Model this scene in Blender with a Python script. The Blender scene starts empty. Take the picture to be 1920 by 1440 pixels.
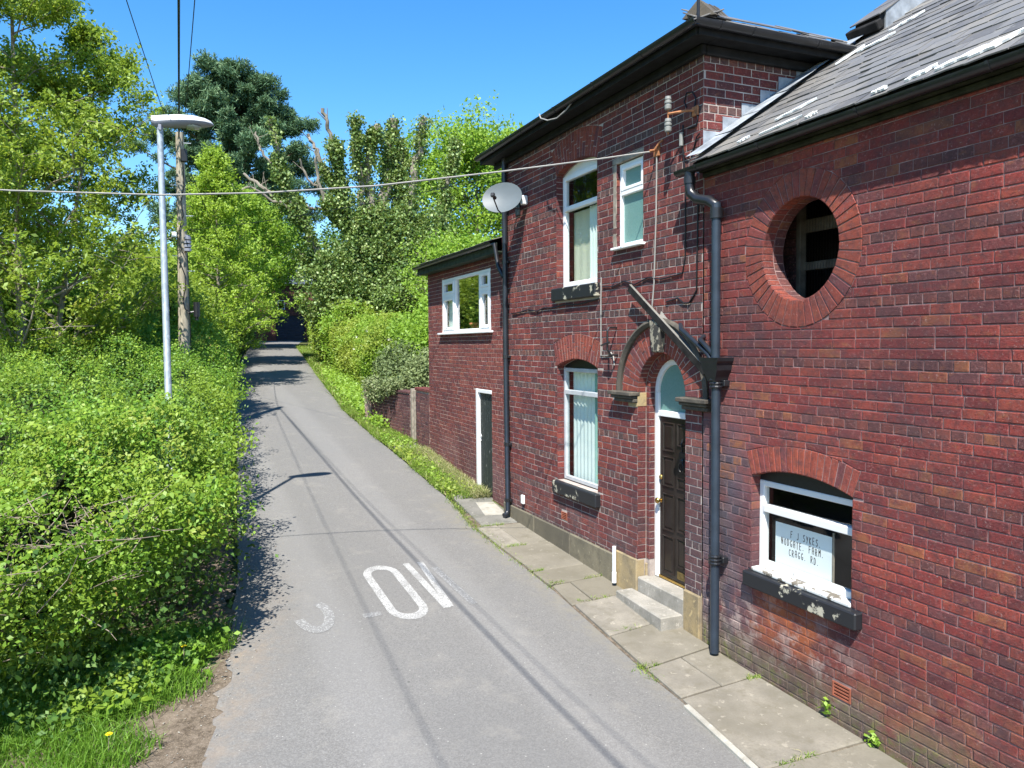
import bpy, bmesh, math, random
import numpy as np
from mathutils import Vector, Matrix

random.seed(7)
RNG = np.random.default_rng(11)
scene = bpy.context.scene
COL = scene.collection

# ------------------------------------------------------------------ camera
FOC = 1442.0
TH = math.atan(620 / FOC)
PITCH = math.atan(74 / FOC)
ROLL = 0.008
CAM = Vector((0, 0, 3.2))
fw = Vector((math.sin(TH) * math.cos(PITCH), math.cos(TH) * math.cos(PITCH), -math.sin(PITCH)))
r0 = fw.cross(Vector((0, 0, 1))).normalized()
u0_ = r0.cross(fw)
cR = (r0 * math.cos(ROLL) - u0_ * math.sin(ROLL)).normalized()
cU = (r0 * math.sin(ROLL) + u0_ * math.cos(ROLL)).normalized()
cam_data = bpy.data.cameras.new("camera")
cam_data.sensor_fit = 'HORIZONTAL'
cam_data.sensor_width = 36
cam_data.lens = FOC / 1920 * 36
cam_data.clip_start = 0.05
cam_data.clip_end = 2000
cam = bpy.data.objects.new("camera", cam_data)
M = Matrix((cR, cU, -fw)).transposed().to_4x4()
M.translation = CAM
cam.matrix_world = M
COL.objects.link(cam)
scene.camera = cam


def px(p):
    q = Vector(p) - CAM
    w = q.dot(fw)
    if w < 0.1:
        return None
    return 960 + FOC * q.dot(cR) / w, 720 - FOC * q.dot(cU) / w, FOC / w


# ------------------------------------------------------------------ light
SUN = Vector((1.0, 1.5, -2.65)).normalized()
world = bpy.data.worlds.new("World")
scene.world = world
world.use_nodes = True
wn = world.node_tree
wn.nodes.clear()
sky = wn.nodes.new("ShaderNodeTexSky")
sky.sky_type = 'NISHITA'
sky.sun_disc = False
sky.sun_elevation = math.asin(-SUN.z)
sky.sun_rotation = math.atan2(-SUN.x, -SUN.y)
sky.air_density = 1.0
sky.dust_density = 0.1
sky.ozone_density = 3.0
bgn = wn.nodes.new("ShaderNodeBackground")
bgn.inputs[1].default_value = 0.115
won = wn.nodes.new("ShaderNodeOutputWorld")
hsv = wn.nodes.new("ShaderNodeHueSaturation")
hsv.inputs['Saturation'].default_value = 1.33
wn.links.new(sky.outputs[0], hsv.inputs['Color'])
wn.links.new(hsv.outputs[0], bgn.inputs[0])
wn.links.new(bgn.outputs[0], won.inputs[0])
sd = bpy.data.lights.new("sun", 'SUN')
sd.energy = 4.5
sd.angle = math.radians(0.53)
sd.color = (1.0, 0.955, 0.88)
so = bpy.data.objects.new("sun", sd)
so.rotation_euler = SUN.to_track_quat('-Z', 'Y').to_euler()
so.location = (-10, -15, 30)
COL.objects.link(so)
vs = scene.view_settings
vs.view_transform = 'Standard'
vs.look = 'None'
vs.gamma = 1
vs.use_curve_mapping = False
vs.exposure = 1.22

# ------------------------------------------------------------------ ground profile
GY = [-40, 0, 4, 6.3, 8.5, 12, 14, 16.6, 25, 40, 55, 66, 80, 200]
GZ = [-2.0, -.22, -.05, .0, .14, .32, .47, .74, 1.45, 2.55, 3.3, 3.62, 3.72, 5.5]


def g(y):
    return float(np.interp(y, GY, GZ))


LY = [-20, 0, 6.3, 7.5, 8.5, 10, 12.4, 15.6, 19, 24.7, 33.8, 42, 53, 64, 73.5]
LX = [-.9, -.7, -.25, .1, .33, .57, .72, .93, 1.14, 1.46, 2.03, 2.93, 4.2, 5.7, 7.0]
RY = [-20, 0, 4.5, 5.5, 8.6, 11.5, 12.6, 13.4, 18.8, 23, 33, 41.3, 52.5, 64, 73.5]
RX = [3.7, 3.85, 3.93, 4.04, 4.19, 4.2, 4.34, 4.4, 4.36, 4.4, 5.18, 5.92, 7.02, 9.0, 10.6]


def lx(y):
    return float(np.interp(y, LY, LX))


def rx(y):
    return float(np.interp(y, RY, RX))


# ------------------------------------------------------------------ material helpers
class Mat:
    def __init__(s, name):
        s.m = bpy.data.materials.new(name)
        s.m.use_nodes = True
        s.t = s.m.node_tree
        s.t.nodes.clear()
        s.out = s.n("ShaderNodeOutputMaterial")

    def n(s, typ, **kw):
        n = s.t.nodes.new(typ)
        for k, v in kw.items():
            setattr(n, k, v)
        return n

    def put(s, sock, v):
        if v is None:
            return
        if hasattr(v, 'is_output') or isinstance(v, bpy.types.NodeSocket):
            s.t.links.new(v, sock)
        else:
            if isinstance(v, (tuple, list)) and len(v) == 3 and sock.type == 'RGBA':
                v = (*v, 1)
            sock.default_value = v

    def pos(s):
        return s.n("ShaderNodeNewGeometry").outputs['Position']

    def sep(s, v=None):
        n = s.n("ShaderNodeSeparateXYZ")
        s.put(n.inputs[0], v if v is not None else s.pos())
        return n.outputs

    def scaled(s, v, sc):
        n = s.n("ShaderNodeVectorMath", operation='MULTIPLY')
        s.put(n.inputs[0], v)
        n.inputs[1].default_value = sc
        return n.outputs[0]

    def noise(s, scale, detail=3, rough=.55, vec=None, dist=0):
        n = s.n("ShaderNodeTexNoise")
        n.inputs['Scale'].default_value = scale
        n.inputs['Detail'].default_value = detail
        n.inputs['Roughness'].default_value = rough
        n.inputs['Distortion'].default_value = dist
        s.put(n.inputs['Vector'], vec if vec is not None else s.pos())
        return n.outputs['Fac']

    def voro(s, scale, vec=None, feature='F1', out='Distance'):
        n = s.n("ShaderNodeTexVoronoi", feature=feature)
        n.inputs['Scale'].default_value = scale
        s.put(n.inputs['Vector'], vec if vec is not None else s.pos())
        return n.outputs[out]

    def ramp(s, f, stops, interp='LINEAR'):
        n = s.n("ShaderNodeValToRGB")
        n.color_ramp.interpolation = interp
        e = n.color_ramp.elements
        while len(e) > 1:
            e.remove(e[-1])
        for i, (p, c) in enumerate(stops):
            if i == 0:
                el = e[0]
                el.position = p
            else:
                el = e.new(p)
            if not isinstance(c, (tuple, list)):
                c = (c, c, c)
            el.color = (*c, 1)
        s.put(n.inputs[0], f)
        return n.outputs[0]

    def mix(s, f, a, b, blend='MIX'):
        n = s.n("ShaderNodeMix", data_type='RGBA', blend_type=blend)
        s.put(n.inputs[0], f)
        s.put(n.inputs[6], a)
        s.put(n.inputs[7], b)
        return n.outputs[2]

    def math(s, op, a, b=None, clamp=False):
        n = s.n("ShaderNodeMath", operation=op, use_clamp=clamp)
        s.put(n.inputs[0], a)
        if b is not None:
            s.put(n.inputs[1], b)
        return n.outputs[0]

    def smooth(s, v, a, b):
        n = s.n("ShaderNodeMapRange", interpolation_type='SMOOTHSTEP')
        s.put(n.inputs[0], v)
        n.inputs[1].default_value = a
        n.inputs[2].default_value = b
        return n.outputs[0]

    def band(s, v, a, b, c, d):
        return s.math('MULTIPLY', s.smooth(v, a, b), s.math('SUBTRACT', 1.0, s.smooth(v, c, d)))

    def rnd(s):
        a = s.n("ShaderNodeAttribute", attribute_name='rnd').outputs['Fac']
        o = s.n("ShaderNodeObjectInfo").outputs['Random']
        return s.math('FRACT', s.math('ADD', a, o))

    def attr(s):
        return s.n("ShaderNodeAttribute", attribute_name='rnd').outputs['Fac']

    def rehash(s, v, k):
        return s.math('FRACT', s.math('MULTIPLY', v, k))

    def bump(s, h, strength=.4, dist=.01):
        n = s.n("ShaderNodeBump")
        n.inputs['Strength'].default_value = strength
        n.inputs['Distance'].default_value = dist
        s.put(n.inputs['Height'], h)
        return n.outputs[0]

    def bsdf(s, color, rough=.8, normal=None, spec=.3, metal=0):
        b = s.n("ShaderNodeBsdfPrincipled")
        s.put(b.inputs['Base Color'], color)
        s.put(b.inputs['Roughness'], rough)
        s.put(b.inputs['Specular IOR Level'], spec)
        s.put(b.inputs['Metallic'], metal)
        if normal is not None:
            s.t.links.new(normal, b.inputs['Normal'])
        s.t.links.new(b.outputs[0], s.out.inputs[0])
        return s.m


def simple(name, col, rough=.6, var=.25, scale=6, spec=.3, bump=.15, bscale=60, metal=0):
    m = Mat(name)
    n = m.noise(scale, 5)
    c = m.mix(m.ramp(n, [(.3, 0), (.7, 1)]), tuple(x * (1 - var) for x in col), tuple(min(1, x * (1 + var)) for x in col))
    return m.bsdf(c, rough, m.bump(m.noise(bscale, 4), bump, .004), spec, metal)


def brick_mat(name, stops, mode, dark=.5):
    m = Mat(name)
    r = m.rnd()
    base = m.ramp(r, stops)
    P = m.pos()
    x, y, z = m.sep(P)
    # within-brick mottling: purple flashes, dark kiln marks, creases
    n1 = m.noise(16, 6, .7)
    n2 = m.noise(46, 4, .75)
    c = m.mix(m.ramp(n1, [(.47, 0), (.66, .7)]), base, (.095, .046, .045))
    c = m.mix(m.ramp(m.noise(27, 4, .7, m.scaled(P, (1, 1, 1.5))), [(.54, 0), (.68, .55)]), c, (.30, .125, .115))
    c = m.mix(m.ramp(m.noise(9, 3, .6, m.scaled(P, (1, 1, 1.7))), [(.58, 0), (.74, .6)]), c, (.30, .115, .055))
    c = m.mix(m.ramp(n2, [(.3, .45), (.48, 0)]), c, (.035, .022, .026), 'MIX')
    crease = m.voro(38, m.scaled(P, (1, 1, 2.0)), 'DISTANCE_TO_EDGE')
    c = m.mix(m.ramp(crease, [(.0, .3), (.05, 0)]), c, (.06, .035, .04))
    big = m.noise(.9, 4, .6)
    if mode == 'A':
        # soot-blue bricks by the downpipe, damp and lime bloom low down, bare orange under the sill
        sy = m.math('MULTIPLY', m.smooth(y, 5.45, 6.25), m.ramp(m.noise(3.2, 3), [(.28, .35), (.55, 1)]))
        sy = m.math('MULTIPLY', sy, m.math('SUBTRACT', 1.0, m.smooth(z, 1.6, 3.4)))
        c = m.mix(sy, c, m.mix(m.rehash(r, 7.3), (.07, .07, .09), (.15, .11, .12)))
        og = m.math('MULTIPLY', m.band(z, .30, .45, .80, .98), m.band(y, 4.7, 5.0, 5.6, 5.85))
        og = m.math('MULTIPLY', og, m.ramp(m.noise(5, 4), [(.4, .2), (.55, .9)]))
        c = m.mix(og, c, (.34, .105, .045))
        wr = m.math('MULTIPLY', m.math('SUBTRACT', 1.0, m.smooth(y, 4.1, 4.9)), m.math('SUBTRACT', 1.0, m.smooth(z, .35, .95)))
        wr = m.math('MULTIPLY', wr, m.ramp(m.noise(3.4, 5, .65), [(.47, 0), (.58, .8)]))
        c = m.mix(wr, c, m.mix(m.noise(19, 4, .7), (.22, .075, .04), (.37, .16, .085)))
        oz = m.math('GREATER_THAN', m.rehash(r, 13.7), .94)
        c = m.mix(m.math('MULTIPLY', oz, m.ramp(m.noise(11, 4, .7), [(.38, .1), (.6, .75)])), c, (.30, .12, .055))
        lim = m.math('MULTIPLY', m.math('SUBTRACT', 1.0, m.smooth(z, .25, 1.15)), m.math('MULTIPLY', m.ramp(m.noise(4.2, 6, .7), [(.48, 0), (.60, .75)]), m.math('ADD', m.smooth(y, 4.25, 4.95), .12)))
        c = m.mix(lim, c, (.46, .36, .32))
        lowk = m.math('MULTIPLY', m.math('SUBTRACT', 1.0, m.smooth(z, .08, .55)), m.ramp(m.noise(3.0, 5, .65), [(.32, .3), (.55, .95)]))
        c = m.mix(lowk, c, m.mix(m.noise(7, 3), (.07, .06, .05), (.24, .20, .13)))
        mos = m.math('MULTIPLY', m.math('SUBTRACT', 1.0, m.smooth(z, .0, .40)), m.ramp(m.noise(9, 5, .7), [(.50, 0), (.60, .85)]))
        c = m.mix(mos, c, (.15, .165, .05))
    if mode in ('B', 'R'):
        lo = m.math('MULTIPLY', m.math('SUBTRACT', 1.0, m.smooth(z, .5, 1.5)), m.ramp(m.noise(2.6, 4), [(.4, .15), (.62, .8)]))
        c = m.mix(lo, c, m.mix(m.rehash(r, 5.1), (.08, .06, .062), (.18, .12, .115)))
        py = m.math('MULTIPLY', m.math('SUBTRACT', 1.0, m.smooth(y, 6.75, 7.0)), m.math('SUBTRACT', 1.0, m.smooth(z, 1.5, 2.7)))
        c = m.mix(m.math('MULTIPLY', py, .6), c, (.105, .085, .09))
    if mode == 'C':
        lo = m.math('MULTIPLY', m.math('SUBTRACT', 1.0, m.smooth(z, .7, 1.9)), m.ramp(m.noise(1.7, 4), [(.35, .1), (.65, .75)]))
        c = m.mix(lo, c, (.16, .10, .10))
    c = m.mix(m.ramp(big, [(.36, .45), (.58, 0)]), c, (.05, .03, .035))
    c = m.mix(m.ramp(m.noise(2.3, 5, .65, m.scaled(P, (1, 1, 2.2))), [(.52, 0), (.68, .5)]), c, (.075, .05, .055))
    c = m.mix(m.ramp(m.noise(52, 3, .7), [(.62, 0), (.70, .6)]), c, (.36, .24, .22))
    h = m.math('ADD', m.math('MULTIPLY', m.noise(30, 5, .7), .7), m.math('MULTIPLY', m.ramp(crease, [(0, 0), (.06, 1)]), .35))
    return m.bsdf(c, .88, m.bump(h, .75, .010), .1)


def mortar_mat(name, col, col2, low):
    m = Mat(name)
    x, y, z = m.sep()
    c = m.mix(m.ramp(m.noise(5, 5, .65), [(.35, 0), (.65, 1)]), col, col2)
    c = m.mix(m.math('MULTIPLY', m.math('SUBTRACT', 1.0, m.smooth(z, .1, low)), m.ramp(m.noise(2.5, 4), [(.35, .2), (.6, .9)])), c, (.13, .11, .085))
    return m.bsdf(c, .95, m.bump(m.noise(120, 3), .4, .003), .1)


def stone_mat(name, c1, c2, c3, vary=0):
    m = Mat(name)
    c = m.mix(m.ramp(m.noise(2.2, 6, .65), [(.35, 0), (.65, 1)]), c1, c2)
    c = m.mix(m.ramp(m.noise(5.5, 5, .7), [(.5, 0), (.68, .7)]), c, c3)
    c = m.mix(m.ramp(m.noise(60, 3, .7), [(.35, .35), (.55, 0)]), c, tuple(v * .5 for v in c1))
    c = m.mix(m.ramp(m.noise(1.1, 3, .6), [(.45, 0), (.7, .5)]), c, c3)
    c = m.mix(m.ramp(m.noise(13, 3, .6), [(.63, 0), (.68, .5)]), c, tuple(min(1, v * 1.5) for v in c1))
    if vary:
        c = m.mix(m.math('MULTIPLY', m.rnd(), .75), c, c3)
    return m.bsdf(c, .9, m.bump(m.noise(45, 5, .7), .35, .006), .15)


def paint_mat(name, paint, under, amount, rough=.45, scale=7, sx=(1, 1, 1)):
    m = Mat(name)
    P = m.scaled(m.pos(), sx)
    mask = m.ramp(m.noise(scale, 6, .7, P), [(amount, 0), (amount + .03, 1)])
    var = m.mix(m.noise(2.5, 4), tuple(v * .82 for v in paint), paint)
    c = m.mix(mask, var, under)
    return m.bsdf(c, rough, m.bump(m.math('ADD', m.math('MULTIPLY', mask, -1.0), m.math('MULTIPLY', m.noise(90, 3), .2)), .35, .004), .35)


def leaf_mat(name, stops, trans=.35, patch=None, gloss=.05):
    m = Mat(name)
    a = m.attr()
    K = 1.62
    stops = [(p, tuple(v * K for v in q)) for p, q in stops]
    if patch:
        patch = (patch[0], tuple(v * K for v in patch[1]), tuple(v * K for v in patch[2]))
    c = m.ramp(a, stops)
    if patch:
        c = m.mix(m.ramp(m.noise(patch[0], 3), [(.42, 0), (.62, .75)]), c, m.mix(a, patch[1], patch[2]))
    d = m.n("ShaderNodeBsdfDiffuse")
    t = m.n("ShaderNodeBsdfTranslucent")
    gl = m.n("ShaderNodeBsdfGlossy")
    gl.inputs['Roughness'].default_value = .5
    gl.inputs['Color'].default_value = (.5, .6, .4, 1)
    m.put(d.inputs[0], c)
    m.put(t.inputs[0], m.mix(.35, c, (.26, .32, .02)))
    mx = m.n("ShaderNodeMixShader")
    mx.inputs[0].default_value = trans
    m.t.links.new(d.outputs[0], mx.inputs[1])
    m.t.links.new(t.outputs[0], mx.inputs[2])
    m2 = m.n("ShaderNodeMixShader")
    m2.inputs[0].default_value = gloss
    m.t.links.new(mx.outputs[0], m2.inputs[1])
    m.t.links.new(gl.outputs[0], m2.inputs[2])
    m.t.links.new(m2.outputs[0], m.out.inputs[0])
    return m.m


def glass_mat(name, tint=(.85, .93, .9), refl=1.0, wav=0.0, frost=0.0):
    m = Mat(name)
    geo = m.n("ShaderNodeNewGeometry")
    dt = m.n("ShaderNodeVectorMath", operation='DOT_PRODUCT')
    m.put(dt.inputs[0], geo.outputs['Normal'])
    m.put(dt.inputs[1], geo.outputs['Incoming'])
    cs_ = m.math('SUBTRACT', 1.0, m.math('ABSOLUTE', dt.outputs['Value']), True)
    fr = m.math('ADD', m.math('MULTIPLY', m.math('POWER', cs_, 5.0), .95), .043)
    tr = m.n("ShaderNodeBsdfTransparent")
    tr.inputs[0].default_value = (*tint, 1)
    gl = m.n("ShaderNodeBsdfGlossy")
    gl.inputs['Roughness'].default_value = 0.0 if not frost else .25
    nrm = None
    if wav:
        nrm = m.bump(m.noise(2.2, 2), wav, .02)
    if frost:
        nrm = m.bump(m.noise(70, 3), .9, .01)
    if nrm is not None:
        m.t.links.new(nrm, gl.inputs['Normal'])
    fac = m.math('MULTIPLY', fr, 1.9 * refl, True)
    base = tr.outputs[0]
    if frost:
        d = m.n("ShaderNodeBsdfDiffuse")
        m.put(d.inputs[0], m.mix(m.noise(60, 4, .7), (.10, .22, .20), (.22, .40, .36)))
        mx0 = m.n("ShaderNodeMixShader")
        mx0.inputs[0].default_value = frost
        m.t.links.new(base, mx0.inputs[1])
        m.t.links.new(d.outputs[0], mx0.inputs[2])
        base = mx0.outputs[0]
    mx = m.n("ShaderNodeMixShader")
    m.put(mx.inputs[0], fac)
    m.t.links.new(base, mx.inputs[1])
    m.t.links.new(gl.outputs[0], mx.inputs[2])
    m.t.links.new(mx.outputs[0], m.out.inputs[0])
    return m.m


# ------------------------------------------------------------------ object helpers
def tag(o, label=None, cat=None, group=None, kind=None):
    if label:
        o['label'] = label
    if cat:
        o['category'] = cat
    if group:
        o['group'] = group
    if kind:
        o['kind'] = kind
    return o


def thing(name, label, cat, loc, group=None):
    o = bpy.data.objects.new(name, None)
    o.empty_display_size = .2
    o.location = loc
    COL.objects.link(o)
    return tag(o, label, cat, group)


def rootloc(o):
    v = Vector((0, 0, 0))
    while o is not None:
        v = v + Vector(o.location)
        o = o.parent
    return v


class MB:
    def __init__(s):
        s.v = []
        s.f = []
        s.mi = []
        s.r = []

    def add(s, vs_, fs, mi=0, rnd=0.0):
        b = len(s.v)
        s.v.extend([tuple(p) for p in vs_])
        for f in fs:
            s.f.append([b + i for i in f])
            s.mi.append(mi)
            s.r.append(rnd)

    def quad(s, a, b, c, d, mi=0, rnd=0.0):
        s.add([a, b, c, d], [(0, 1, 2, 3)], mi, rnd)

    def box(s, p0, p1, mi=0, bev=0.0, rnd=0.0):
        x0, y0, z0 = [min(a, b) for a, b in zip(p0, p1)]
        x1, y1, z1 = [max(a, b) for a, b in zip(p0, p1)]
        s.obox(Vector(((x0 + x1) / 2, (y0 + y1) / 2, (z0 + z1) / 2)), Vector((1, 0, 0)), Vector((0, 1, 0)), Vector((0, 0, 1)),
               x1 - x0, y1 - y0, z1 - z0, mi, bev, rnd)

    def obox(s, c, ax, ay, az, lx_, ly_, lz_, mi=0, bev=0.0, rnd=0.0):
        c = Vector(c)
        h = [lx_ / 2, ly_ / 2, lz_ / 2]
        A = [Vector(ax), Vector(ay), Vector(az)]
        bev = min(bev, .45 * min(lx_, ly_, lz_))
        if bev <= 0:
            vs_ = [c + A[0] * (sx * h[0]) + A[1] * (sy * h[1]) + A[2] * (sz * h[2]) for sx in (-1, 1) for sy in (-1, 1) for sz in (-1, 1)]
            s.add(vs_, [(0, 1, 3, 2), (4, 6, 7, 5), (0, 4, 5, 1), (2, 3, 7, 6), (0, 2, 6, 4), (1, 5, 7, 3)], mi, rnd)
            return
        idx = {}
        vs_ = []
        for sx in (-1, 1):
            for sy in (-1, 1):
                for sz in (-1, 1):
                    sg = (sx, sy, sz)
                    for ax_ in range(3):
                        p = c.copy()
                        for k in range(3):
                            p = p + A[k] * (sg[k] * (h[k] - (0 if k == ax_ else bev)))
                        idx[(sg, ax_)] = len(vs_)
                        vs_.append(p)
        fs = []
        for ax_ in range(3):
            o1, o2 = [k for k in range(3) if k != ax_]
            for d in (-1, 1):
                q = []
                for a, b in ((-1, -1), (1, -1), (1, 1), (-1, 1)):
                    sg = [0, 0, 0]
                    sg[ax_] = d
                    sg[o1] = a
                    sg[o2] = b
                    q.append(idx[(tuple(sg), ax_)])
                fs.append(q)
            for a in (-1, 1):
                for b in (-1, 1):
                    sg0 = [0, 0, 0]
                    sg0[o1] = a
                    sg0[o2] = b
                    sA = list(sg0)
                    sA[ax_] = -1
                    sB = list(sg0)
                    sB[ax_] = 1
                    fs.append([idx[(tuple(sA), o1)], idx[(tuple(sA), o2)], idx[(tuple(sB), o2)], idx[(tuple(sB), o1)]])
        for sx in (-1, 1):
            for sy in (-1, 1):
                for sz in (-1, 1):
                    fs.append([idx[((sx, sy, sz), k)] for k in range(3)])
        s.add(vs_, fs, mi, rnd)

    def tube(s, pts, rad, n=8, mi=0, rnd=0.0, cap=True):
        pts = [Vector(p) for p in pts]
        m = len(pts)
        if not hasattr(rad, '__len__'):
            rad = [rad] * m
        vs_ = []
        ref = None
        for i in range(m):
            t = (pts[min(i + 1, m - 1)] - pts[max(i - 1, 0)])
            if t.length < 1e-9:
                t = Vector((0, 0, 1))
            t.normalize()
            if ref is None:
                ref = Vector((0, 0, 1)) if abs(t.z) < .9 else Vector((1, 0, 0))
            a = t.cross(ref)
            if a.length < 1e-6:
                a = t.cross(Vector((0, 1, 0)))
            a.normalize()
            b = t.cross(a)
            ref = a.cross(t) * 1.0
            for k in range(n):
                an = 2 * math.pi * k / n
                vs_.append(pts[i] + a * (rad[i] * math.cos(an)) + b * (rad[i] * math.sin(an)))
        fs = []
        for i in range(m - 1):
            for k in range(n):
                fs.append([i * n + k, i * n + (k + 1) % n, (i + 1) * n + (k + 1) % n, (i + 1) * n + k])
        if cap:
            fs.append(list(range(n)))
            fs.append([(m - 1) * n + k for k in range(n)])
        s.add(vs_, fs, mi, rnd)

    def lathe(s, c, axis, prof, n=16, mi=0):
        # prof: list of (r, h) along the axis
        c = Vector(c)
        t = Vector(axis).normalized()
        a = t.orthogonal().normalized()
        b = t.cross(a)
        vs_ = []
        for r, h in prof:
            for k in range(n):
                an = 2 * math.pi * k / n
                vs_.append(c + t * h + a * (r * math.cos(an)) + b * (r * math.sin(an)))
        fs = []
        for i in range(len(prof) - 1):
            for k in range(n):
                fs.append([i * n + k, i * n + (k + 1) % n, (i + 1) * n + (k + 1) % n, (i + 1) * n + k])
        s.add(vs_, fs, mi)

    def extrude(s, prof, p0, p1, ax, az, mi=0, closed=True, cap=True):
        # prof: 2D list in (ax, az), swept from p0 to p1
        p0, p1, ax, az = Vector(p0), Vector(p1), Vector(ax), Vector(az)
        n = len(prof)
        vs_ = [p + ax * a + az * b for p in (p0, p1) for a, b in prof]
        fs = [[i, (i + 1) % n, n + (i + 1) % n, n + i] for i in range(n if closed else n - 1)]
        if cap and closed:
            fs += [list(range(n)), [n + i for i in range(n)]]
        s.add(vs_, fs, mi)

    def raised(s, pts, nrm, h, bev=.004, mi=0, rnd=0.0):
        """a convex polygon lifted off a surface, with small chamfers (bricks, voussoirs, stones)"""
        pts = [Vector(p) for p in pts]
        n = len(pts)
        c = sum(pts, Vector()) / n
        nrm = Vector(nrm)
        base = pts
        mid = [p + nrm * max(h - bev, h * .4) for p in pts]
        top = []
        for i in range(n):
            e1 = (pts[i - 1] - pts[i])
            e2 = (pts[(i + 1) % n] - pts[i])
            if e1.length < 1e-6 or e2.length < 1e-6:
                top.append(pts[i] + nrm * h)
                continue
            e1.normalize()
            e2.normalize()
            sn = max(.5, e1.cross(e2).length)
            d = (e1 + e2) * (bev / sn)
            lim = (c - pts[i]).length * .4
            if d.length > lim:
                d = d * (lim / d.length)
            top.append(pts[i] + d + nrm * h)
        fs = [[2 * n + i for i in range(n)]]
        for i in range(n):
            j = (i + 1) % n
            fs.append([i, j, n + j, n + i])
            fs.append([n + i, n + j, 2 * n + j, 2 * n + i])
        s.add(base + mid + top, fs, mi, rnd)

    def mesh(s, name, mats, off=Vector((0, 0, 0)), smooth=False):
        me = bpy.data.meshes.new(name)
        me.from_pydata([(p[0] - off[0], p[1] - off[1], p[2] - off[2]) for p in s.v], [], s.f)
        for m in (mats if isinstance(mats, (list, tuple)) else [mats]):
            me.materials.append(m)
        if any(s.mi):
            me.polygons.foreach_set('material_index', s.mi)
        if any(s.r):
            at = me.attributes.new('rnd', 'FLOAT', 'FACE')
            at.data.foreach_set('value', s.r)
        if smooth:
            me.polygons.foreach_set('use_smooth', [True] * len(me.polygons))
        me.update()
        return me

    def build(s, name, mats, parent=None, smooth=False, kind=None, label=None):
        off = rootloc(parent) if parent is not None else Vector((0, 0, 0))
        if parent is None and s.v:
            a = np.array(s.v)
            lo, hi = a.min(0), a.max(0)
            off = Vector(((lo[0] + hi[0]) / 2, (lo[1] + hi[1]) / 2, lo[2]))
        o = bpy.data.objects.new(name, s.mesh(name, mats, off, smooth))
        if parent is None:
            o.location = off
        else:
            o.parent = parent
        COL.objects.link(o)
        if smooth:
            sharp(o.data)
        return tag(o, label, None, None, kind)


def sharp(me, ang=.7):
    bm = bmesh.new()
    bm.from_mesh(me)
    bmesh.ops.recalc_face_normals(bm, faces=bm.faces)
    for e in bm.edges:
        if len(e.link_faces) == 2 and e.calc_face_angle(0) > ang:
            e.smooth = False
    bm.to_mesh(me)
    bm.free()


def quads_np(name, V, mats, parent=None, rnd=None, kind=None, k=4):
    """V: (n,k,3) array of k-gons, very fast"""
    n = V.shape[0]
    off = np.array(rootloc(parent)) if parent is not None else np.zeros(3)
    me = bpy.data.meshes.new(name)
    me.vertices.add(n * k)
    me.vertices.foreach_set('co', (V.reshape(-1, 3) - off).astype(np.float32).ravel())
    me.loops.add(n * k)
    me.loops.foreach_set('vertex_index', np.arange(n * k, dtype=np.int32))
    me.polygons.add(n)
    me.polygons.foreach_set('loop_start', np.arange(0, n * k, k, dtype=np.int32))
    me.polygons.foreach_set('loop_total', np.full(n, k, dtype=np.int32))
    me.materials.append(mats)
    if rnd is not None:
        at = me.attributes.new('rnd', 'FLOAT', 'FACE')
        at.data.foreach_set('value', rnd.astype(np.float32))
    me.update(calc_edges=True)
    o = bpy.data.objects.new(name, me)
    o.parent = parent
    COL.objects.link(o)
    return tag(o, None, None, None, kind)


def leaf_quads(C, size, up=.5, droop=0.0, width=.3, fold=.10, rng=RNG):
    """folded diamond leaves at centres C (n,3); size (n,)"""
    n = len(C)
    nr = rng.normal(size=(n, 3))
    nr += up * np.array([-.8, -1.2, 2.2])
    nr /= np.linalg.norm(nr, axis=1)[:, None]
    t = rng.normal(size=(n, 3))
    t[:, 2] -= droop
    t -= nr * (t * nr).sum(1)[:, None]
    t /= np.linalg.norm(t, axis=1)[:, None] + 1e-9
    sd_ = np.cross(nr, t)
    L = size[:, None]
    w = width * (0.8 + .4 * rng.random((n, 1)))
    V = np.empty((n, 4, 3))
    V[:, 0] = C - t * L * .5
    V[:, 1] = C + sd_ * L * w - t * L * .05 + nr * L * fold
    V[:, 2] = C + t * L * .5
    V[:, 3] = C - sd_ * L * w - t * L * .05 + nr * L * fold
    return V


def vnoise(P, f, seed=0):
    """cheap smooth noise on (n,2|3) points, about -1..1"""
    r = np.random.default_rng(seed)
    out = np.zeros(len(P))
    for k in range(7):
        d = r.normal(size=P.shape[1])
        d /= np.linalg.norm(d)
        fr = f * (0.6 + 1.6 * r.random())
        out += np.sin(P @ d * fr + r.random() * 6.28)
    return out / 3.2


# ------------------------------------------------------------------ materials
RED = [(0, (.115, .036, .036)), (.12, (.195, .041, .038)), (.42, (.245, .050, .042)), (.68, (.285, .066, .046)), (.88, (.215, .050, .046)), (1, (.135, .056, .056))]
REDB = [(0, (.09, .037, .038)), (.2, (.155, .040, .038)), (.55, (.21, .048, .041)), (.8, (.25, .064, .045)), (1, (.125, .05, .05))]
HDRB = [(0, (.085, .06, .055)), (.4, (.125, .08, .07)), (.7, (.17, .072, .058)), (1, (.10, .066, .062))]
CRED = [(0, (.15, .046, .042)), (.4, (.195, .056, .047)), (.75, (.23, .07, .053)), (1, (.17, .058, .057))]
ARCH = [(0, (.26, .06, .042)), (.5, (.315, .08, .05)), (.85, (.26, .062, .052)), (1, (.15, .055, .058))]
mBA = brick_mat("brick_rustic", RED, 'A')
mBAh = brick_mat("brick_rustic_header", [(0, (.11, .052, .05)), (.4, (.17, .06, .05)), (.8, (.22, .066, .05)), (1, (.12, .06, .06))], 'A')
mBB = brick_mat("brick_house", REDB, 'B')
mBBh = brick_mat("brick_house_header", HDRB, 'B')
mBR = brick_mat("brick_arch", ARCH, 'N')
mBC = brick_mat("brick_extension", CRED, 'C')
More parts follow.
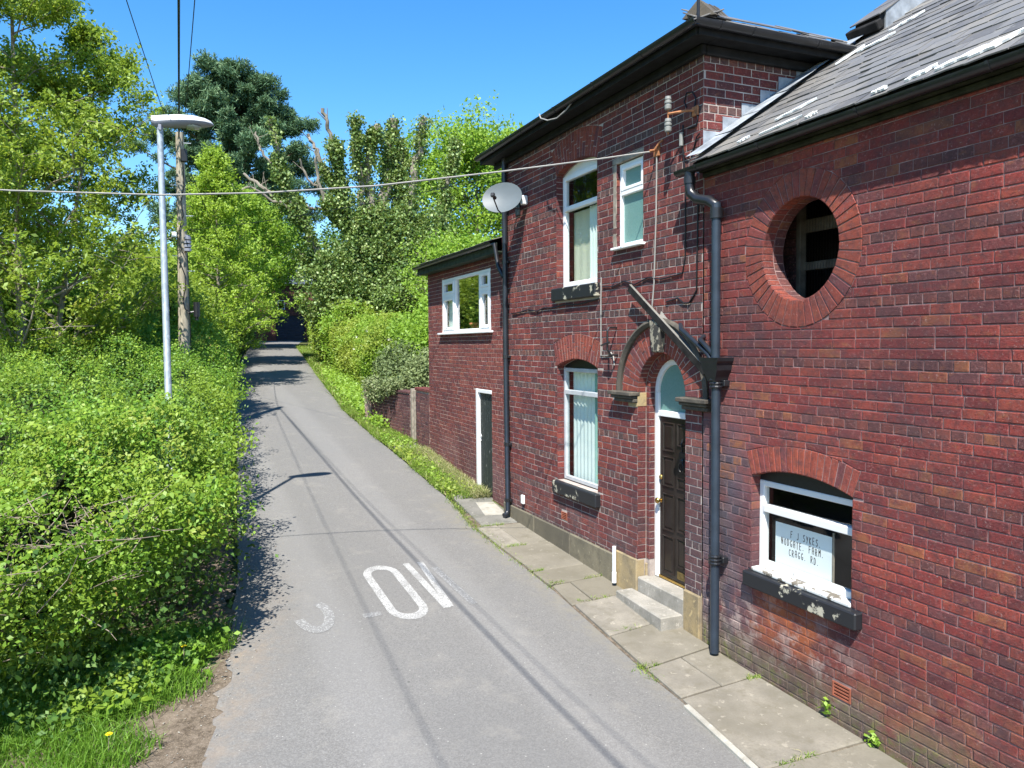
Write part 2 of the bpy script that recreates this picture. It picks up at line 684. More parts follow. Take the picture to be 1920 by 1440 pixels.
mBG = brick_mat("brick_garden", [(0, (.07, .04, .045)), (.5, (.12, .06, .06)), (1, (.16, .075, .07))], 'N')
mMA = mortar_mat("mortar_pink", (.36, .24, .225), (.17, .105, .10), .7)
mMB = mortar_mat("mortar_pale", (.47, .41, .365), (.29, .245, .22), .6)
mMC = mortar_mat("mortar_cream", (.46, .34, .28), (.34, .25, .21), .9)
mSTONE = stone_mat("sandstone", (.24, .21, .145), (.165, .15, .11), (.10, .09, .07), 1)
mSTEP = stone_mat("worn_step_stone", (.36, .335, .29), (.27, .255, .225), (.19, .18, .15))
mSTONEY = stone_mat("sandstone_ochre", (.40, .30, .15), (.30, .24, .15), (.13, .11, .08))
mSTONED = stone_mat("stone_weathered", (.095, .083, .066), (.052, .048, .043), (.18, .155, .12))
mKEY = paint_mat("keystone_weathered", (.045, .042, .037), (.27, .24, .18), .50, .85, 11)
mFLAG = stone_mat("flagstone", (.275, .25, .205), (.19, .175, .15), (.15, .135, .10), 1)
mSILL = paint_mat("black_sill_paint", (.018, .019, .022), (.42, .39, .30), .585, .5, 4.2)
mBLACK = simple("black_gutter", (.014, .015, .018), .35, .3, 8, .5, .1)
mPIPE = simple("slate_blue_pipe", (.021, .031, .046), .38, .25, 5, .5, .12)
mPIPE2 = simple("black_pipe", (.016, .02, .027), .35, .25, 5, .5, .1)
mFASC = simple("dark_fascia", (.012, .0125, .013), .7, .5, 9, .2, .3)
mFASCG = simple("green_fascia", (.03, .042, .03), .7, .5, 9, .2, .3)
mWHITE = simple("white_frame", (.78, .79, .79), .35, .04, 3, .4, .03)
mWHITEW = paint_mat("white_wood_paint", (.76, .76, .75), (.25, .22, .17), .66, .5, 9, (1, 1, .5))
mSILLW = paint_mat("white_sill_paint", (.66, .66, .63), (.15, .13, .10), .52, .6, 9)
mGREYF = simple("silver_frame", (.42, .44, .45), .35, .15, 6, .5, .05)
mDOOR = simple("brown_door", (.017, .0125, .0105), .33, .3, 5, .45, .12)
mBRASS = simple("brass", (.55, .38, .12), .3, .2, 20, .5, .05, 60, 1)
mBRASSD = simple("dark_brass", (.23, .17, .07), .4, .3, 20, .5, .05, 60, .8)
mIRON = simple("black_iron", (.012, .012, .013), .4, .3, 20, .5, .1)
mPLANKG = paint_mat("green_black_planks", (.018, .026, .024), (.27, .28, .25), .62, .6, 10, (1, 6, .5))
mWOODG = simple("weathered_wood", (.27, .235, .19), .85, .35, 9, .15, .4, 40)
mWOODD = simple("dark_wood", (.019, .018, .017), .8, .5, 9, .15, .4, 40)
mLEAD = simple("lead_flashing", (.26, .285, .31), .5, .4, 7, .5, .15, 20)
mPATCH = simple("white_sealant", (.72, .72, .70), .6, .12, 9, .3, .3, 30)
mCURT = simple("net_curtain", (.76, .82, .78), .9, .05, 2, .1, 0)
mCURTG = simple("teal_curtain", (.30, .50, .45), .9, .12, 3, .1, 0)
mCREAM = simple("cream_blind", (.66, .64, .50), .9, .06, 2, .1, 0)
mPAPER = simple("paper", (.80, .83, .82), .8, .03, 2, .1, 0)
mINK = simple("ink", (.03, .02, .022), .8, .1, 2, .1, 0)
mDARKIN = simple("dark_interior", (.04, .037, .033), .95, .2, 2, .05, 0)
mGLASS = glass_mat("window_glass", (.9, .95, .93), 1.0, .12)
mGLASSR = glass_mat("double_glazing", (.7, .8, .77), 1.9, .06)
mGLASSD = glass_mat("old_window_glass", (.93, .96, .95), .8, .35)
mFROST = glass_mat("frosted_glass", (.6, .75, .7), .8, 0, .8)
mGALV = Mat("galvanised_steel")
_v = mGALV.voro(26, mGALV.scaled(mGALV.pos(), (1, 1, .6)), 'F1', 'Color')
mGALV = mGALV.bsdf(mGALV.mix(_v, (.24, .28, .31), (.42, .47, .50)), .5, None, .5, .2)
mLAMPW = simple("lamp_white", (.58, .59, .58), .35, .05, 3, .4, .03)
mLAMPU = simple("lamp_grey", (.22, .23, .27), .45, .08, 3, .4, .03)
mLENS = simple("lamp_lens", (.30, .34, .30), .15, .1, 3, .6, .02)
mPOLE = Mat("pole_wood")
_n = mPOLE.noise(6, 5, .7, mPOLE.scaled(mPOLE.pos(), (6, 6, .5)))
mPOLE = mPOLE.bsdf(mPOLE.mix(mPOLE.ramp(_n, [(.35, 0), (.65, 1)]), (.20, .175, .135), (.42, .375, .29)), .85, mPOLE.bump(_n, .5, .01), .15)
mCABLE = simple("black_cable", (.012, .012, .014), .5, .2, 8, .3, 0)
mCABLEW = simple("pale_cable", (.27, .26, .24), .6, .15, 8, .3, 0)
mCERAM = simple("insulator_ceramic", (.22, .22, .20), .4, .15, 12, .5, .05)
mRUST = simple("rusty_bracket", (.35, .15, .07), .8, .35, 20, .2, .3)
mDISH = simple("dish_grey", (.105, .125, .135), .5, .08, 4, .4, .03)
mTERRA = simple("terracotta", (.42, .17, .07), .8, .15, 8, .2, .1)
mVENT = simple("terracotta_vent", (.26, .085, .05), .8, .2, 8, .2, .15)
mBARK = simple("bark", (.12, .095, .07), .9, .4, 6, .1, .6, 14)
mBARKL = simple("pale_bark", (.24, .21, .17), .9, .35, 6, .1, .5, 14)
mTWIG = simple("dry_twig", (.22, .18, .14), .9, .35, 10, .1, .3, 30)
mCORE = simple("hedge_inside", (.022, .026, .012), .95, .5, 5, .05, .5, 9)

mSLATE = Mat("slate")
_r = mSLATE.rnd()
_c = mSLATE.ramp(_r, [(0, (.085, .083, .083)), (.3, (.125, .122, .12)), (.6, (.16, .155, .148)), (.85, (.135, .135, .137)), (1, (.20, .185, .16))])
_c = mSLATE.mix(mSLATE.ramp(mSLATE.noise(3, 5, .65), [(.45, 0), (.7, .55)]), _c, (.20, .18, .15))
_c = mSLATE.mix(mSLATE.ramp(mSLATE.noise(16, 4, .7), [(.58, 0), (.68, .6)]), _c, (.27, .26, .22))
mSLATE = mSLATE.bsdf(_c, .6, mSLATE.bump(mSLATE.noise(26, 4, .6), .35, .006), .35)

mROAD = Mat("asphalt")
P_ = mROAD.pos()
_x, _y, _z = mROAD.sep(P_)
_st = mROAD.voro(95, None, 'F1', 'Color')
_c = mROAD.mix(mROAD.sep(_st)[0], (.140, .135, .127), (.232, .225, .211))
_c = mROAD.mix(mROAD.ramp(mROAD.noise(38, 4, .8), [(.38, .55), (.6, 0)]), _c, (.135, .13, .122))
_c = mROAD.mix(mROAD.ramp(mROAD.noise(.9, 5, .6, mROAD.scaled(P_, (1, .3, 1))), [(.38, 0), (.66, .5)]), _c, (.15, .148, .142))
_c = mROAD.mix(mROAD.ramp(mROAD.noise(2.2, 6, .7), [(.55, 0), (.72, .45)]), _c, (.255, .24, .21))
_c = mROAD.mix(mROAD.ramp(mROAD.noise(5, 6, .75), [(.60, 0), (.72, .5)]), _c, (.12, .115, .11))
# polished wheel tracks
_ctr = mROAD.math('MULTIPLY', mROAD.math('SUBTRACT', _x, 2.25), 1.0)
_tr = mROAD.band(mROAD.math('ABSOLUTE', _ctr), .45, .7, .95, 1.25)
_c = mROAD.mix(mROAD.math('MULTIPLY', _tr, .22), _c, (.26, .255, .245))
# hairline cracks, only here and there
_wv = mROAD.n("ShaderNodeVectorMath", operation='ADD')
mROAD.put(_wv.inputs[0], mROAD.scaled(P_, (1, .55, 1)))
_nz = mROAD.n("ShaderNodeTexNoise")
_nz.inputs['Scale'].default_value = 2.4
_nz.inputs['Detail'].default_value = 5
mROAD.put(_wv.inputs[1], mROAD.scaled(_nz.outputs['Color'], (.5, .5, .5)))
_ck = mROAD.ramp(mROAD.voro(.75, _wv.outputs[0], 'DISTANCE_TO_EDGE'), [(0, 1), (.009, 0)])
_ck = mROAD.math('MULTIPLY', _ck, mROAD.ramp(mROAD.noise(.7, 2), [(.62, 0), (.7, .22)]))
_c = mROAD.mix(_ck, _c, (.05, .048, .045))
# oil spots and chips
_sp = mROAD.ramp(mROAD.voro(3.1, None, 'F1', 'Distance'), [(.03, .6), (.06, 0)])
_c = mROAD.mix(_sp, _c, (.07, .068, .066))
_c = mROAD.mix(mROAD.ramp(mROAD.voro(9, None, 'F1', 'Distance'), [(.04, .7), (.07, 0)]), _c, (.42, .41, .38))
# grit washed to the left edge of the near road
_dl = mROAD.math('SUBTRACT', _x, mROAD.math('MULTIPLY', mROAD.math('SUBTRACT', _y, 7.2), .24))
_gr = mROAD.math('MULTIPLY', mROAD.math('SUBTRACT', 1.0, mROAD.smooth(_dl, .0, .95)), mROAD.math('SUBTRACT', 1.0, mROAD.smooth(_y, 8, 11)))
_gr = mROAD.math('MULTIPLY', _gr, mROAD.ramp(mROAD.noise(4, 7, .75), [(.42, .05), (.6, .9)]))
_c = mROAD.mix(_gr, _c, mROAD.mix(mROAD.noise(45, 4, .8), (.15, .115, .085), (.33, .275, .215)))
# dusty margin along the flags
_rd = mROAD.math('MULTIPLY', mROAD.smooth(_x, 3.75, 4.15), mROAD.math('SUBTRACT', 1.0, mROAD.smooth(_y, 12, 14)))
_c = mROAD.mix(mROAD.math('MULTIPLY', _rd, mROAD.ramp(mROAD.noise(6, 5, .7), [(.4, .1), (.6, .8)])), _c, (.20, .185, .15))
_h = mROAD.math('ADD', mROAD.sep(_st)[1], mROAD.math('MULTIPLY', mROAD.noise(40, 3, .7), .6))
mROAD = mROAD.bsdf(_c, .88, mROAD.bump(_h, .5, .006), .2)

mDIRT = Mat("leaf_litter")
_c = mDIRT.mix(mDIRT.ramp(mDIRT.noise(9, 6, .75), [(.35, 0), (.65, 1)]), (.065, .05, .035), (.21, .17, .13))
_c = mDIRT.mix(mDIRT.ramp(mDIRT.noise(70, 3, .8), [(.55, 0), (.66, .7)]), _c, (.36, .29, .21))
mDIRT = mDIRT.bsdf(_c, .95, mDIRT.bump(mDIRT.noise(60, 4, .8), .8, .015), .1)

mGRASSB = Mat("grassy_ground")
_c = mGRASSB.mix(mGRASSB.ramp(mGRASSB.noise(3, 5, .7), [(.35, 0), (.65, 1)]), (.05, .075, .02), (.11, .10, .045))
mGRASSB = mGRASSB.bsdf(_c, .95, mGRASSB.bump(mGRASSB.noise(40, 4, .8), .8, .02), .05)

mCONC = stone_mat("old_concrete", (.22, .21, .185), (.165, .16, .145), (.12, .12, .10))
mCONCL = stone_mat("pale_concrete", (.42, .40, .34), (.34, .33, .29), (.24, .22, .18))

m_ = Mat("worn_white_road_paint")
_w = m_.math('MULTIPLY', m_.ramp(m_.noise(70, 3, .8), [(.42, 0), (.56, 1)]), m_.ramp(m_.noise(5, 4, .7), [(.36, .35), (.6, 1)]))
_c = m_.mix(_w, (.20, .195, .185), (.50, .50, .48))
mMARK = m_.bsdf(_c, .85, m_.bump(m_.noise(150, 2), .4, .004), .2)
m_ = Mat("ghost_white_road_paint")
_w = m_.ramp(m_.noise(45, 3, .8), [(.5, 0), (.64, 1)])
mMARKF = m_.bsdf(m_.mix(_w, (.18, .178, .172), (.36, .36, .35)), .85, m_.bump(m_.noise(150, 2), .4, .004), .2)

Lf = leaf_mat
mL_hedge = Lf("hedge_leaf", [(0, (.045, .10, .012)), (.35, (.085, .185, .018)), (.7, (.135, .25, .024)), (1, (.20, .30, .05))], .5, (.9, (.13, .20, .018), (.22, .28, .035)))
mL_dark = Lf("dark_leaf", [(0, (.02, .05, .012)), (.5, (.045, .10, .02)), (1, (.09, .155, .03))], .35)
mL_tree = Lf("spring_leaf", [(0, (.085, .135, .016)), (.4, (.15, .22, .022)), (.8, (.21, .27, .03)), (1, (.25, .24, .045))], .55, (.55, (.12, .195, .022), (.19, .26, .035)))
mL_young = Lf("lime_leaf", [(0, (.09, .165, .018)), (.5, (.165, .275, .028)), (1, (.24, .34, .045))], .55)
mL_pine = Lf("pine_needle", [(0, (.018, .046, .026)), (.5, (.05, .098, .052)), (1, (.11, .165, .085))], .15, None, .04)
mL_ivy = Lf("ivy_leaf", [(0, (.035, .07, .018)), (.4, (.08, .135, .03)), (.75, (.14, .185, .045)), (1, (.22, .235, .11))], .35, None, .10)
mL_lime = Lf("yellow_green_leaf", [(0, (.13, .20, .02)), (.5, (.21, .31, .03)), (1, (.28, .37, .055))], .55)
mL_clip = Lf("clipped_leaf", [(0, (.065, .135, .014)), (.5, (.14, .245, .022)), (1, (.22, .30, .045))], .5, (.8, (.17, .21, .028), (.25, .25, .045)))
mL_grey = Lf("silver_leaf", [(0, (.05, .075, .03)), (.5, (.12, .15, .06)), (1, (.21, .22, .13))], .3)
mL_grass = Lf("grass_blade", [(0, (.07, .13, .015)), (.5, (.13, .215, .03)), (.8, (.20, .26, .05)), (1, (.38, .34, .18))], .45)
mL_grassd = Lf("lush_grass_blade", [(0, (.04, .10, .01)), (.5, (.09, .19, .018)), (1, (.15, .26, .035))], .45)
mL_blue = Lf("bluebell", [(0, (.14, .13, .24)), (.5, (.22, .20, .32)), (1, (.34, .32, .42))], .3)
mYELLOW = simple("dandelion_yellow", (.75, .60, .02), .7, .1, 30, .2, 0)
mWFLOW = simple("white_petal", (.75, .74, .70), .7, .05, 30, .2, 0)


# ------------------------------------------------------------------ polygon tools
def clip_half(poly, a, b, keep_left):
    out = []
    n = len(poly)

    def sd2(p):
        return ((b[0] - a[0]) * (p[1] - a[1]) - (b[1] - a[1]) * (p[0] - a[0])) * (1 if keep_left else -1)
    for i in range(n):
        p, q = poly[i], poly[(i + 1) % n]
        sp, sq = sd2(p), sd2(q)
        if sp >= 0:
            out.append(p)
        if sp * sq < 0:
            t = sp / (sp - sq)
            out.append((p[0] + t * (q[0] - p[0]), p[1] + t * (q[1] - p[1])))
    return out


def area(poly):
    return .5 * sum(poly[i][0] * poly[(i + 1) % len(poly)][1] - poly[(i + 1) % len(poly)][0] * poly[i][1] for i in range(len(poly)))


def ccw(poly):
    return poly if area(poly) > 0 else poly[::-1]


def minus_convex(poly, hole):
    """poly minus a convex ccw hole, keeping the largest outside piece"""
    inter = poly
    for i in range(len(hole)):
        inter = clip_half(inter, hole[i], hole[(i + 1) % len(hole)], True)
        if len(inter) < 3:
            return poly
    if abs(area(inter)) < .02 * abs(area(poly)):
        return poly
    best, ba = None, 0
    for i in range(len(hole)):
        c = clip_half(poly, hole[i], hole[(i + 1) % len(hole)], False)
        if len(c) >= 3 and abs(area(c)) > ba:
            best, ba = c, abs(area(c))
    return best


def span(poly, z):
    us = []
    n = len(poly)
    for i in range(n):
        p, q = poly[i], poly[(i + 1) % n]
        if (p[1] - z) * (q[1] - z) < 0:
            us.append(p[0] + (z - p[1]) / (q[1] - p[1]) * (q[0] - p[0]))
    return (min(us), max(us)) if len(us) >= 2 else None


class Frame:
    def __init__(s, O, U, N):
        s.O, s.U, s.N = Vector(O), Vector(U), Vector(N)

    def P(s, u, z, h=0.0):
        return s.O + s.U * u + Vector((0, 0, z)) + s.N * h


def sheet_with_holes(mb, fr, u0, u1, z0, z1, holes, mi=0, step=.4):
    zs = {z0, z1}
    for h in holes:
        for p in h:
            if z0 < p[1] < z1:
                zs.add(p[1])
    zs = sorted(zs)
    for a, b in zip(zs[:-1], zs[1:]):
        if b - a < 1e-6:
            continue
        e = min(1e-5, (b - a) * .1)
        cuts = []
        for h in holes:
            sa, sb = span(h, a + e), span(h, b - e)
            if sa and sb:
                cuts.append((sa, sb))
        cuts.sort()
        la, lb = u0, u0
        for sa, sb in cuts + [((u1, u1), (u1, u1))]:
            ra, rb = min(max(sa[0], u0), u1), min(max(sb[0], u0), u1)
            if ra > la + 1e-6 or rb > lb + 1e-6:
                mb.quad(fr.P(la, a), fr.P(ra, a), fr.P(rb, b), fr.P(lb, b), mi)
            la, lb = min(max(sa[1], u0), u1), min(max(sb[1], u0), u1)


LIMIT = 300


def lay_bricks(fr, wall, u0, u1, zbase, ztop, course, zh, L, holes, ms, mh, joint=.009, proud=.007, bev=.004, seed=1, period=6, nind=LIMIT, hole_step=0):
    rnd = random.Random(seed)
    holes = [ccw(h) for h in holes]
    hb = [(min(p[0] for p in h), max(p[0] for p in h), min(p[1] for p in h), max(p[1] for p in h)) for h in holes]
    kmin = int(math.floor((min(zbase(u0), zbase(u1)) - zh) / course)) - 1
    kmax = int(math.ceil((ztop - zh) / course))
    items = []
    for k in range(kmin, kmax + 1):
        zc = zh + k * course
        za, zb = zc - course / 2 + joint / 2, zc + course / 2 - joint / 2
        if zc > ztop:
            continue
        zb = min(zb, ztop)
        hdr = (k % period == 0)
        w = L / 2 if hdr else L
        off = (.25 * L if hdr else (0 if k % 2 else .5 * L)) + rnd.uniform(-.03, .03)
        u = math.floor(u0 / w) * w + off - w
        while u < u1:
            a, b = u + joint / 2, u + w - joint / 2
            u += w
            if rnd.random() < .04 and not hdr:   # the odd pair of closers
                b = a + w * .48
                u -= w * .5
            full = True
            if b <= u0 + .03 or a >= u1 - .03:
                continue
            if a < u0 + .002:
                a, full = u0 + .002, False
            if b > u1 - .002:
                b, full = u1 - .002, False
            if zb < zbase((a + b) / 2) - .12:
                continue
            poly = [(a, za), (b, za), (b, zb), (a, zb)]
            A0 = abs(area(poly))
            for h, bb in zip(holes, hb):
                if b > bb[0] and a < bb[1] and zb > bb[2] and za < bb[3]:
                    n = minus_convex(poly, h)
                    if n is None or len(n) < 3:
                        poly = None
                        break
                    if n is not poly:
                        full = False
                    poly = n
            if poly is None or abs(area(poly)) < .07 * A0:
                continue
            uc = sum(p[0] for p in poly) / len(poly)
            zc2 = sum(p[1] for p in poly) / len(poly)
            pr = px(fr.P(uc, zc2))
            sc = 0
            if pr and -30 < pr[0] < 1950 and -30 < pr[1] < 1470:
                sc = pr[2] * pr[2] * abs(area(poly))
            full = full and abs((b - a) - (w - joint)) < 1e-6
            items.append((sc, poly, hdr, full, uc, zc2, w))
    order = sorted(range(len(items)), key=lambda i: -items[i][0])
    single = set(i for i in order[:nind] if items[i][0] > 0)
    variants = {}

    def jit(poly):
        return [(p[0] + rnd.uniform(-.002, .002), p[1] + rnd.uniform(-.0018, .0018)) for p in poly]
    for hdr in (False, True):
        w = L / 2 if hdr else L
        for q in range(9):
            hw, hh = (w - joint) / 2, (course - joint) / 2
            mb = MB()
            f0 = Frame((0, 0, 0), fr.U, fr.N)
            pl = jit([(-hw, -hh), (hw, -hh), (hw, hh), (-hw, hh)])
            mb.raised([f0.P(p[0], p[1]) for p in pl], fr.N, proud + rnd.uniform(-.002, .002), bev * rnd.uniform(.8, 1.6))
            variants[(hdr, q)] = mb.mesh('brick', mh if hdr else ms)
    ro = rootloc(wall)
    stuff = MB()
    for i, (sc, poly, hdr, full, uc, zc2, w) in enumerate(items):
        if i in single:
            if full:
                me = variants[(hdr, rnd.randrange(9))]
                o = bpy.data.objects.new('brick', me)
                o.location = fr.P(uc, zc2) - ro
            else:
                mb = MB()
                mb.raised([fr.P(*p) for p in jit(poly)], fr.N, proud + rnd.uniform(-.002, .002), bev)
                o = bpy.data.objects.new('brick', mb.mesh('brick', mh if hdr else ms, ro))
            o.parent = wall
            COL.objects.link(o)
        else:
            stuff.raised([fr.P(*p) for p in jit(poly)], fr.N, proud + rnd.uniform(-.0025, .0025), bev * rnd.uniform(.8, 1.5), 1 if hdr else 0, rnd.uniform(.001, .999))
    if stuff.v:
        stuff.build('brickwork', [ms, mh], wall, kind='stuff')


def arc_pts(uc, zc, r, a0, a1, n):
    return [(uc + r * math.sin(a0 + (a1 - a0) * i / n), zc + r * math.cos(a0 + (a1 - a0) * i / n)) for i in range(n + 1)]


def voussoirs(fr, parent, uc, zc, r0, r1, a0, a1, n, mat, rings=None, proud=.006, reveal=0.0, seed=3):
    """bricks of an arch standing on edge; optional matching bricks on the soffit"""
    rnd = random.Random(seed)
    rings = rings or [[0, 1]]
    for i in range(n):
        b0, b1 = a0 + (a1 - a0) * i / n, a0 + (a1 - a0) * (i + 1) / n
        pat = rings[i % len(rings)]
        for t0, t1 in zip(pat[:-1], pat[1:]):
            q0 = r0 + (r1 - r0) * t0 + (.004 if t0 > 0 else 0)
            q1 = r0 + (r1 - r0) * t1 - (.004 if t1 < 1 else 0)
            j0, j1 = .0052 / q0, .0052 / q1
            pl = [(uc + q0 * math.sin(b0 + j0), zc + q0 * math.cos(b0 + j0)), (uc + q1 * math.sin(b0 + j1), zc + q1 * math.cos(b0 + j1)),
                  (uc + q1 * math.sin(b1 - j1), zc + q1 * math.cos(b1 - j1)), (uc + q0 * math.sin(b1 - j0), zc + q0 * math.cos(b1 - j0))]
            mb = MB()
            mb.raised([fr.P(*p) for p in pl], fr.N, proud + rnd.uniform(-.002, .002), .004)
            if t0 == 0 and reveal > 0:
                am = (b0 + b1) / 2
                nn = -(fr.U * math.sin(am) + Vector((0, 0, math.cos(am))))
                k = .004 / r0
                c0 = fr.P(uc + r0 * math.sin(b0 + k), zc + r0 * math.cos(b0 + k))
                c1 = fr.P(uc + r0 * math.sin(b1 - k), zc + r0 * math.cos(b1 - k))
                mb.raised([c0 + fr.N * .004, c1 + fr.N * .004, c1 - fr.N * (reveal - .004), c0 - fr.N * (reveal - .004)], nn, .006, .003)
            mb.build('brick', mat, parent)


def reveal(mb, fr, poly, depth, closed=True, mi=0):
    n = len(poly)
    for i in range(n if closed else n - 1):
        p, q = poly[i], poly[(i + 1) % n]
        mb.quad(fr.P(*p), fr.P(*q), fr.P(q[0], q[1], -depth), fr.P(p[0], p[1], -depth), mi)


def jamb_bricks(mb, fr, u, z0, z1, depth, course, side, seed=5, h0=0.0):
    """alternating bricks on a jamb at u; side +1: jamb faces -U"""
    rnd = random.Random(seed)
    z = z0
    k = 0
    while z < z1 - .02:
        zt = min(z + course, z1)
        j = .0045
        N = fr.U * (-side)
        cuts = [0, depth] if depth < .16 else ([0, .11, depth] if k % 2 else [0, min(.22, depth - .03), depth])
        for a, b in zip(cuts[:-1], cuts[1:]):
            pts = [fr.P(u, z + j, -a - (j if a else -.003)), fr.P(u, zt - j, -a - (j if a else -.003)), fr.P(u, zt - j, -b + j), fr.P(u, z + j, -b + j)]
            mb.raised(pts, N, .006 + rnd.uniform(-.0015, .0015), .003, 0, rnd.uniform(.01, .99))
        z = zt
        k += 1


def rect_frame(mb, x0, x1, y0, y1, z0, z1, w, mi=0, bev=.006, wb=None, wt=None):
    """four bars round an opening in the Y-Z plane, butted"""
    wb = wb if wb is not None else w
    wt = wt if wt is not None else w
    mb.box((x0, y0, z0), (x1, y0 + w, z1), mi, bev)
    mb.box((x0, y1 - w, z0), (x1, y1, z1), mi, bev)
    mb.box((x0 + .001, y0 + w, z0), (x1 - .001, y1 - w, z0 + wb), mi, bev)
    mb.box((x0 + .001, y0 + w, z1 - wt), (x1 - .001, y1 - w, z1), mi, bev)


def pane(parent, x, y0, y1, z0, z1, mat):
    mb = MB()
    mb.quad((x, y0, z0), (x, y0, z1), (x, y1, z1), (x, y1, z0))
    return mb.build('pane', mat, parent)


def curtain(parent, x, y0, y1, z0, z1, mat, amp=.02, waves=9, name='curtain'):
    mb = MB()
    n = waves * 6
    for i in range(n):
        ya, yb = y0 + (y1 - y0) * i / n, y0 + (y1 - y0) * (i + 1) / n
        xa, xb = x + amp * math.sin(i / 6 * 6.283), x + amp * math.sin((i + 1) / 6 * 6.283)
        mb.quad((xa, ya, z0), (xb, yb, z0), (xb, yb, z1), (xa, ya, z1))
    return mb.build(name, mat, parent)

# ================================================================== GROUND
def strip(name, ys, left, right, dz, mat, nx=8, kind='structure', camber=0.0, label=None, parent=None):
    mb = MB()
    rows = []
    for y in ys:
        a, b = left(y), right(y)
        rows.append([(a + (b - a) * i / nx, y, g(y) + dz + camber * (1 - (2 * i / nx - 1) ** 2)) for i in range(nx + 1)])
    for r1, r2 in zip(rows[:-1], rows[1:]):
        for i in range(nx):
            mb.quad(r1[i], r1[i + 1], r2[i + 1], r2[i])
    return mb.build(name, mat, parent, kind=kind, label=label)


ysg = list(np.arange(-30, 0, 6.0)) + list(np.arange(0, 30, 1.0)) + list(np.arange(30, 80, 3.0)) + list(np.arange(80, 401, 40.0))
strip('ground', ysg, lambda y: -260, lambda y: 260, -.03, mGRASSB, 26)
ysr = list(np.arange(-18, 0, 2.0)) + list(np.arange(0, 73.6, .7))
strip('road', ysr, lx, rx, .0, mROAD, 10, camber=.03)
ysv = list(np.arange(-6, 24, .09))


def vw(y):
    return float(np.interp(y, [-6, 4, 6.5, 7.6, 9, 12, 24], [.45, .5, .62, .42, .25, .16, .1])) + .05 * math.sin(y * 5.1) + .04 * math.sin(y * 11.7 + 1) + .025 * math.sin(y * 27.3) + .02 * math.sin(y * 47.1)


strip('dirt_verge', ysv, lambda y: lx(y) - 1.5, lambda y: lx(y) + vw(y) - .25, .008, mDIRT, 8)

# pavement of large flags
pav = MB()
for y0 in np.arange(-4, 12.2, .6):
    pav.quad((rx(y0) - .0, y0, g(y0) + .002), (5.0, y0, g(y0) + .002), (5.0, y0 + .6, g(y0 + .6) + .002), (rx(y0 + .6), y0 + .6, g(y0 + .6) + .002))
pavement = pav.build('pavement', mDIRT, kind='structure')
J = [(-3.2, -3.2), (-1.6, -1.6), (0.1, 0.1), (1.6, 1.65), (3.05, 3.0), (4.44, 4.44), (5.62, 5.72), (6.26, 6.42), (7.02, 7.16), (7.93, 8.03), (8.58, 8.66), (9.11, 9.14), (10.2, 10.22), (11.3, 11.32)]
rr = random.Random(4)
for (a0, a1), (b0, b1) in zip(J[:-1], J[1:]):
    xs = [rx(a0) + .015, 5.0]
    spl = {5.62: [(0, .52), (.52, 1)], 7.93: [(0, .36), (.36, 1)], 3.05: [(0, .63), (.63, 1)], 10.2: [(0, .45), (.45, 1)]}.get(a0, [(0, 1)])
    for s0, s1 in spl:
        mb = MB()
        tl, tr = rr.uniform(.016, .028), rr.uniform(.018, .03)

        def fp(y0_, y1_, s):
            xl = rx(y0_) + .015 + rr.uniform(-.014, .02)
            x = xl + (4.992 - xl) * s
            y = y0_ + (y1_ - y0_) * s
            return x, y
        q = []
        jg = rr.uniform(.008, .017)
        for (ya, yb, dy) in ((a0, a1, jg), (b0, b1, -jg)):
            for s in ((s0 + (.008 if s0 else 0)), (s1 - (.008 if s1 < 1 else 0))):
                x, y = fp(ya, yb, s)
                q.append((x, y + dy, g(y + dy) - .03))
        poly = [q[0], q[1], q[3], q[2]]
        mb.raised(poly, (0, 0, 1), .055 + rr.uniform(0, .014), .012)
        mb.build('flagstone', mFLAG, pavement)
# kerb edging strip, lighter, near right
for y0, y1 in ((1.6, 2.55), (2.57, 3.5), (3.52, 4.46), (4.48, 5.5)):
    mb = MB()
    mb.raised([(rx(y0) - .052, y0, g(y0) - .03), (rx(y0) + .006, y0, g(y0) - .03), (rx(y1) + .006, y1, g(y1) - .03), (rx(y1) - .052, y1, g(y1) - .03)], (0, 0, 1), .062, .008)
    mb.build('kerb_edging', mCONCL, pavement)
# concrete apron by the extension door
mb = MB()
mb.raised([(4.36, 11.4, g(11.4) - .03), (5.08, 11.4, g(11.4) - .03), (5.08, 13.7, g(13.7) - .03), (4.5, 13.4, g(13.4) - .03)], (0, 0, 1), .05, .012)
apron = mb.build('concrete_slab', mCONC, pavement)
mb = MB()
mb.raised([(4.60, 11.9, g(11.9)), (4.99, 11.85, g(11.85)), (5.06, 12.65, g(12.65)), (4.74, 12.72, g(12.7))], (0, 0, 1), .032, .01)
cov = mb.build('drain_cover', mCONCL)
tag(cov, 'pale square concrete drain cover set in the apron before the plank door', 'drain cover')

# grass verge base on the right
strip('grass_verge', list(np.arange(13.2, 60, .8)), lambda y: rx(y) + .02, lambda y: 5.08 if y < 16.6 else rx(y) + 1.9, .012, mGRASSB, 4)
mb = MB()
mb.raised([(4.45, 16.9, g(16.9)), (5.1, 17.1, g(17.1)), (5.1, 17.75, g(17.7)), (4.5, 17.5, g(17.5))], (0, 0, 1), .05, .015)
mb.raised([(4.62, 15.75, g(15.75)), (4.85, 15.7, g(15.7)), (4.9, 16.2, g(16.2)), (4.6, 16.3, g(16.3))], (0, 0, 1), .035, .015)
mb.raised([(4.5, 20.6, g(20.6)), (5.0, 20.6, g(20.6)), (5.0, 21.6, g(21.6)), (4.6, 21.5, g(21.5))], (0, 0, 1), .04, .015)
mb.build('path_slab', mCONC, kind='structure')

# ------------------------------------------------------------------ SLOW lettering
slow = thing('road_marking', 'worn white lettering reading SLOW painted on the lane', 'road marking', (2.2, 9, g(9) + .03))


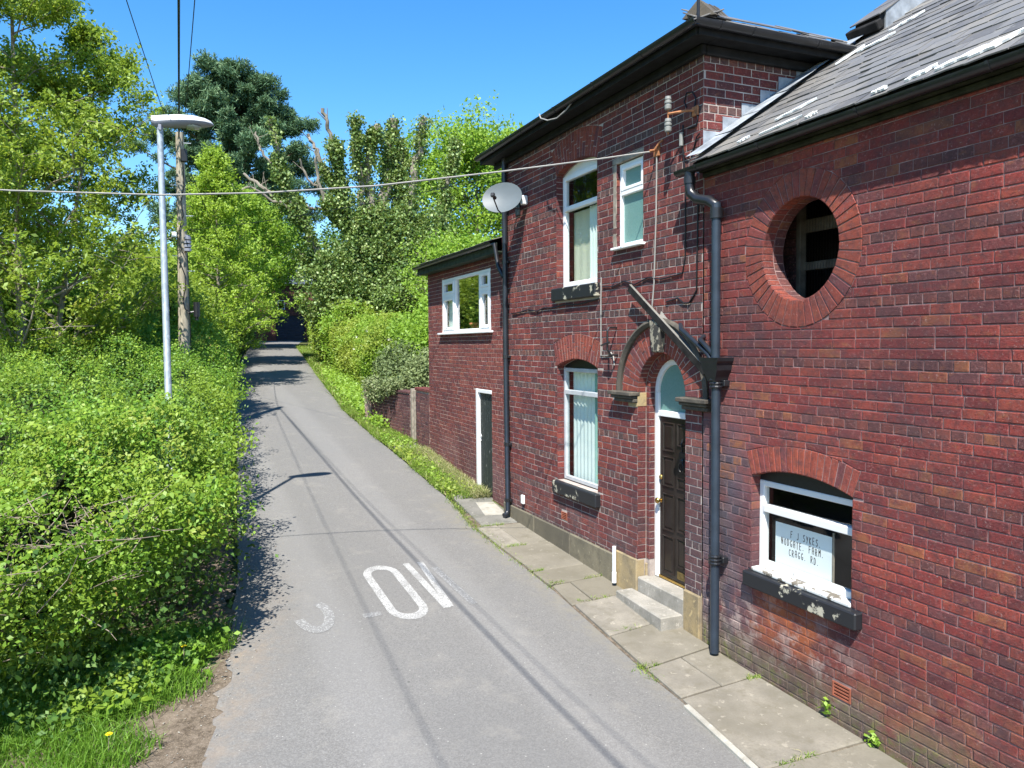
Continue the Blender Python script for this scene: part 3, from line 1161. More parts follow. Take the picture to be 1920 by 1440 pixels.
def road_pt(x, y, dz=.004):
    a, b = lx(y), rx(y)
    t = (x - a) / (b - a)
    i = min(9, max(0, int(t * 10)))
    c0, c1 = .03 * (1 - (2 * i / 10 - 1) ** 2), .03 * (1 - (2 * (i + 1) / 10 - 1) ** 2)
    return (x, y, g(y) + c0 + (c1 - c0) * (t * 10 - i) + dz)


def stroke(mb, pts, w):
    pts = [Vector((p[0], p[1])) for p in pts]
    L, R_ = [], []
    for i in range(len(pts)):
        t = (pts[min(i + 1, len(pts) - 1)] - pts[max(i - 1, 0)]).normalized()
        nn = Vector((-t.y, t.x))
        # strokes of road letters are stretched along the road
        L.append(pts[i] + Vector((nn.x * w / 2, nn.y * w * .85)))
        R_.append(pts[i] - Vector((nn.x * w / 2, nn.y * w * .85)))
    for i in range(len(pts) - 1):
        n = max(1, int((pts[i + 1] - pts[i]).length / .25))
        for k in range(n):
            a, b = k / n, (k + 1) / n
            q = [L[i].lerp(L[i + 1], a), R_[i].lerp(R_[i + 1], a), R_[i].lerp(R_[i + 1], b), L[i].lerp(L[i + 1], b)]
            mb.quad(*[road_pt(*p) for p in q])


def ell(cx, cy, rx_, ry_, a0, a1, n):
    return [(cx + rx_ * math.sin(math.radians(a0 + (a1 - a0) * i / n)), cy + ry_ * math.cos(math.radians(a0 + (a1 - a0) * i / n))) for i in range(n + 1)]


mb = MB()
stroke(mb, ell(1.29, 8.70, .165, .40, 35, 262, 16), .11)
mb.build('letter', mMARKF, slow, label='nearly worn away letter S')
mb = MB()
stroke(mb, [(1.80, 8.47), (2.0, 8.47)], .07)
mb.build('letter', mMARKF, slow, label='nearly worn away letter L')
mb = MB()
stroke(mb, ell(2.32, 9.72, .185, .26, -90, 90, 10) + ell(2.32, 8.52, .185, .26, 90, 270, 10) + [(2.135, 9.72)], .10)
mb.build('letter', mMARK, slow, label='letter O')
mb = MB()
stroke(mb, [(2.72, 10.02), (2.755, 8.36)], .09)
stroke(mb, [(2.92, 10.02), (2.80, 8.38)], .085)
mb.build('letter', mMARK, slow, label='letter W, right half worn away')
mb = MB()
stroke(mb, [(3.03, 9.75), (3.09, 8.36)], .10)
mb.build('letter_stroke', mMARKF, slow)

# ================================================================== BUILDING A  (near wing)
A = thing('outbuilding', 'near red brick wing with a round bull-eye opening and patched slate roof', 'building', (5.2, 4.0, 0))
fr = Frame((5, 0, 0), (0, 1, 0), (-1, 0, 0))
YJ = 6.57                       # joint between the wing and the house
A0 = -1.2
wA_c, wA_hw, wA_zb, wA_zs, wA_rise = 5.215, .605, 1.02, 1.935, .10
RA = (wA_hw ** 2 + wA_rise ** 2) / (2 * wA_rise)
hA = math.asin(wA_hw / RA)
zcA = wA_zs + wA_rise - RA
inA = [(wA_c - wA_hw, wA_zb), (wA_c + wA_hw, wA_zb)] + arc_pts(wA_c, zcA, RA, hA, -hA, 10)
rectA = [(wA_c - wA_hw, wA_zb), (wA_c + wA_hw, wA_zb), (wA_c + wA_hw, wA_zs), (wA_c - wA_hw, wA_zs)]
secA = [(wA_c - wA_hw, wA_zs - .001), (wA_c + wA_hw, wA_zs - .001)] + arc_pts(wA_c, zcA, RA + .232, hA, -hA, 12)
ocy, ocz, ori, oro = 5.24, 4.02, .455, .69
circ = lambda r, n=40: arc_pts(ocy, ocz, r, 0, -2 * math.pi, n)[:-1]
sillA = [(4.50, .865), (5.86, .865), (5.86, 1.02), (4.50, 1.02)]
ventA = [(4.595, .205), (4.80, .205), (4.80, .345), (4.595, .345)]
broken1 = [(3.86, .60), (3.97, .60), (3.97, .66), (3.86, .66)]
mb = MB()
ZT = 5.0
sheet_with_holes(mb, fr, A0, YJ, -.7, ZT, [inA, circ(ori), [(ventA[0][0] + .02, ventA[0][1] + .02), (ventA[1][0] - .02, ventA[1][1] + .02), (ventA[2][0] - .02, ventA[2][1] - .02), (ventA[0][0] + .02, ventA[2][1] - .02)]])
reveal(mb, fr, inA, .14)
reveal(mb, fr, circ(ori), .24)
wallA = mb.build('wall', mMA, A)
lay_bricks(fr, wallA, A0, YJ, g, ZT - .02, .0819, 2.53, .2375, [rectA, secA, circ(oro), sillA, ventA], mBA, mBAh, .0068, .0065, .0055, 21)
# jamb bricks of the window
mb = MB()
jamb_bricks(mb, fr, wA_c + wA_hw, 1.02, wA_zs, .12, .0819, 1, 3)
jamb_bricks(mb, fr, wA_c - wA_hw, 1.02, wA_zs, .12, .0819, -1, 4)
mb.build('jamb_brickwork', mBA, wallA, kind='stuff')
mb = MB()
mb.quad(fr.P(wA_c - .3, wA_zs + .11, -.001), fr.P(wA_c + .3, wA_zs + .11, -.001), fr.P(wA_c + .3, wA_zs + .2, -.001), fr.P(wA_c - .3, wA_zs + .2, -.001))
archA = mb.build('arch', mMA, A)
voussoirs(fr, archA, wA_c, zcA, RA, RA + .228, -hA, hA, 18, mBR, None, .009, .12, 8)
mb = MB()
mb.quad(fr.P(ocy - .1, ocz + .55, -.001), fr.P(ocy + .1, ocz + .55, -.001), fr.P(ocy + .1, ocz + .6, -.001), fr.P(ocy - .1, ocz + .6, -.001))
ring = mb.build('brick_ring', mMA, A)
voussoirs(fr, ring, ocy, ocz, ori, oro - .004, 0, 2 * math.pi, 44, mBR, None, .010, .12, 9)
mb = MB()
jb = random.Random(2)
for i in range(36):
    a0_, a1_ = i * 10, i * 10 + 10
    a0_, a1_ = math.radians(a0_), math.radians(a1_)
    am = (a0_ + a1_) / 2
    nn = -(fr.U * math.sin(am) + Vector((0, 0, math.cos(am))))
    c0 = fr.P(ocy + ori * math.sin(a0_ + .01), ocz + ori * math.cos(a0_ + .01))
    c1 = fr.P(ocy + ori * math.sin(a1_ - .01), ocz + ori * math.cos(a1_ - .01))
    mb.raised([c0 - fr.N * .125, c1 - fr.N * .125, c1 - fr.N * .235, c0 - fr.N * .235], nn, .005 + jb.uniform(-.003, .004), .004, 0, jb.random())
mb.build('soffit_brickwork', mBAh, ring, kind='stuff')
mb = MB()
fI = Frame((5.50, 0, 0), (0, 1, 0), (-1, 0, 0))
mb.quad(fI.P(5.80, 3.3), fI.P(6.4, 3.3), fI.P(6.4, 4.88), fI.P(5.80, 4.88))
mINSHADE = brick_mat('shaded_inner_brick', [(0, (.035, .02, .02)), (1, (.085, .036, .034))], 'N')  # brick colour darkened to stand for the shade inside the opening
inner = mb.build('inner_wall', mDARKIN, A)
lay_bricks(fI, inner, 5.80, 6.4, lambda u: 3.3, 4.8, .0819, 2.53, .2375, [], mINSHADE, mINSHADE, .008, .006, .004, 91, 6, 30)
# timbers and chicken wire in the round opening
mb = MB()
mb.box((5.52, 5.77, 3.3), (5.60, 5.83, 4.85), 0, .006)
mb.box((5.57, 4.9, 4.25), (5.60, 5.77, 4.38), 0, .006)
mb.box((5.57, 4.9, 3.89), (5.60, 5.77, 3.97), 0, .006)
mb.build('timber_boarding', simple('dull_timber', (.13, .115, .09), .9, .3, 9, .1, .3), A)  # boards in one dull brown
mb = MB()
for i in range(20):
    y = 5.05 + i * .035
    for dz_ in (1, -1):
        pts = [(5.55 + .002 * dz_, y + (.007 if (k + (dz_ > 0)) % 2 else -.007), 3.5 + k * .035) for k in range(31)]
        mb.tube(pts, .0016, 3, 0, 0, False)
mb.build('wire_netting', mIRON, A, kind='stuff')
# broken brick hollows are shallow: leave the mortar; window sill, frame, panes
mb = MB()
mb.box((4.92, 4.50, .868), (5.14, 5.86, 1.012), 0, .012)
mb.build('window_sill', mSILL, A)
mb = MB()
x0, x1 = 5.09, 5.155
y0, y1, z0, z1 = wA_c - wA_hw + .005, wA_c + wA_hw - .005, 1.04, 1.885
rect_frame(mb, x0, x1, y0, y1, z0, z1, .065, 0, .006, .07, .055)
mb.box((x0 - .012, y0 + .065, 1.585), (x1, y1 - .065, 1.655), 0, .006)
winA = mb.build('window', mWHITEW, A)
mb = MB()
mb.box((4.985, y0 - .0, 1.012), (5.10, y1, 1.05), 0, .01)
mb.build('sill_board', mSILLW, winA)
pane(winA, 5.125, y0 + .06, y1 - .06, 1.105, 1.59, mGLASSD)
pane(winA, 5.125, y0 + .06, y1 - .06, 1.65, 1.835, mGLASSD)
mb = MB()
pl = [(y0, 1.885), (y1, 1.885)] + arc_pts(wA_c, zcA, RA - .003, hA * .98, -hA * .98, 8)
mb.add([fr.P(p[0], p[1], -.10) for p in pl], [list(range(len(pl)))])
mb.build('head_board', mIRON, winA)

# paper notice inside the window
mb = MB()
mb.box((5.165, 4.985, 1.075), (5.168, 5.675, 1.50), 0)
notice = mb.build('paper_notice', mPAPER)
tag(notice, 'white hand-lettered paper notice inside the low window with rotten sill', 'notice')
GLY = {'F': [[(0, 0), (0, 1), (.6, 1)], [(0, .55), (.45, .55)]], 'J': [[(.5, 1), (.5, .15), (.3, 0), (.05, .12)]],
       'S': [[(.6, .88), (.35, 1), (.05, .8), (.2, .55), (.5, .45), (.58, .18), (.3, 0), (0, .12)]],
       'Y': [[(0, 1), (.3, .5)], [(.6, 1), (.2, 0)]], 'K': [[(0, 0), (0, 1)], [(.55, 1), (.05, .5), (.6, 0)]],
       'E': [[(.55, 1), (0, 1), (0, 0), (.55, 0)], [(0, .52), (.45, .52)]], 'N': [[(0, 0), (0, 1), (.55, 0), (.55, 1)]],
       'O': [[(.3, 1), (.05, .8), (0, .4), (.15, .05), (.4, 0), (.6, .3), (.55, .8), (.3, 1)]], 'D': [[(0, 0), (0, 1), (.4, .9), (.58, .5), (.4, .08), (0, 0)]],
       'G': [[(.58, .85), (.3, 1), (.02, .7), (.05, .2), (.35, 0), (.58, .2), (.58, .42), (.35, .42)]], 'A': [[(0, 0), (0, .8), (.2, 1), (.45, 1), (.58, .8), (.58, 0)], [(0, .48), (.58, .48)]],
       'T': [[(0, 1), (.6, 1)], [(.3, 1), (.3, 0)]], 'R': [[(0, 0), (0, 1), (.45, .95), (.5, .65), (.4, .52), (0, .5)], [(.2, .5), (.58, 0)]],
       'M': [[(0, 0), (.02, 1), (.32, .5), (.6, 1), (.62, 0)]], 'C': [[(.58, .85), (.3, 1), (.02, .7), (.05, .2), (.35, 0), (.58, .15)]], '.': [[(.1, .0), (.18, .06)]], ' ': []}
mb = MB()
lr = random.Random(3)
for txt, yst, zt, ch in (("F J SYKES.", 5.475, 1.385, .062), ("NODGATE. FARM.", 5.595, 1.300, .062), ("CRAGG. RD.", 5.495, 1.212, .062)):
    cw = .0385
    for i, c in enumerate(txt):
        yy = yst - i * cw
        dz_ = lr.uniform(-.004, .004) - i * .0006
        for st in GLY[c]:
            for p, q in zip(st[:-1], st[1:]):
                a = Vector((5.1645, yy - p[0] * .031, zt + dz_ + p[1] * ch))
                b = Vector((5.1645, yy - q[0] * .031, zt + dz_ + q[1] * ch))
                d = (b - a)
                if d.length < 1e-5:
                    continue
                nn = Vector((0, -d.z, d.y)).normalized() * .0034
                e = d.normalized() * .002
                mb.quad(a - e + nn, a - e - nn, b + e - nn, b + e + nn)
off = rootloc(notice)
mb.build('handwriting', mINK, notice)
# wooden batten beside the notice
mb = MB()
mb.box((5.17, 4.968, 1.06), (5.185, 4.985, 1.54), 0, .002)
tag(mb.build('wooden_batten', mWOODG), 'thin upright wooden batten beside the paper notice behind the glass', 'batten')

# air brick
mb = MB()
vy0, vy1, vz0, vz1 = 4.60, 4.795, .21, .34
mb.box((4.990, vy0, vz0), (5.06, vy0 + .018, vz1), 0, .003)
mb.box((4.990, vy1 - .018, vz0), (5.06, vy1, vz1), 0, .003)
for k in range(5):
    z = vz0 + k * (vz1 - vz0 - .016) / 4
    mb.box((4.992, vy0 + .018, z), (5.06, vy1 - .018, z + .016), 0, .002)
mb.build('air_brick', mVENT, A)
mb = MB()
mb.quad((5.065, vy0 - .05, vz0 - .05), (5.065, vy1 + .05, vz0 - .05), (5.065, vy1 + .05, vz1 + .05), (5.065, vy0 - .05, vz1 + .05))
mb.build('vent_lining', mDARKIN, A)

# closed shell behind the front wall
mb = MB()
mb.quad((9.5, A0, -1), (9.5, YJ, -1), (9.5, YJ, 7.9), (9.5, A0, 7.9))
mb.quad((5.005, A0, -1), (9.5, A0, -1), (9.5, A0, 7.9), (5.005, A0, 4.98))
mb.quad((5.02, YJ - .02, -1), (9.5, YJ - .02, -1), (9.5, YJ - .02, 7.9), (5.02, YJ - .02, 4.98))
mb.quad((5.4, A0, 2.9), (9.5, A0, 2.9), (9.5, YJ, 2.9), (5.02, YJ, 2.9))
mb.quad((5.02, A0, 2.4), (9.5, A0, 2.4), (9.5, YJ, 2.4), (5.02, YJ, 2.4))
mb.quad((6.2, A0, -1), (6.2, YJ, -1), (6.2, YJ, 5.6), (6.2, A0, 5.6))
mb.build('interior', mDARKIN, A)

# roof of the wing
RS = Vector((1, 0, .68)).normalized()
RN = Vector((-.68, 0, 1)).normalized()
R0 = Vector((4.80, 0, 5.005))


def rp(s, y, h=0.0):
    return R0 + RS * s + RN * h + Vector((0, y, 0))


mb = MB()
mb.quad(rp(.02, A0), rp(.02, 6.52), rp(4.4, 6.52), rp(4.4, A0))
mb.quad(rp(.02, A0, -.06), rp(.02, 6.52, -.06), rp(.02, 6.52), rp(.02, A0))
mb.quad(rp(4.4, A0), rp(4.4, 6.52), rp(4.4, 6.52) + Vector((4, 0, -2.7)), rp(4.4, A0) + Vector((4, 0, -2.7)))
roofA = mb.build('roof', mFASC, A)
slv = []
sr = random.Random(12)
for q in range(10):
    m2 = MB()
    hh = sr.uniform(.010, .015)
    tilt = sr.uniform(.014, .024)
    sk = sr.uniform(-.012, .012)
    w = .292
    ln = .40
    f = lambda s, y, h: RS * s + RN * h + Vector((0, y, 0))
    # tapered slate: lower edge lifted on the course below, ragged lower edge
    lo = [f(sr.uniform(-.01, .01), -w / 2, tilt), f(sr.uniform(-.012, .012), 0, tilt), f(sk, w / 2, tilt)]
    up = [f(ln, -w / 2, .004), f(ln, 0, .004), f(ln, w / 2, .004)]
    top = lo + up
    bot = [p - RN * hh for p in top]
    fs = [(0, 1, 4, 3), (1, 2, 5, 4), (6, 7, 1, 0), (7, 8, 2, 1), (6, 0, 3, 9), (8, 11, 5, 2)]
    m2.add(top + bot, fs)
    slv.append(m2)
smesh = [m.mesh('slate', mSLATE) for m in slv]
EXPO = .205
cand = []
for r in range(22):
    s = -.02 + r * EXPO
    y = A0 + (.146 if r % 2 else 0) + sr.uniform(-.02, .02)
    while y < 6.40:
        p = rp(s + sr.uniform(-.007, .007), y + .146, sr.uniform(.003, .012))
        q = px(p + RS * .1)
        sc = q[2] if q and -40 < q[0] < 1960 and -60 < q[1] < 1440 else 0
        cand.append((sc, p))
        y += .292 + sr.uniform(.002, .008)
cand.sort(key=lambda t: -t[0])
ra = rootloc(roofA)
st = MB()
for i, (sc, p) in enumerate(cand):
    k = sr.randrange(10)
    if i < 300 and sc > 0:
        o = bpy.data.objects.new('slate', smesh[k])
        o.location = p - ra
        o.parent = roofA
        COL.objects.link(o)
    else:
        st.add([v_ + Vector(p) for v_ in [Vector(t) for t in slv[k].v]], slv[k].f, 0, sr.uniform(.01, .99))
st.build('slating', mSLATE, roofA, kind='stuff')
# smeared white sealant patches
SMEAR = [((4.67, 4.33), (4.86, 4.2), .05), ((4.63, 4.04), (4.95, 3.86), .06), ((4.76, 3.80), (4.95, 3.50), .06), ((4.70, 3.55), (5.02, 3.28), .08), ((4.77, 5.55), (4.93, 5.12), .035),
         ((4.70, 5.85), (4.9, 5.74), .035), ((5.1, 5.64), (5.29, 5.32), .04), ((4.81, 5.0), (4.88, 4.9), .05), ((6.43, 5.95), (6.57, 5.6), .06), ((6.76, 5.85), (6.97, 5.6), .05), ((6.3, 6.1), (6.6, 6.0), .05)]
for (xa, ya), (xb, yb), w in SMEAR:
    n = 16
    sa, sb = (max(xa, 4.84) - 4.80) / RS.x, (xb - 4.80) / RS.x
    top, low = [], []
    f1_, f2_, f3_ = sr.uniform(0, 6), sr.uniform(0, 6), sr.uniform(0, 6)
    for i in range(n + 1):
        t = i / n
        s_, y_ = sa + (sb - sa) * t, ya + (yb - ya) * t
        en_ = math.sin(math.pi * (t * .94 + .03)) ** .55
        ww = w * en_ * (1 + .35 * math.sin(t * 9 + f1_) + .2 * math.sin(t * 19 + f2_))
        wl = w * en_ * (1 + .4 * math.sin(t * 8 + f3_) + .22 * math.sin(t * 23 + f1_))
        top.append((s_ + ww * .7, y_ + ww * .3))
        low.append((s_ - wl * .5, y_ - wl * .3))
    m2 = MB()
    vs_ = [rp(a, b, .047) for a, b in top] + [rp(a, b, .047) for a, b in low] + [rp(a, b, .03) for a, b in top] + [rp(a, b, .03) for a, b in low]
    k = n + 1
    fs = [(i, i + 1, k + i + 1, k + i) for i in range(n)] + [(2 * k + i, 2 * k + i + 1, i + 1, i) for i in range(n)] + [(k + i, k + i + 1, 3 * k + i + 1, 3 * k + i) for i in range(n)]
    m2.add(vs_, fs)
    m2.build('sealant_smear', mPATCH, roofA)
# eaves: soffit board, fascia, gutter with brackets
mb = MB()
mb.box((4.945, A0, 4.885), (4.994, 6.54, 4.935), 0, .01)
mb.box((4.91, A0, 4.937), (4.99, 6.56, 5.0), 0, .01)
mb.build('eaves_board', simple('mossy_fascia', (.026, .028, .018), .8, .5, 9, .1, .3), A)


def half_round(cx, cz, r, th, n=9):
    pr = [(cx + r * math.cos(math.pi + math.pi * i / n), cz + r * math.sin(math.pi + math.pi * i / n)) for i in range(n + 1)]
    pr += [(cx + (r - th) * math.cos(2 * math.pi - math.pi * i / n), cz + (r - th) * math.sin(2 * math.pi - math.pi * i / n)) for i in range(n + 1)]
    return pr


mb = MB()
mb.extrude(half_round(0, 0, .056, .006), (4.832, A0, 4.985), (4.832, 6.80, 4.985), (1, 0, 0), (0, 0, 1))
mb.extrude([(.054 * math.cos(math.pi + math.pi * i / 9), .054 * math.sin(math.pi + math.pi * i / 9)) for i in range(10)], (4.832, 6.785, 4.985), (4.832, 6.80, 4.985), (1, 0, 0), (0, 0, 1))
gutA = mb.build('gutter', mBLACK, A, True)
for y in (6.62, 6.45, 5.55, 4.45, 3.4, 2.4):
    mb = MB()
    mb.extrude(half_round(0, 0, .061, .005), (4.832, y - .012, 4.987), (4.832, y + .012, 4.987), (1, 0, 0), (0, 0, 1))
    mb.build('gutter_bracket', mBLACK, gutA)
# raised slated ridge with lead cheek at the far verge
mb = MB()
b0 = [Vector((6.98, 6.18, 6.50)), Vector((6.98, 6.50, 6.50)), Vector((9.2, 6.50, 8.0)), Vector((9.2, 6.05, 8.0))]
mb.add(b0 + [p + Vector((0, 0, .20)) for p in b0], [(4, 5, 6, 7), (0, 1, 5, 4), (1, 2, 6, 5), (2, 3, 7, 6), (3, 0, 4, 7), (0, 1, 2, 3)])
dorm = mb.build('dormer', mFASC, A)
mb = MB()
p0, p1, p2, p3 = Vector((7.05, 6.155, 6.50)), Vector((9.2, 6.02, 8.0)), Vector((9.2, 6.02, 8.24)), Vector((7.05, 6.155, 6.76))
mb.add([p0, p1, p2, p3, p0 + Vector((0, .03, 0)), p3 + Vector((0, .03, 0))], [(0, 1, 2, 3), (0, 3, 5, 4)])
mb.build('lead_cheek', mLEAD, dorm)
mb = MB()
for k in range(6):
    c = Vector((7.10 + k * .36, 6.34, 6.80 + k * .245))
    mb.obox(c, Vector((1, 0, .68)).normalized(), Vector((0, 1, 0)), RN, .40, .40, .016, 0, .003)
mb.build('slating', mSLATE, dorm)
mb = MB()
mb.obox((6.96, 6.36, 6.60), Vector((0, 1, .04)).normalized(), Vector((1, 0, .68)).normalized(), RN, .42, .10, .10, 0, .01)
mb.build('fascia', mWOODD, dorm)

# ---- main downpipe with hopper, at the joint of the two buildings
DP = thing('downpipe', 'thick slate-blue cast downpipe with hopper head beside the brown front door', 'downpipe', (4.9, 6.24, g(6.24) + .03))
mb = MB()
mb.tube([(4.90, 6.25, 4.58), (4.90, 6.25, 3.03)], .045, 14)
mb.tube([(4.895, 6.235, 2.86), (4.895, 6.235, .06)], .045, 14)
mb.build('pipe', mPIPE, DP, True)
mb = MB()
mb.tube([(4.838, 6.60, 4.95), (4.838, 6.60, 4.80), (4.842, 6.585, 4.73), (4.855, 6.50, 4.66), (4.885, 6.34, 4.615), (4.90, 6.262, 4.56), (4.90, 6.25, 4.46)], .052, 14)
mb.tube([(4.838, 6.60, 4.90), (4.838, 6.60, 4.83)], .06, 14)
mb.tube([(4.90, 6.25, 4.53), (4.90, 6.25, 4.43)], .059, 14)
mb.build('swan_neck', mBLACK, DP, True)
for z in (2.80, 1.02):
    mb = MB()
    for dz_ in (-.035, 0, .035):
        mb.lathe((4.895, 6.235, z + dz_), (0, 0, 1), [(.05, -.014), (.064, -.01), (.068, 0), (.064, .01), (.05, .014)], 14)
    mb.tube([(4.895, 6.235, z - .05), (4.895, 6.235, z + .05)], .058, 14)
    mb.box((4.93, 6.15, z - .03), (5.0, 6.32, z + .03), 0, .006)
    mb.build('collar', mBLACK, DP)
mb = MB()
sec = [(.15, .10, 3.055), (.145, .095, 3.02), (.125, .09, 3.0), (.115, .08, 2.93), (.075, .065, 2.86), (.06, .06, 2.82)]
vs_ = []
for hw, hd, z in sec:
    vs_ += [(4.895 - hd, 6.235 - hw, z), (4.995, 6.235 - hw, z), (4.995, 6.235 + hw, z), (4.895 - hd, 6.235 + hw, z)]
fs = [(i * 4 + k, i * 4 + (k + 1) % 4, i * 4 + 4 + (k + 1) % 4, i * 4 + 4 + k) for i in range(5) for k in range(4)]
ins = [(4.815, 6.105, 3.055), (4.98, 6.105, 3.055), (4.98, 6.365, 3.055), (4.815, 6.365, 3.055), (4.84, 6.14, 2.95), (4.98, 6.14, 2.95), (4.98, 6.33, 2.95), (4.84, 6.33, 2.95)]
b_ = len(vs_)
vs_ += ins
fs += [(k, (k + 1) % 4, b_ + (k + 1) % 4, b_ + k) for k in range(4)] + [(b_ + k, b_ + (k + 1) % 4, b_ + 4 + (k + 1) % 4, b_ + 4 + k) for k in range(4)] + [(b_ + 4, b_ + 5, b_ + 6, b_ + 7)]
mb.add(vs_, fs)
mb.build('hopper', mBLACK, DP)
# waste pipes entering the hopper
for nm, pts in (('upper', [(5.0, 6.98, 3.40), (4.93, 6.86, 3.345), (4.90, 6.36, 3.08), (4.90, 6.30, 3.0)]), ('lower', [(5.0, 6.56, 3.27), (4.90, 6.50, 3.235), (4.90, 6.25, 3.06)])):
    mb = MB()
    mb.tube(pts, .026, 10)
    o = mb.build('waste_pipe', mPIPE2, None, True)
    tag(o, ('longer' if nm == 'upper' else 'shorter') + ' black waste pipe sloping down into the hopper by the stone hood', 'pipe')

# ================================================================== BUILDING B  (house)
B = thing('house', 'two-storey dark red brick house with arched front door and hipped eaves', 'house', (5.2, 9.3, .15))
B0, B1 = 6.59, 12.0
winB_c, winB_hw = 9.375, .59


def seg(zb, zs, rise, ring, c=winB_c, hw=winB_hw):
    R = (hw * hw + rise * rise) / (2 * rise)
    h = math.asin(hw / R)
    zc = zs + rise - R
    inn = [(c - hw, zb), (c + hw, zb)] + arc_pts(c, zc, R, h, -h, 10)
    rect = [(c - hw, zb), (c + hw, zb), (c + hw, zs), (c - hw, zs)]
    sec_ = [(c - hw, zs - .001), (c + hw, zs - .001)] + arc_pts(c, zc, R + ring, h, -h, 12)
    return inn, rect, sec_, R, h, zc


in3, re3, se3, R3, h3, zc3 = seg(1.23, 2.885, .115, .34)
in1, re1, se1, R1, h1, zc1 = seg(3.99, 5.60, .115, .385)
rectB2 = [(7.71, 4.37), (8.30, 4.37), (8.30, 5.41), (7.71, 5.41)]
dc, dr, dzs = 7.352, .475, 2.62
doorIn = [(dc - dr, -.5), (dc + dr, -.5)] + arc_pts(dc, dzs, dr, math.pi / 2, -math.pi / 2, 16)
doorRect = [(dc - dr, -.5), (dc + dr, -.5), (dc + dr, dzs), (dc - dr, dzs)]
doorRing = [(dc - dr - .34, dzs), (dc + dr + .34, dzs)] + arc_pts(dc, dzs, dr + .34, math.pi / 2, -math.pi / 2, 20)[1:-1]
sill3 = [(8.72, 1.05), (10.02, 1.05), (10.02, 1.23), (8.72, 1.23)]
sill1 = [(8.72, 3.79), (10.02, 3.79), (10.02, 3.99), (8.72, 3.99)]
plin = [(8.34, -.5), (11.98, -.5), (11.98, .535), (8.34, .535)]
blkL = [(dc + dr, -.5), (8.32, -.5), (8.32, .60), (dc + dr, .60)]
blkR = [(6.592, -.5), (dc - dr, -.5), (dc - dr, .52), (6.592, .52)]
impL = [(dc + dr, 2.50), (8.30, 2.50), (8.30, dzs), (dc + dr, dzs)]
ventB = [(9.665, .675), (9.845, .675), (9.845, .795), (9.665, .795)]
mb = MB()
sheet_with_holes(mb, fr, B0, B1, -.7, 6.16, [in3, in1, rectB2, doorIn, [(9.68, .69), (9.83, .69), (9.83, .78), (9.68, .78)]])
for p_ in (in3, in1):
    reveal(mb, fr, p_, .14)
reveal(mb, fr, rectB2, .09)
# second order of the doorway
reveal(mb, fr, doorIn, .12)
dr2 = .405
di2 = [(dc - dr2, -.5), (dc + dr2, -.5)] + arc_pts(dc, dzs, dr2, math.pi / 2, -math.pi / 2, 16)
for i in range(len(doorIn)):
    j = (i + 1) % len(doorIn)
    mb.quad(fr.P(*doorIn[i], -.12), fr.P(*doorIn[j], -.12), fr.P(*di2[j], -.12), fr.P(*di2[i], -.12))
    mb.quad(fr.P(*di2[i], -.12), fr.P(*di2[j], -.12), fr.P(*di2[j], -.30), fr.P(*di2[i], -.30))
wallB = mb.build('wall', mMB, B)
lay_bricks(fr, wallB, B0, B1, g, 6.15, .0847, 3.578, .234, [re3, se3, re1, se1, rectB2, doorRect, doorRing, sill3, sill1, plin, blkL, blkR, impL, ventB], mBB, mBBh, .0094, .005, .004, 33)
mb = MB()
for (zb, zs) in ((1.23, 2.885), (3.99, 5.60)):
    jamb_bricks(mb, fr, winB_c + winB_hw, zb, zs, .12, .0847, 1, 3)
    jamb_bricks(mb, fr, winB_c - winB_hw, zb, zs, .12, .0847, -1, 4)
jamb_bricks(mb, fr, 8.30, 4.37, 5.41, .06, .0847, 1, 6)
jamb_bricks(mb, fr, 7.71, 4.37, 5.41, .06, .0847, -1, 7)
jamb_bricks(mb, fr, dc + dr, .60, dzs, .115, .0847, 1, 8)
jamb_bricks(mb, fr, dc - dr, .52, dzs, .115, .0847, -1, 9)
# bricks of the inner order
jr = random.Random(8)
z = .60
while z < dzs - .03:
    zt = min(z + .0847, dzs)
    for s in (1, -1):
        u_a, u_b = dc + s * dr2, dc + s * (dr - .006)
        mb.raised([fr.P(u_a, z + .005, -.12), fr.P(u_b, z + .005, -.12), fr.P(u_b, zt - .005, -.12), fr.P(u_a, zt - .005, -.12)], fr.N, .006, .003, 0, jr.random())
        c_ = [fr.P(u_a, z + .005, -.117), fr.P(u_a, zt - .005, -.117), fr.P(u_a, zt - .005, -.19), fr.P(u_a, z + .005, -.19)]
        mb.raised(c_, fr.U * (-s), .005, .003, 0, jr.random())
    z = zt
mb.build('jamb_brickwork', mBB, wallB, kind='stuff')
for nm, c_, zc_, R_, h_, ring_, n_ in (('lower', winB_c, zc3, R3, h3, .336, 17), ('upper', winB_c, zc1, R1, h1, .38, 17)):
    mb = MB()
    zz = zc_ + R_ + .12
    mb.quad(fr.P(c_ - .1, zz, -.001), fr.P(c_ + .1, zz, -.001), fr.P(c_ + .1, zz + .05, -.001), fr.P(c_ - .1, zz + .05, -.001))
    a_ = mb.build('window_arch', mMB, B)
    voussoirs(fr, a_, c_, zc_, R_, R_ + ring_, -h_, h_, n_, mBR, [[0, .66, 1], [0, .33, 1], [0, .5, 1]], .006, .11, 14)
mb = MB()
mb.quad(fr.P(dc - .1, dzs + .58, -.001), fr.P(dc + .1, dzs + .58, -.001), fr.P(dc + .1, dzs + .6, -.001), fr.P(dc - .1, dzs + .6, -.001))
a_ = mb.build('door_arch', mMB, B)
voussoirs(fr, a_, dc, dzs, dr, dr + .335, -math.pi / 2, math.pi / 2, 25, mBR, [[0, .66, 1], [0, .33, 1]], .006, .11, 15)
fi = Frame((5.12, 0, 0), (0, 1, 0), (-1, 0, 0))
voussoirs(fi, a_, dc, dzs, dr2, dr - .005, -math.pi / 2, math.pi / 2, 21, mBR, None, .008, .08, 16)
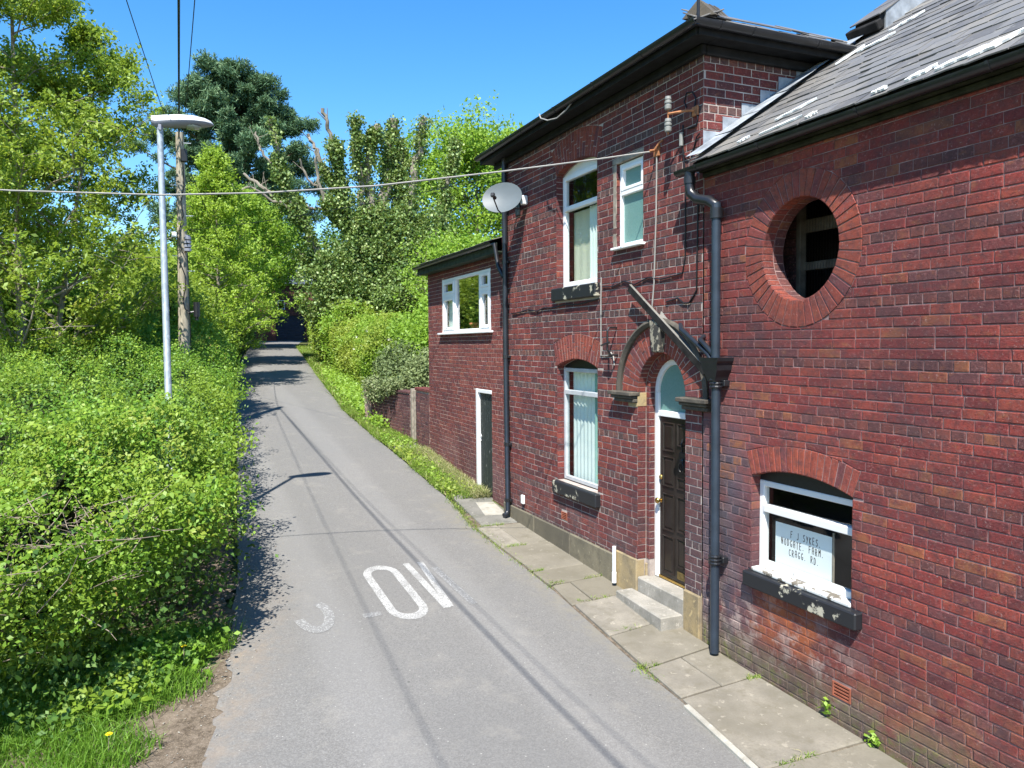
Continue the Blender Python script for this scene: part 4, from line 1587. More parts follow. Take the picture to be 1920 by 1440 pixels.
# stone hood mould and keystone
mb = MB()
prof = [(0, 0), (.04, .0), (.07, .02), (.075, .04), (.06, .06), (.035, .066), (.015, .05), (0, .035)]
rh = dr + .345
hv = []
NH = 28
for i in range(NH + 1):
    a = -math.pi / 2 + math.pi * i / NH
    for pr, ph in prof:
        hv.append(fr.P(dc + (rh + pr) * math.sin(a), dzs + (rh + pr) * math.cos(a) * .97, ph))
k = len(prof)
mb.add(hv, [(i * k + j, i * k + (j + 1) % k, (i + 1) * k + (j + 1) % k, (i + 1) * k + j) for i in range(NH) for j in range(k)])
hood = mb.build('hood_mould', mSTONED, B, True)
mb = MB()
key = [(dc - .115, 3.465), (dc + .115, 3.465), (dc + .072, 3.10), (dc - .072, 3.10)]
mb.raised([fr.P(*p) for p in key], fr.N, .085, .012)
mb.build('keystone', mKEY, hood)
for s, za in ((1, 0), (-1, 0)):
    mb = MB()
    ya, yb = dc + s * (dr - .02), dc + s * (dr + .50)
    mb.box((4.87, ya, 2.575), (5.02, yb, 2.622), 0, .008)
    mb.box((4.90, ya + s * .02, 2.54), (5.02, yb - s * .03, 2.575), 0, .01)
    mb.box((4.935, ya + s * .02, 2.49), (5.02, yb - s * .06, 2.54), 0, .012)
    mb.build('impost', mSTONED, B)
mb = MB()
mb.box((4.992, dc + dr - .0, 2.45), (5.118, dc + dr - .012, 2.612), 0, .004)
mb.box((4.991, dc + dr, 2.44), (5.02, dc + dr + .2, 2.49), 0, .004)
mb.build('springer_stone', mSTONEY, B)
# plinth
for a, b in ((8.345, 9.55), (9.555, 10.75), (10.755, 11.985)):
    mb = MB()
    mb.raised([fr.P(a + .004, -.4), fr.P(b - .004, -.4), fr.P(b - .004, .532), fr.P(a + .004, .532)], fr.N, .028, .012)
    mb.build('plinth_stone', mSTONE, B)
mb = MB()
mb.box((4.975, dc + dr - .002, -.4), (5.10, 8.31, .598), 0, .012)
mb.box((5.10, dc + dr - .03, -.4), (5.19, dc + dr + .12, .545), 0, .012)
mb.build('door_block', mSTONEY, B)
mb = MB()
mb.box((4.972, 6.60, -.4), (5.10, dc - dr + .004, .515), 0, .012)
mb.build('door_block', mSTONEY, B)
# steps
mb = MB()
mb.box((4.985, dc - dr + .006, -.3), (5.35, dc + dr - .01, .395), 0, .014)
mb.build('threshold', mSTEP, B)
mb = MB()
mb.raised([(4.70, 6.90, -.1), (4.984, 6.90, -.1), (4.984, 7.93, -.1), (4.76, 7.93, -.1)], (0, 0, 1), .325, .014)
mb.build('door_step', mSTEP, B)

# ---- front door
FD = 5.215
mb = MB()
zt, zb = 2.335, .415
ya, yb = 6.975, 7.685
mb.box((FD - .02, dc + dr2 - .075, .40), (FD + .06, dc + dr2 - .002, dzs), 0, .006)
mb.box((FD - .02, dc - dr2 + .002, .40), (FD + .06, dc - dr2 + .075, dzs), 0, .006)
mb.box((FD - .025, dc - dr2 + .075, zt + .005), (FD + .055, dc + dr2 - .075, zt + .075), 0, .006)
av = []
for i in range(17):
    a = -math.pi / 2 + math.pi * i / 16
    for r_, hx in ((dr2 - .003, FD - .02), (dr2 - .003, FD + .06), (dr2 - .07, FD + .06), (dr2 - .07, FD - .02)):
        av.append((hx, dc + r_ * math.sin(a), dzs + r_ * math.cos(a)))
mb.add(av, [(i * 4 + j, i * 4 + (j + 1) % 4, i * 4 + 4 + (j + 1) % 4, i * 4 + 4 + j) for i in range(16) for j in range(4)])
dframe = mb.build('door_frame', mWHITEW, B)
mb = MB()
pl = [(dc - dr2 + .065, zt + .07), (dc + dr2 - .065, zt + .07)] + arc_pts(dc, dzs, dr2 - .065, math.pi / 2, -math.pi / 2, 14)
mb.add([(FD + .01, p[0], p[1]) for p in pl], [list(range(len(pl)))[::-1]])
mb.build('fanlight', mFROST, dframe)
mb = MB()
da, db = dc - dr2 + .078, dc + dr2 - .078
mb.box((FD, da, zb), (FD + .045, db, zt), 0, .004)
door = mb.build('front_door', mDOOR, B)
dw = (db - da)
cols = [(da + .07, da + dw / 2 - .028), (da + dw / 2 + .028, db - .07)]
rowsL = [(.06, .50), (.56, 1.0), (1.08, 1.44), (1.48, 1.86)]


def moulded(u_a, u_b, z_a, z_b):
    mb = MB()
    x = FD
    o = [(u_a, z_a), (u_b, z_a), (u_b, z_b), (u_a, z_b)]
    ins_ = lambda d: [(u_a + d, z_a + d), (u_b - d, z_a + d), (u_b - d, z_b - d), (u_a + d, z_b - d)]
    lv = [(o, 0), (ins_(.008), -.016), (ins_(.022), .004), (ins_(.05), -.010)]
    vs2 = []
    for pl_, h in lv:
        vs2 += [(x + h, p[0], p[1]) for p in pl_]
    fs2 = [(i * 4 + j, i * 4 + (j + 1) % 4, i * 4 + 4 + (j + 1) % 4, i * 4 + 4 + j) for i in range(3) for j in range(4)] + [(12, 13, 14, 15)]
    mb.add(vs2, fs2)
    return mb.build('door_panel', mDOOR, door)


for ci, (a, b) in enumerate(cols):
    rs_ = [(.07, .52), (.58, 1.02), (1.10, 1.46), (1.52, 1.86)] if ci == 1 else [(.19, .54), (.60, 1.02), (1.10, 1.24), (1.60, 1.86)]
    for z_a, z_b in rs_:
        moulded(a, b, zb + z_a, zb + z_b)
mb = MB()
a, b = cols[0]
mb.box((FD - .012, a + .01, zb + .06), (FD, b - .01, zb + .15), 0, .004)
mb.box((FD - .018, a + .035, zb + .09), (FD - .012, b - .035, zb + .125), 0, .003)
mb.build('letter_plate', mBRASSD, door)
mb = MB()
mb.box((FD - .014, da, zb - .012), (FD + .03, db, zb + .018), 0, .003)
mb.build('brass_strip', mBRASS, door)
mb = MB()
mb.lathe((FD, db - .035, zb + 1.20), (-1, 0, 0), [(.028, 0), (.03, .012), (.024, .02), (.012, .03), (.0, .032)], 14)
mb.build('door_lock', mBRASS, door)
mb = MB()
mb.lathe((FD, db - .035, zb + .92), (-1, 0, 0), [(.03, 0), (.03, .01), (.012, .016), (.012, .035), (.03, .045), (.036, .06), (.03, .075), (.0, .082)], 16)
mb.build('door_knob', mBRASS, door, True)
mb = MB()
uc_, zc_ = (a + b) / 2, zb + 1.40
mb.raised([(FD - .001, uc_ + .07, zc_ - .10), (FD - .001, uc_ - .07, zc_ - .10), (FD - .001, uc_ - .09, zc_), (FD - .001, uc_ - .07, zc_ + .14), (FD - .001, uc_ + .07, zc_ + .14), (FD - .001, uc_ + .09, zc_)], (-1, 0, 0), .012, .005)
mb.tube([(FD - .03, uc_ + .045 * math.sin(t), zc_ - .03 + .06 * math.cos(t)) for t in np.linspace(-2.6, 2.6, 14)], .009, 8)
mb.lathe((FD - .005, uc_, zc_ + .05), (-1, 0, 0), [(.03, 0), (.026, .02), (.0, .035)], 12)
mb.build('knocker', mIRON, door, True)
mb = MB()
mb.tube([(FD - .02, uc_, zc_ + .15), (FD - .03, uc_, zc_ + .24), (FD - .01, uc_, zc_ + .30)], .01, 8)
mb.build('knocker_stem', mIRON, door)

# ---- house windows
def jamb_in(x):
    return x


for (z0_, z1_, zt_, nm, mat) in ((1.245, 2.86, 2.515, 'lower', mGREYF), (4.01, 5.58, 5.115, 'upper', mWHITE)):
    mb = MB()
    ya_, yb_ = winB_c - winB_hw + .006, winB_c + winB_hw - .006
    w_ = .055 if nm == 'lower' else .07
    rect_frame(mb, 5.10, 5.165, ya_, yb_, z0_, z1_, w_, 0, .006)
    mb.box((5.085 if nm == 'upper' else 5.095, ya_ + w_, zt_ - .035), (5.16, yb_ - w_, zt_ + .03), 0, .006)
    w = mb.build('window', mat, B)
    pane(w, 5.135, ya_ + w_ - .01, yb_ - w_ + .01, z0_ + w_ - .01, zt_ - .03, mGLASS)
    pane(w, 5.135, ya_ + w_ - .01, yb_ - w_ + .01, zt_ + .025, z1_ - w_ + .01, mGLASS)
    R_, h_, zc_ = (R3, h3, zc3) if nm == 'lower' else (R1, h1, zc1)
    mb = MB()
    pl = [(ya_, z1_), (yb_, z1_)] + arc_pts(winB_c, zc_, R_ - .003, h_ * .98, -h_ * .98, 8)
    mb.add([(5.125, p[0], p[1]) for p in pl], [list(range(len(pl)))])
    mb.build('head_panel', mIRON if nm == 'lower' else mWHITE, w)
    mb = MB()
    zz = z0_ - .005
    mb.box((4.925, 8.725, zz - .19), (5.13, 10.015, zz - .012), 0, .012)
    mb.build('window_sill', mSILL, B)
    if nm == 'lower':
        curtain(w, 5.24, 9.18, 9.92, 1.2, 2.9, mCURT, .008, 7, 'net_curtain')
        curtain(w, 5.21, 8.80, 9.20, 1.2, 2.9, mCURTG, .03, 6)
    else:
        curtain(w, 5.26, 9.30, 9.92, 4.0, 5.08, mCREAM, .004, 3, 'blind')
        curtain(w, 5.21, 9.02, 9.34, 4.0, 5.08, mCURT, .025, 4)
mb = MB()
ya_, yb_, z0_, z1_ = 7.715, 8.292, 4.385, 5.40
rect_frame(mb, 5.035, 5.10, ya_, yb_, z0_, z1_, .045, 0, .006)
mb.box((5.028, ya_ + .045, 5.01), (5.095, yb_ - .045, 5.065), 0, .006)
rect_frame(mb, 5.022, 5.09, ya_ + .047, yb_ - .047, 5.066, z1_ - .046, .04, 0, .006)
w = mb.build('window', mWHITE, B)
pane(w, 5.07, ya_ + .04, yb_ - .04, z0_ + .04, 5.015, mFROST)
pane(w, 5.07, ya_ + .08, yb_ - .08, 5.10, z1_ - .08, mFROST)
mb = MB()
mb.box((4.93, ya_ - .05, z0_ - .035), (5.05, yb_ + .06, z0_ - .004), 0, .008)
mb.build('sill_board', mWHITE, w)
mb = MB()
mb.box((4.993, 8.30, 4.38), (5.03, 8.385, 5.40), 0, .006)
mb.box((4.992, 7.69, 5.405), (5.03, 8.40, 5.475), 0, .006)
mb.build('timber_surround', mWOODG, w)
# pot on the lower sill inside
t = thing('vase', 'glass vase with a succulent on the lower window ledge behind the curtain', 'vase', (5.185, 8.93, 1.30))
mb = MB()
mb.lathe((5.185, 8.93, 1.29), (0, 0, 1), [(.0, 0), (.05, 0), (.065, .05), (.055, .11), (.06, .12)], 14)
mb.build('bowl', simple("vase_green", (.16, .24, .21), .25, .1, 5, .6, 0), t, True)
C_ = np.array([5.185, 8.93, 1.42]) + RNG.normal(size=(60, 3)) * np.array([.03, .05, .03])
quads_np('succulent', leaf_quads(C_, np.full(60, .05)), mL_grey, t, RNG.random(60))

mb = MB()
mb.box((4.99, 9.67, .68), (5.05, 9.685, .79), 0, .003)
mb.box((4.99, 9.825, .68), (5.05, 9.84, .79), 0, .003)
for k_ in range(5):
    mb.box((4.992, 9.685, .68 + k_ * .0245), (5.05, 9.825, .692 + k_ * .0245), 0, .002)
mb.build('air_brick', mVENT, B)
# shell
mb = MB()
mb.quad((10.2, B0, -1), (10.2, B1, -1), (10.2, B1, 6.2), (10.2, B0, 6.2))
mb.quad((5.005, B1, -1), (10.2, B1, -1), (10.2, B1, 6.14), (5.005, B1, 6.14))
mb.quad((5.3, B0, 3.4), (10.2, B0, 3.4), (10.2, B1, 3.4), (5.02, B1, 3.4))
mb.quad((6.6, B0, -1), (6.6, B1, -1), (6.6, B1, 6.2), (6.6, B0, 6.2))
mb.quad((5.02, 8.5, -1), (6.6, 8.5, -1), (6.6, 8.5, 6.14), (5.02, 8.5, 6.14))
mb.quad((5.02, B0, 6.13), (10.2, B0, 6.13), (10.2, B1, 6.13), (5.02, B1, 6.13))
mb.build('interior', mDARKIN, B)
mb = MB()
mb.quad((5.0, B1 + .002, -1), (10.2, B1 + .002, -1), (10.2, B1 + .002, 6.14), (5.0, B1 + .002, 6.14))
mb.build('side_wall', mBB, B)
# return wall above the wing's roof
fR = Frame((0, B0, 0), (1, 0, 0), (0, -1, 0))
under = [(4.4, 3.0), (11, 3.0), (11, 5.06 + .68 * (11 - 4.80) + .03), (4.80, 5.06 + .03), (4.4, 4.82)]
mb = MB()
sheet_with_holes(mb, fR, 5.0, 8.6, 4.6, 6.16, [])
retn = mb.build('return_wall', mMB, B)
lay_bricks(fR, retn, 5.0, 8.6, lambda u: 4.7, 6.15, .0847, 3.578, .234, [under], mBB, mBBh, .011, .005, .004, 43, 6, 120)
# stepped lead flashing
fl = [(5.0, 5.06)]
for k_ in range(8):
    mb = MB()
    xa, xb = 4.985 + k_ * .245, 4.985 + (k_ + 1) * .245 - .004
    zr = lambda x: 5.06 + .68 * (x - 4.80) - .05
    zst = zr(xa) + .24
    mb.add([(xa, B0 - .014, zr(xa) - .02), (xb, B0 - .014, zr(xb) - .02), (xb, B0 - .014, zst), (xa, B0 - .014, zst - .002),
            (xa, B0 - .009, zst + .004), (xb, B0 - .009, zst + .006), (xa, B0 - .10, zr(xa) + .035), (xb, B0 - .10, zr(xb) + .035)], [(0, 1, 2, 3), (3, 2, 5, 4), (0, 1, 7, 6)])
    mb.build('lead_step', mLEAD, retn)
mb = MB()
for k_ in range(6):
    s0_, s1_ = .02 + k_ * .44, .02 + (k_ + 1) * .44 + .03
    mb.add([rp(s0_, 6.34, .075 + .004 * (k_ % 2)), rp(s1_, 6.34, .066 + .004 * (k_ % 2)), rp(s1_, 6.576, .085), rp(s0_, 6.576, .09)], [(0, 1, 2, 3)])
mb.build('lead_soaker', mLEAD, retn)
# hipped roof with deep dark eaves
ov = .30
ex0, ey0, ey1, ez = 5.0 - ov, B0 - ov + .02, B1 + .28, 6.345
pit = .50
ins = 2.6
mb = MB()
e = [Vector((ex0, ey0, ez)), Vector((ex0, ey1, ez)), Vector((10.5, ey1, ez)), Vector((10.5, ey0, ez))]
rA_, rB_ = Vector((ex0 + ins, ey0 + ins, ez + ins * pit)), Vector((ex0 + ins, ey1 - ins, ez + ins * pit))
mb.add(e + [rA_, rB_], [(0, 1, 5, 4), (1, 2, 5), (2, 3, 4, 5), (3, 0, 4)])
roofB = mb.build('roof', mSLATE, B)
# slates along the two visible eaves
srr = random.Random(9)
mb = MB()
y = ey0
while y < ey1 - .1:
    for r_ in range(2):
        c = Vector((ex0 + .10 + r_ * .19, y + .12 + (.12 if r_ else 0), ez + .055 + .1 * r_))
        mb.obox(c, Vector((1, 0, pit - .06)).normalized(), (0, 1, 0), Vector((-pit, 0, 1)).normalized(), .30, .24, .012, 0, .002, srr.uniform(.01, .99))
    y += .245
x = ex0
while x < 6.9:
    for r_ in range(2):
        c = Vector((x + .12 + (.12 if r_ else 0), ey0 + .10 + r_ * .19, ez + .085 + srr.uniform(-.01, .015) + .13 * r_))
        mb.obox(c, Vector((0, 1, pit + .06)).normalized(), (-1, 0, 0), Vector((0, -pit, 1)).normalized(), .30, .24, .012, 0, .002, srr.uniform(.01, .99))
    x += .245
mb.build('eaves_slating', mSLATE, roofB)
hd = (rA_ - e[0]).normalized()
for k_ in range(4):
    mb = MB()
    o_ = hd * (k_ * .42) + Vector((0, 0, .012 * (k_ == 0)))
    R_0, R_1 = Vector((ex0 + .07, ey0 + .07, ez + .225)) + o_, Vector((ex0 + .07, ey0 + .07, ez + .215)) + o_ + hd * .45
    L_0, L_1 = Vector((ex0 - .03, ey0 + .20, ez + .06)) + o_, Vector((ex0 - .03, ey0 + .20, ez + .05)) + o_ + hd * .45
    Q_0, Q_1 = Vector((ex0 + .20, ey0 - .03, ez + .06)) + o_, Vector((ex0 + .20, ey0 - .03, ez + .05)) + o_ + hd * .45
    mb.add([R_0, R_1, L_0, L_1, Q_0, Q_1], [(0, 1, 3, 2), (0, 4, 5, 1), (2, 3, 5, 4), (0, 2, 4), (1, 5, 3)])
    mb.build('hip_tile', mSTONED, roofB)
mb = MB()
mb.box((ex0 + .03, ey0 + .02, ez + .03), (ex0 + .055, ey0 + .045, ez + .21), 0, .004)
mb.build('hip_iron', mIRON, roofB)
# gutters, fascia, soffit
mb = MB()
mb.extrude(half_round(0, 0, .060, .006), (ex0 - .03, ey0 - .06, ez - .01), (ex0 - .03, ey1, ez - .01), (1, 0, 0), (0, 0, 1))
mb.extrude(half_round(0, 0, .060, .006), (ex0 - .06, ey0 - .03, ez - .011), (6.72, ey0 - .03, ez - .011), (0, 1, 0), (0, 0, 1))
gB = mb.build('gutter', mBLACK, B, True)
for y in (7.2, 8.25, 9.3, 10.4, 11.5):
    mb = MB()
    mb.extrude(half_round(0, 0, .066, .005), (ex0 - .03, y - .012, ez - .008), (ex0 - .03, y + .012, ez - .008), (1, 0, 0), (0, 0, 1))
    mb.build('gutter_bracket', mBLACK, gB)
for x in (4.95, 5.35, 6.2):
    mb = MB()
    mb.extrude(half_round(0, 0, .066, .005), (x - .012, ey0 - .03, ez - .009), (x + .012, ey0 - .03, ez - .009), (0, 1, 0), (0, 0, 1))
    mb.build('gutter_bracket', mBLACK, gB)
mb = MB()
mb.box((ex0 + .02, ey0 + .04, ez - .125), (ex0 + .045, ey1, ez + .0), 0, .004)
mb.box((ex0 + .046, ey0 + .02, ez - .126), (6.75, ey0 + .045, ez - .001), 0, .004)
mb.box((ex0 + .045, ey0 + .046, ez - .11), (4.995, ey1, ez - .095), 0)
mb.box((4.996, ey0 + .046, ez - .112), (8.6, B0 - .004, ez - .097), 0)
mb.box((4.93, B0 - .06, ez - .21), (4.993, ey1 - .1, ez - .112), 0, .012)
mb.box((4.994, B0 - .062, ez - .212), (7.2, B0 - .008, ez - .114), 0, .012)
mb.build('eaves_board', mFASC, B)
mb = MB()
mb.box((6.62, ey0 - .02, ez - .12), (6.86, ey0 + .09, ez + .02), 0, .01)
mb.build('verge_block', mLEAD, B)

# ---- far downpipe
D2 = thing('downpipe', 'slim black downpipe between the house and the low extension', 'downpipe', (4.93, 11.7, .32))
mb = MB()
mb.tube([(4.93, 11.72, 6.28), (4.93, 11.72, 3.2), (4.93, 11.68, .45), (4.90, 11.66, .39), (4.84, 11.64, .37)], .043, 12)
mb.build('pipe', mPIPE2, D2, True)
for z in (4.55, 3.0, 1.55, .62):
    mb = MB()
    yy = 11.68 + .04 * min(1, z / 3.2)
    mb.tube([(4.93, yy, z - .03), (4.93, yy, z + .03)], .05, 12)
    mb.box((4.945, yy - .07, z - .02), (5.0, yy + .07, z + .02), 0, .004)
    mb.build('collar', mBLACK, D2)
mb = MB()
mb.tube([(4.86, 12.0, 4.88), (4.87, 11.95, 4.7), (4.88, 11.9, 4.5), (4.92, 11.78, 4.32)], .036, 10)
mb.build('branch_pipe', mBLACK, D2, True)

# ================================================================== BUILDING C  (extension)
Cb = thing('extension', 'lower brick extension with wide white window and narrow plank door', 'building', (5.3, 14.3, .4))
fC = Frame((5.1, 0, 0), (0, 1, 0), (-1, 0, 0))
C0, C1 = 12.003, 16.56
winC = [(12.79, 3.44), (15.57, 3.44), (15.57, 4.575), (12.79, 4.575)]
doorC = [(12.78, .40), (13.57, .40), (13.57, 2.385), (12.78, 2.385)]
mb = MB()
sheet_with_holes(mb, fC, C0, C1, -.5, 4.83, [winC, doorC])
reveal(mb, fC, winC, .08)
reveal(mb, fC, doorC, .09)
wallC = mb.build('wall', mMC, Cb)
lay_bricks(fC, wallC, C0, C1, g, 4.80, .0775, 3.40, .232, [winC, doorC], mBC, mBC, .0092, .004, .003, 55, 6)
mb = MB()
mb.quad((5.1, C1, -.5), (9.8, C1, -.5), (9.8, C1, 4.83), (5.1, C1, 4.83))
mb.build('side_wall', mBC, Cb)
mb = MB()
mb.quad((9.8, C0, -.5), (9.8, C1, -.5), (9.8, C1, 5), (9.8, C0, 5))
mb.quad((6.5, C0, -.5), (6.5, C1, -.5), (6.5, C1, 4.82), (6.5, C0, 4.82))
mb.quad((5.3, C0, 3.0), (6.5, C0, 3.0), (6.5, C1, 3.0), (5.3, C1, 3.0))
mb.quad((5.12, C0, 4.82), (9.8, C0, 4.82), (9.8, C1, 4.82), (5.12, C1, 4.82))
mb.quad((5.2, C1 - .02, -.5), (9.8, C1 - .02, -.5), (9.8, C1 - .02, 4.8), (5.2, C1 - .02, 4.8))
mb.quad((5.25, 12.0, 2.8), (5.25, 14, 2.8), (5.25, 14, 0), (5.25, 12.0, 0))
mb.build('interior', mDARKIN, Cb)
# window
mb = MB()
y0, y1, z0, z1 = 12.80, 15.56, 3.45, 4.565
rect_frame(mb, 5.105, 5.175, y0, y1, z0, z1, .07, 0, .006, .06, .06)
for ym in (13.34, 14.76):
    mb.box((5.10, ym - .045, z0 + .06), (5.17, ym + .045, z1 - .06), 0, .006)
for a, b in ((y0 + .07, 13.295), (14.805, y1 - .07)):
    mb.box((5.098, a, 4.175), (5.168, b, 4.245), 0, .006)
    rect_frame(mb, 5.09, 5.16, a + .002, b - .002, 4.247, z1 - .062, .05, 0, .006)
    rect_frame(mb, 5.09, 5.16, a + .002, b - .002, z0 + .062, 4.173, .055, 0, .006)
wC = mb.build('window', mWHITE, Cb)
pane(wC, 5.145, 13.38, 14.72, z0 + .05, z1 - .05, mGLASSR)
for a, b in ((y0 + .07, 13.295), (14.805, y1 - .07)):
    pane(wC, 5.14, a, b, 4.25, z1 - .06, mGLASS)
    pane(wC, 5.14, a, b, z0 + .06, 4.18, mGLASS)
mb = MB()
mb.box((5.02, y0 - .12, z0 - .035), (5.12, y1 + .12, z0 + .004), 0, .008)
mb.build('sill_board', mWHITE, wC)
curtain(wC, 5.25, 12.86, 13.20, 3.5, 4.2, mCURT, .03, 4)
curtain(wC, 5.25, 15.15, 15.5, 3.5, 4.2, mCURT, .03, 4)
mb = MB()
mb.box((5.18, 12.85, 3.47), (5.40, 15.5, 3.50))
mb.build('window_ledge', mWHITE, wC)
t = thing('potted_plant', 'leafy plant in a terracotta bowl on the extension window ledge', 'plant', (5.29, 13.95, 3.50))
mb = MB()
mb.lathe((5.29, 13.95, 3.50), (0, 0, 1), [(0, 0), (.10, 0), (.155, .10), (.165, .10), (.165, .125), (.0, .125)], 18)
mb.build('bowl', mTERRA, t)
C_ = np.array([5.29, 13.95, 3.86]) + RNG.normal(size=(420, 3)) * np.array([.05, .17, .14])
quads_np('foliage', leaf_quads(C_, .05 + .03 * RNG.random(420)), mL_young, t, RNG.random(420))
mb = MB()
for k_ in range(7):
    mb.tube([(5.29, 13.95, 3.6), (5.29 + random.uniform(-.05, .05), 13.95 + random.uniform(-.2, .2), 3.95)], .005, 4)
mb.build('stem', mTWIG, t)
# plank door
mb = MB()
mb.box((5.085, 13.475, .41), (5.19, 13.565, 2.38), 0, .006)
mb.box((5.09, 12.785, 2.31), (5.19, 13.475, 2.379), 0, .006)
mb.box((5.13, 12.785, .41), (5.19, 12.83, 2.31), 0, .006)
dfC = mb.build('door_frame', mWHITEW, Cb)
mb = MB()
mb.box((5.165, 12.83, .44), (5.18, 13.475, 2.31))
dC = mb.build('plank_door', mPLANKG, Cb)
np_ = 7
for k_ in range(np_):
    a = 12.832 + k_ * (.641 / np_)
    mb = MB()
    mb.box((5.142, a + .002, .44), (5.166, a + .641 / np_ - .003, 2.305), 0, .005)
    mb.build('plank', mPLANKG, dC)
mb = MB()
mb.box((5.128, 13.43, 1.40), (5.143, 13.455, 1.53), 0, .003)
mb.tube([(5.12, 13.44, 1.50), (5.115, 13.40, 1.50), (5.12, 13.36, 1.50)], .008, 6)
mb.build('door_handle', mWHITE, dC)
mb = MB()
mb.box((5.02, 12.77, .30), (5.2, 13.58, .41), 0, .012)
mb.build('threshold', mCONC, Cb)
# roof
CS = Vector((1, 0, .24)).normalized()
CN = Vector((-.24, 0, 1)).normalized()
mb = MB()
a0 = Vector((4.86, C0, 4.93))
mb.add([Vector((4.86, 11.99, 4.93)), Vector((4.86, C1 + .12, 4.93)), Vector((7.6, C1 - 1.2, 5.59)), Vector((7.6, 11.99, 5.59)), Vector((9.9, C1 + .12, 4.93)), Vector((9.9, 11.99, 4.93))],
       [(0, 1, 2, 3), (1, 4, 2), (2, 4, 5, 3)])
roofC = mb.build('roof', mFASC, Cb)
sr = random.Random(31)
mbv = []
for q in range(6):
    m2 = MB()
    m2.obox(CS * .17 + CN * .018, CS, (0, 1, 0), CN, .34, .268, .012, 0, .002)
    mbv.append(m2.mesh('slate', mSLATE))
rc = rootloc(roofC)
for r_ in range(9):
    y = 12.02 + (.137 if r_ % 2 else 0)
    while y < C1 + .1 - r_ * .09:
        o = bpy.data.objects.new('slate', sr.choice(mbv))
        o.location = Vector((4.845, y + .136, 4.935)) + CS * (r_ * .2) + CN * sr.uniform(.0, .012) - rc
        o.rotation_euler = (0, -.04, sr.uniform(-.01, .01))
        o.parent = roofC
        COL.objects.link(o)
        y += .274
mb = MB()
mb.extrude(half_round(0, 0, .055, .006), (4.83, C0 + .01, 4.915), (4.83, C1 + .14, 4.915), (1, 0, 0), (0, 0, 1))
mb.build('gutter', mBLACK, Cb, True)
mb = MB()
mb.box((4.89, C0 + .005, 4.74), (4.915, C1 + .10, 4.92), 0, .004)
mb.box((4.915, C0 + .005, 4.75), (5.095, C1 + .10, 4.77), 0)
mb.box((4.916, C1 + .075, 4.77), (9.8, C1 + .10, 4.92), 0, .004)
mb.build('eaves_board', mFASCG, Cb)

# ================================================================== things fixed to the walls
# satellite dish
sdn = Vector((-.62, -.68, .30)).normalized()
dcx = Vector((4.62, 11.08, 5.47))
t = thing('satellite_dish', 'grey oval satellite dish on the brick wall above the slim downpipe', 'satellite dish', (5.0, 11.3, 5.40))
a_ = sdn.cross(Vector((0, 0, 1))).normalized()
b_ = a_.cross(sdn).normalized()
mb = MB()
NR, NA = 7, 32
vs_ = []
for side in (0, 1):
    for i in range(NR + 1):
        r_ = i / NR
        for k_ in range(NA):
            an = 2 * math.pi * k_ / NA
            p = dcx + a_ * (.325 * r_ * math.cos(an)) + b_ * (.255 * r_ * math.sin(an)) - sdn * (.055 * (1 - r_ * r_) + side * .006)
            vs_.append(p)
fs = []
for side in (0, 1):
    o_ = side * (NR + 1) * NA
    for i in range(NR):
        for k_ in range(NA):
            fs.append((o_ + i * NA + k_, o_ + i * NA + (k_ + 1) % NA, o_ + (i + 1) * NA + (k_ + 1) % NA, o_ + (i + 1) * NA + k_))
for k_ in range(NA):
    fs.append((NR * NA + k_, NR * NA + (k_ + 1) % NA, (NR + 1) * NA + NR * NA + (k_ + 1) % NA, (NR + 1) * NA + NR * NA + k_))
mb.add(vs_, fs)
mb.build('reflector', mDISH, t, True)
foot = dcx - b_ * .25
lnb = dcx + sdn * .34 - b_ * .16
mb = MB()
mb.tube([foot - sdn * .03, foot + sdn * .1 - b_ * .02, lnb - b_ * .03], .011, 8)
mb.build('arm', mBLACK, t)
mb = MB()
mb.tube([lnb + sdn * .02, lnb - sdn * .06], [.022, .03], 10)
mb.obox(lnb + sdn * .035, sdn, a_, b_, .05, .06, .06, 0, .008)
mb.build('receiver_head', mIRON, t)
mb = MB()
mb.tube([dcx - sdn * .06, dcx - sdn * .14, Vector((4.9, 11.3, 5.36)), Vector((5.0, 11.3, 5.36))], .02, 8)
mb.box((4.975, 11.22, 5.25), (4.995, 11.38, 5.47), 0, .003)
mb.build('wall_bracket', mBLACK, t)
mb = MB()
mb.box((4.90, 10.93, 5.36), (4.992, 11.02, 5.50), 0, .012)
tag(mb.build('security_light', mWHITE), 'small white box lamp on the wall just right of the satellite dish', 'wall lamp')

# insulators
t = thing('insulator_bracket', 'rusty wall bracket holding two grey ceramic insulators under the eaves', 'insulator', (5.0, 6.75, 5.62))
mb = MB()
mb.box((4.975, 6.66, 5.56), (4.995, 6.76, 5.66), 0, .004)
mb.tube([(4.99, 6.71, 5.62), (4.90, 6.78, 5.62), (4.80, 6.93, 5.62)], .014, 6)
mb.tube([(4.80, 6.93, 5.75), (4.80, 6.93, 5.40)], .009, 6)
mb.build('bracket', mRUST, t)
for z in (5.66, 5.43):
    mb = MB()
    mb.lathe((4.80, 6.93, z), (0, 0, 1), [(0, 0), (.024, 0), (.036, .01), (.039, .05), (.031, .055), (.031, .065), (.039, .07), (.039, .09), (.031, .095), (.031, .105), (.036, .11), (.032, .14), (0, .145)], 14)
    mb.build('insulator', mCERAM, t, True)


def wcable(name, pts, rad, mat, label, x=4.982):
    mb = MB()
    mb.tube([(x if len(p) == 2 else p[2], p[0], p[1]) for p in pts], rad, 6)
    o = mb.build(name, mat, None, True)
    return tag(o, label, 'cable')


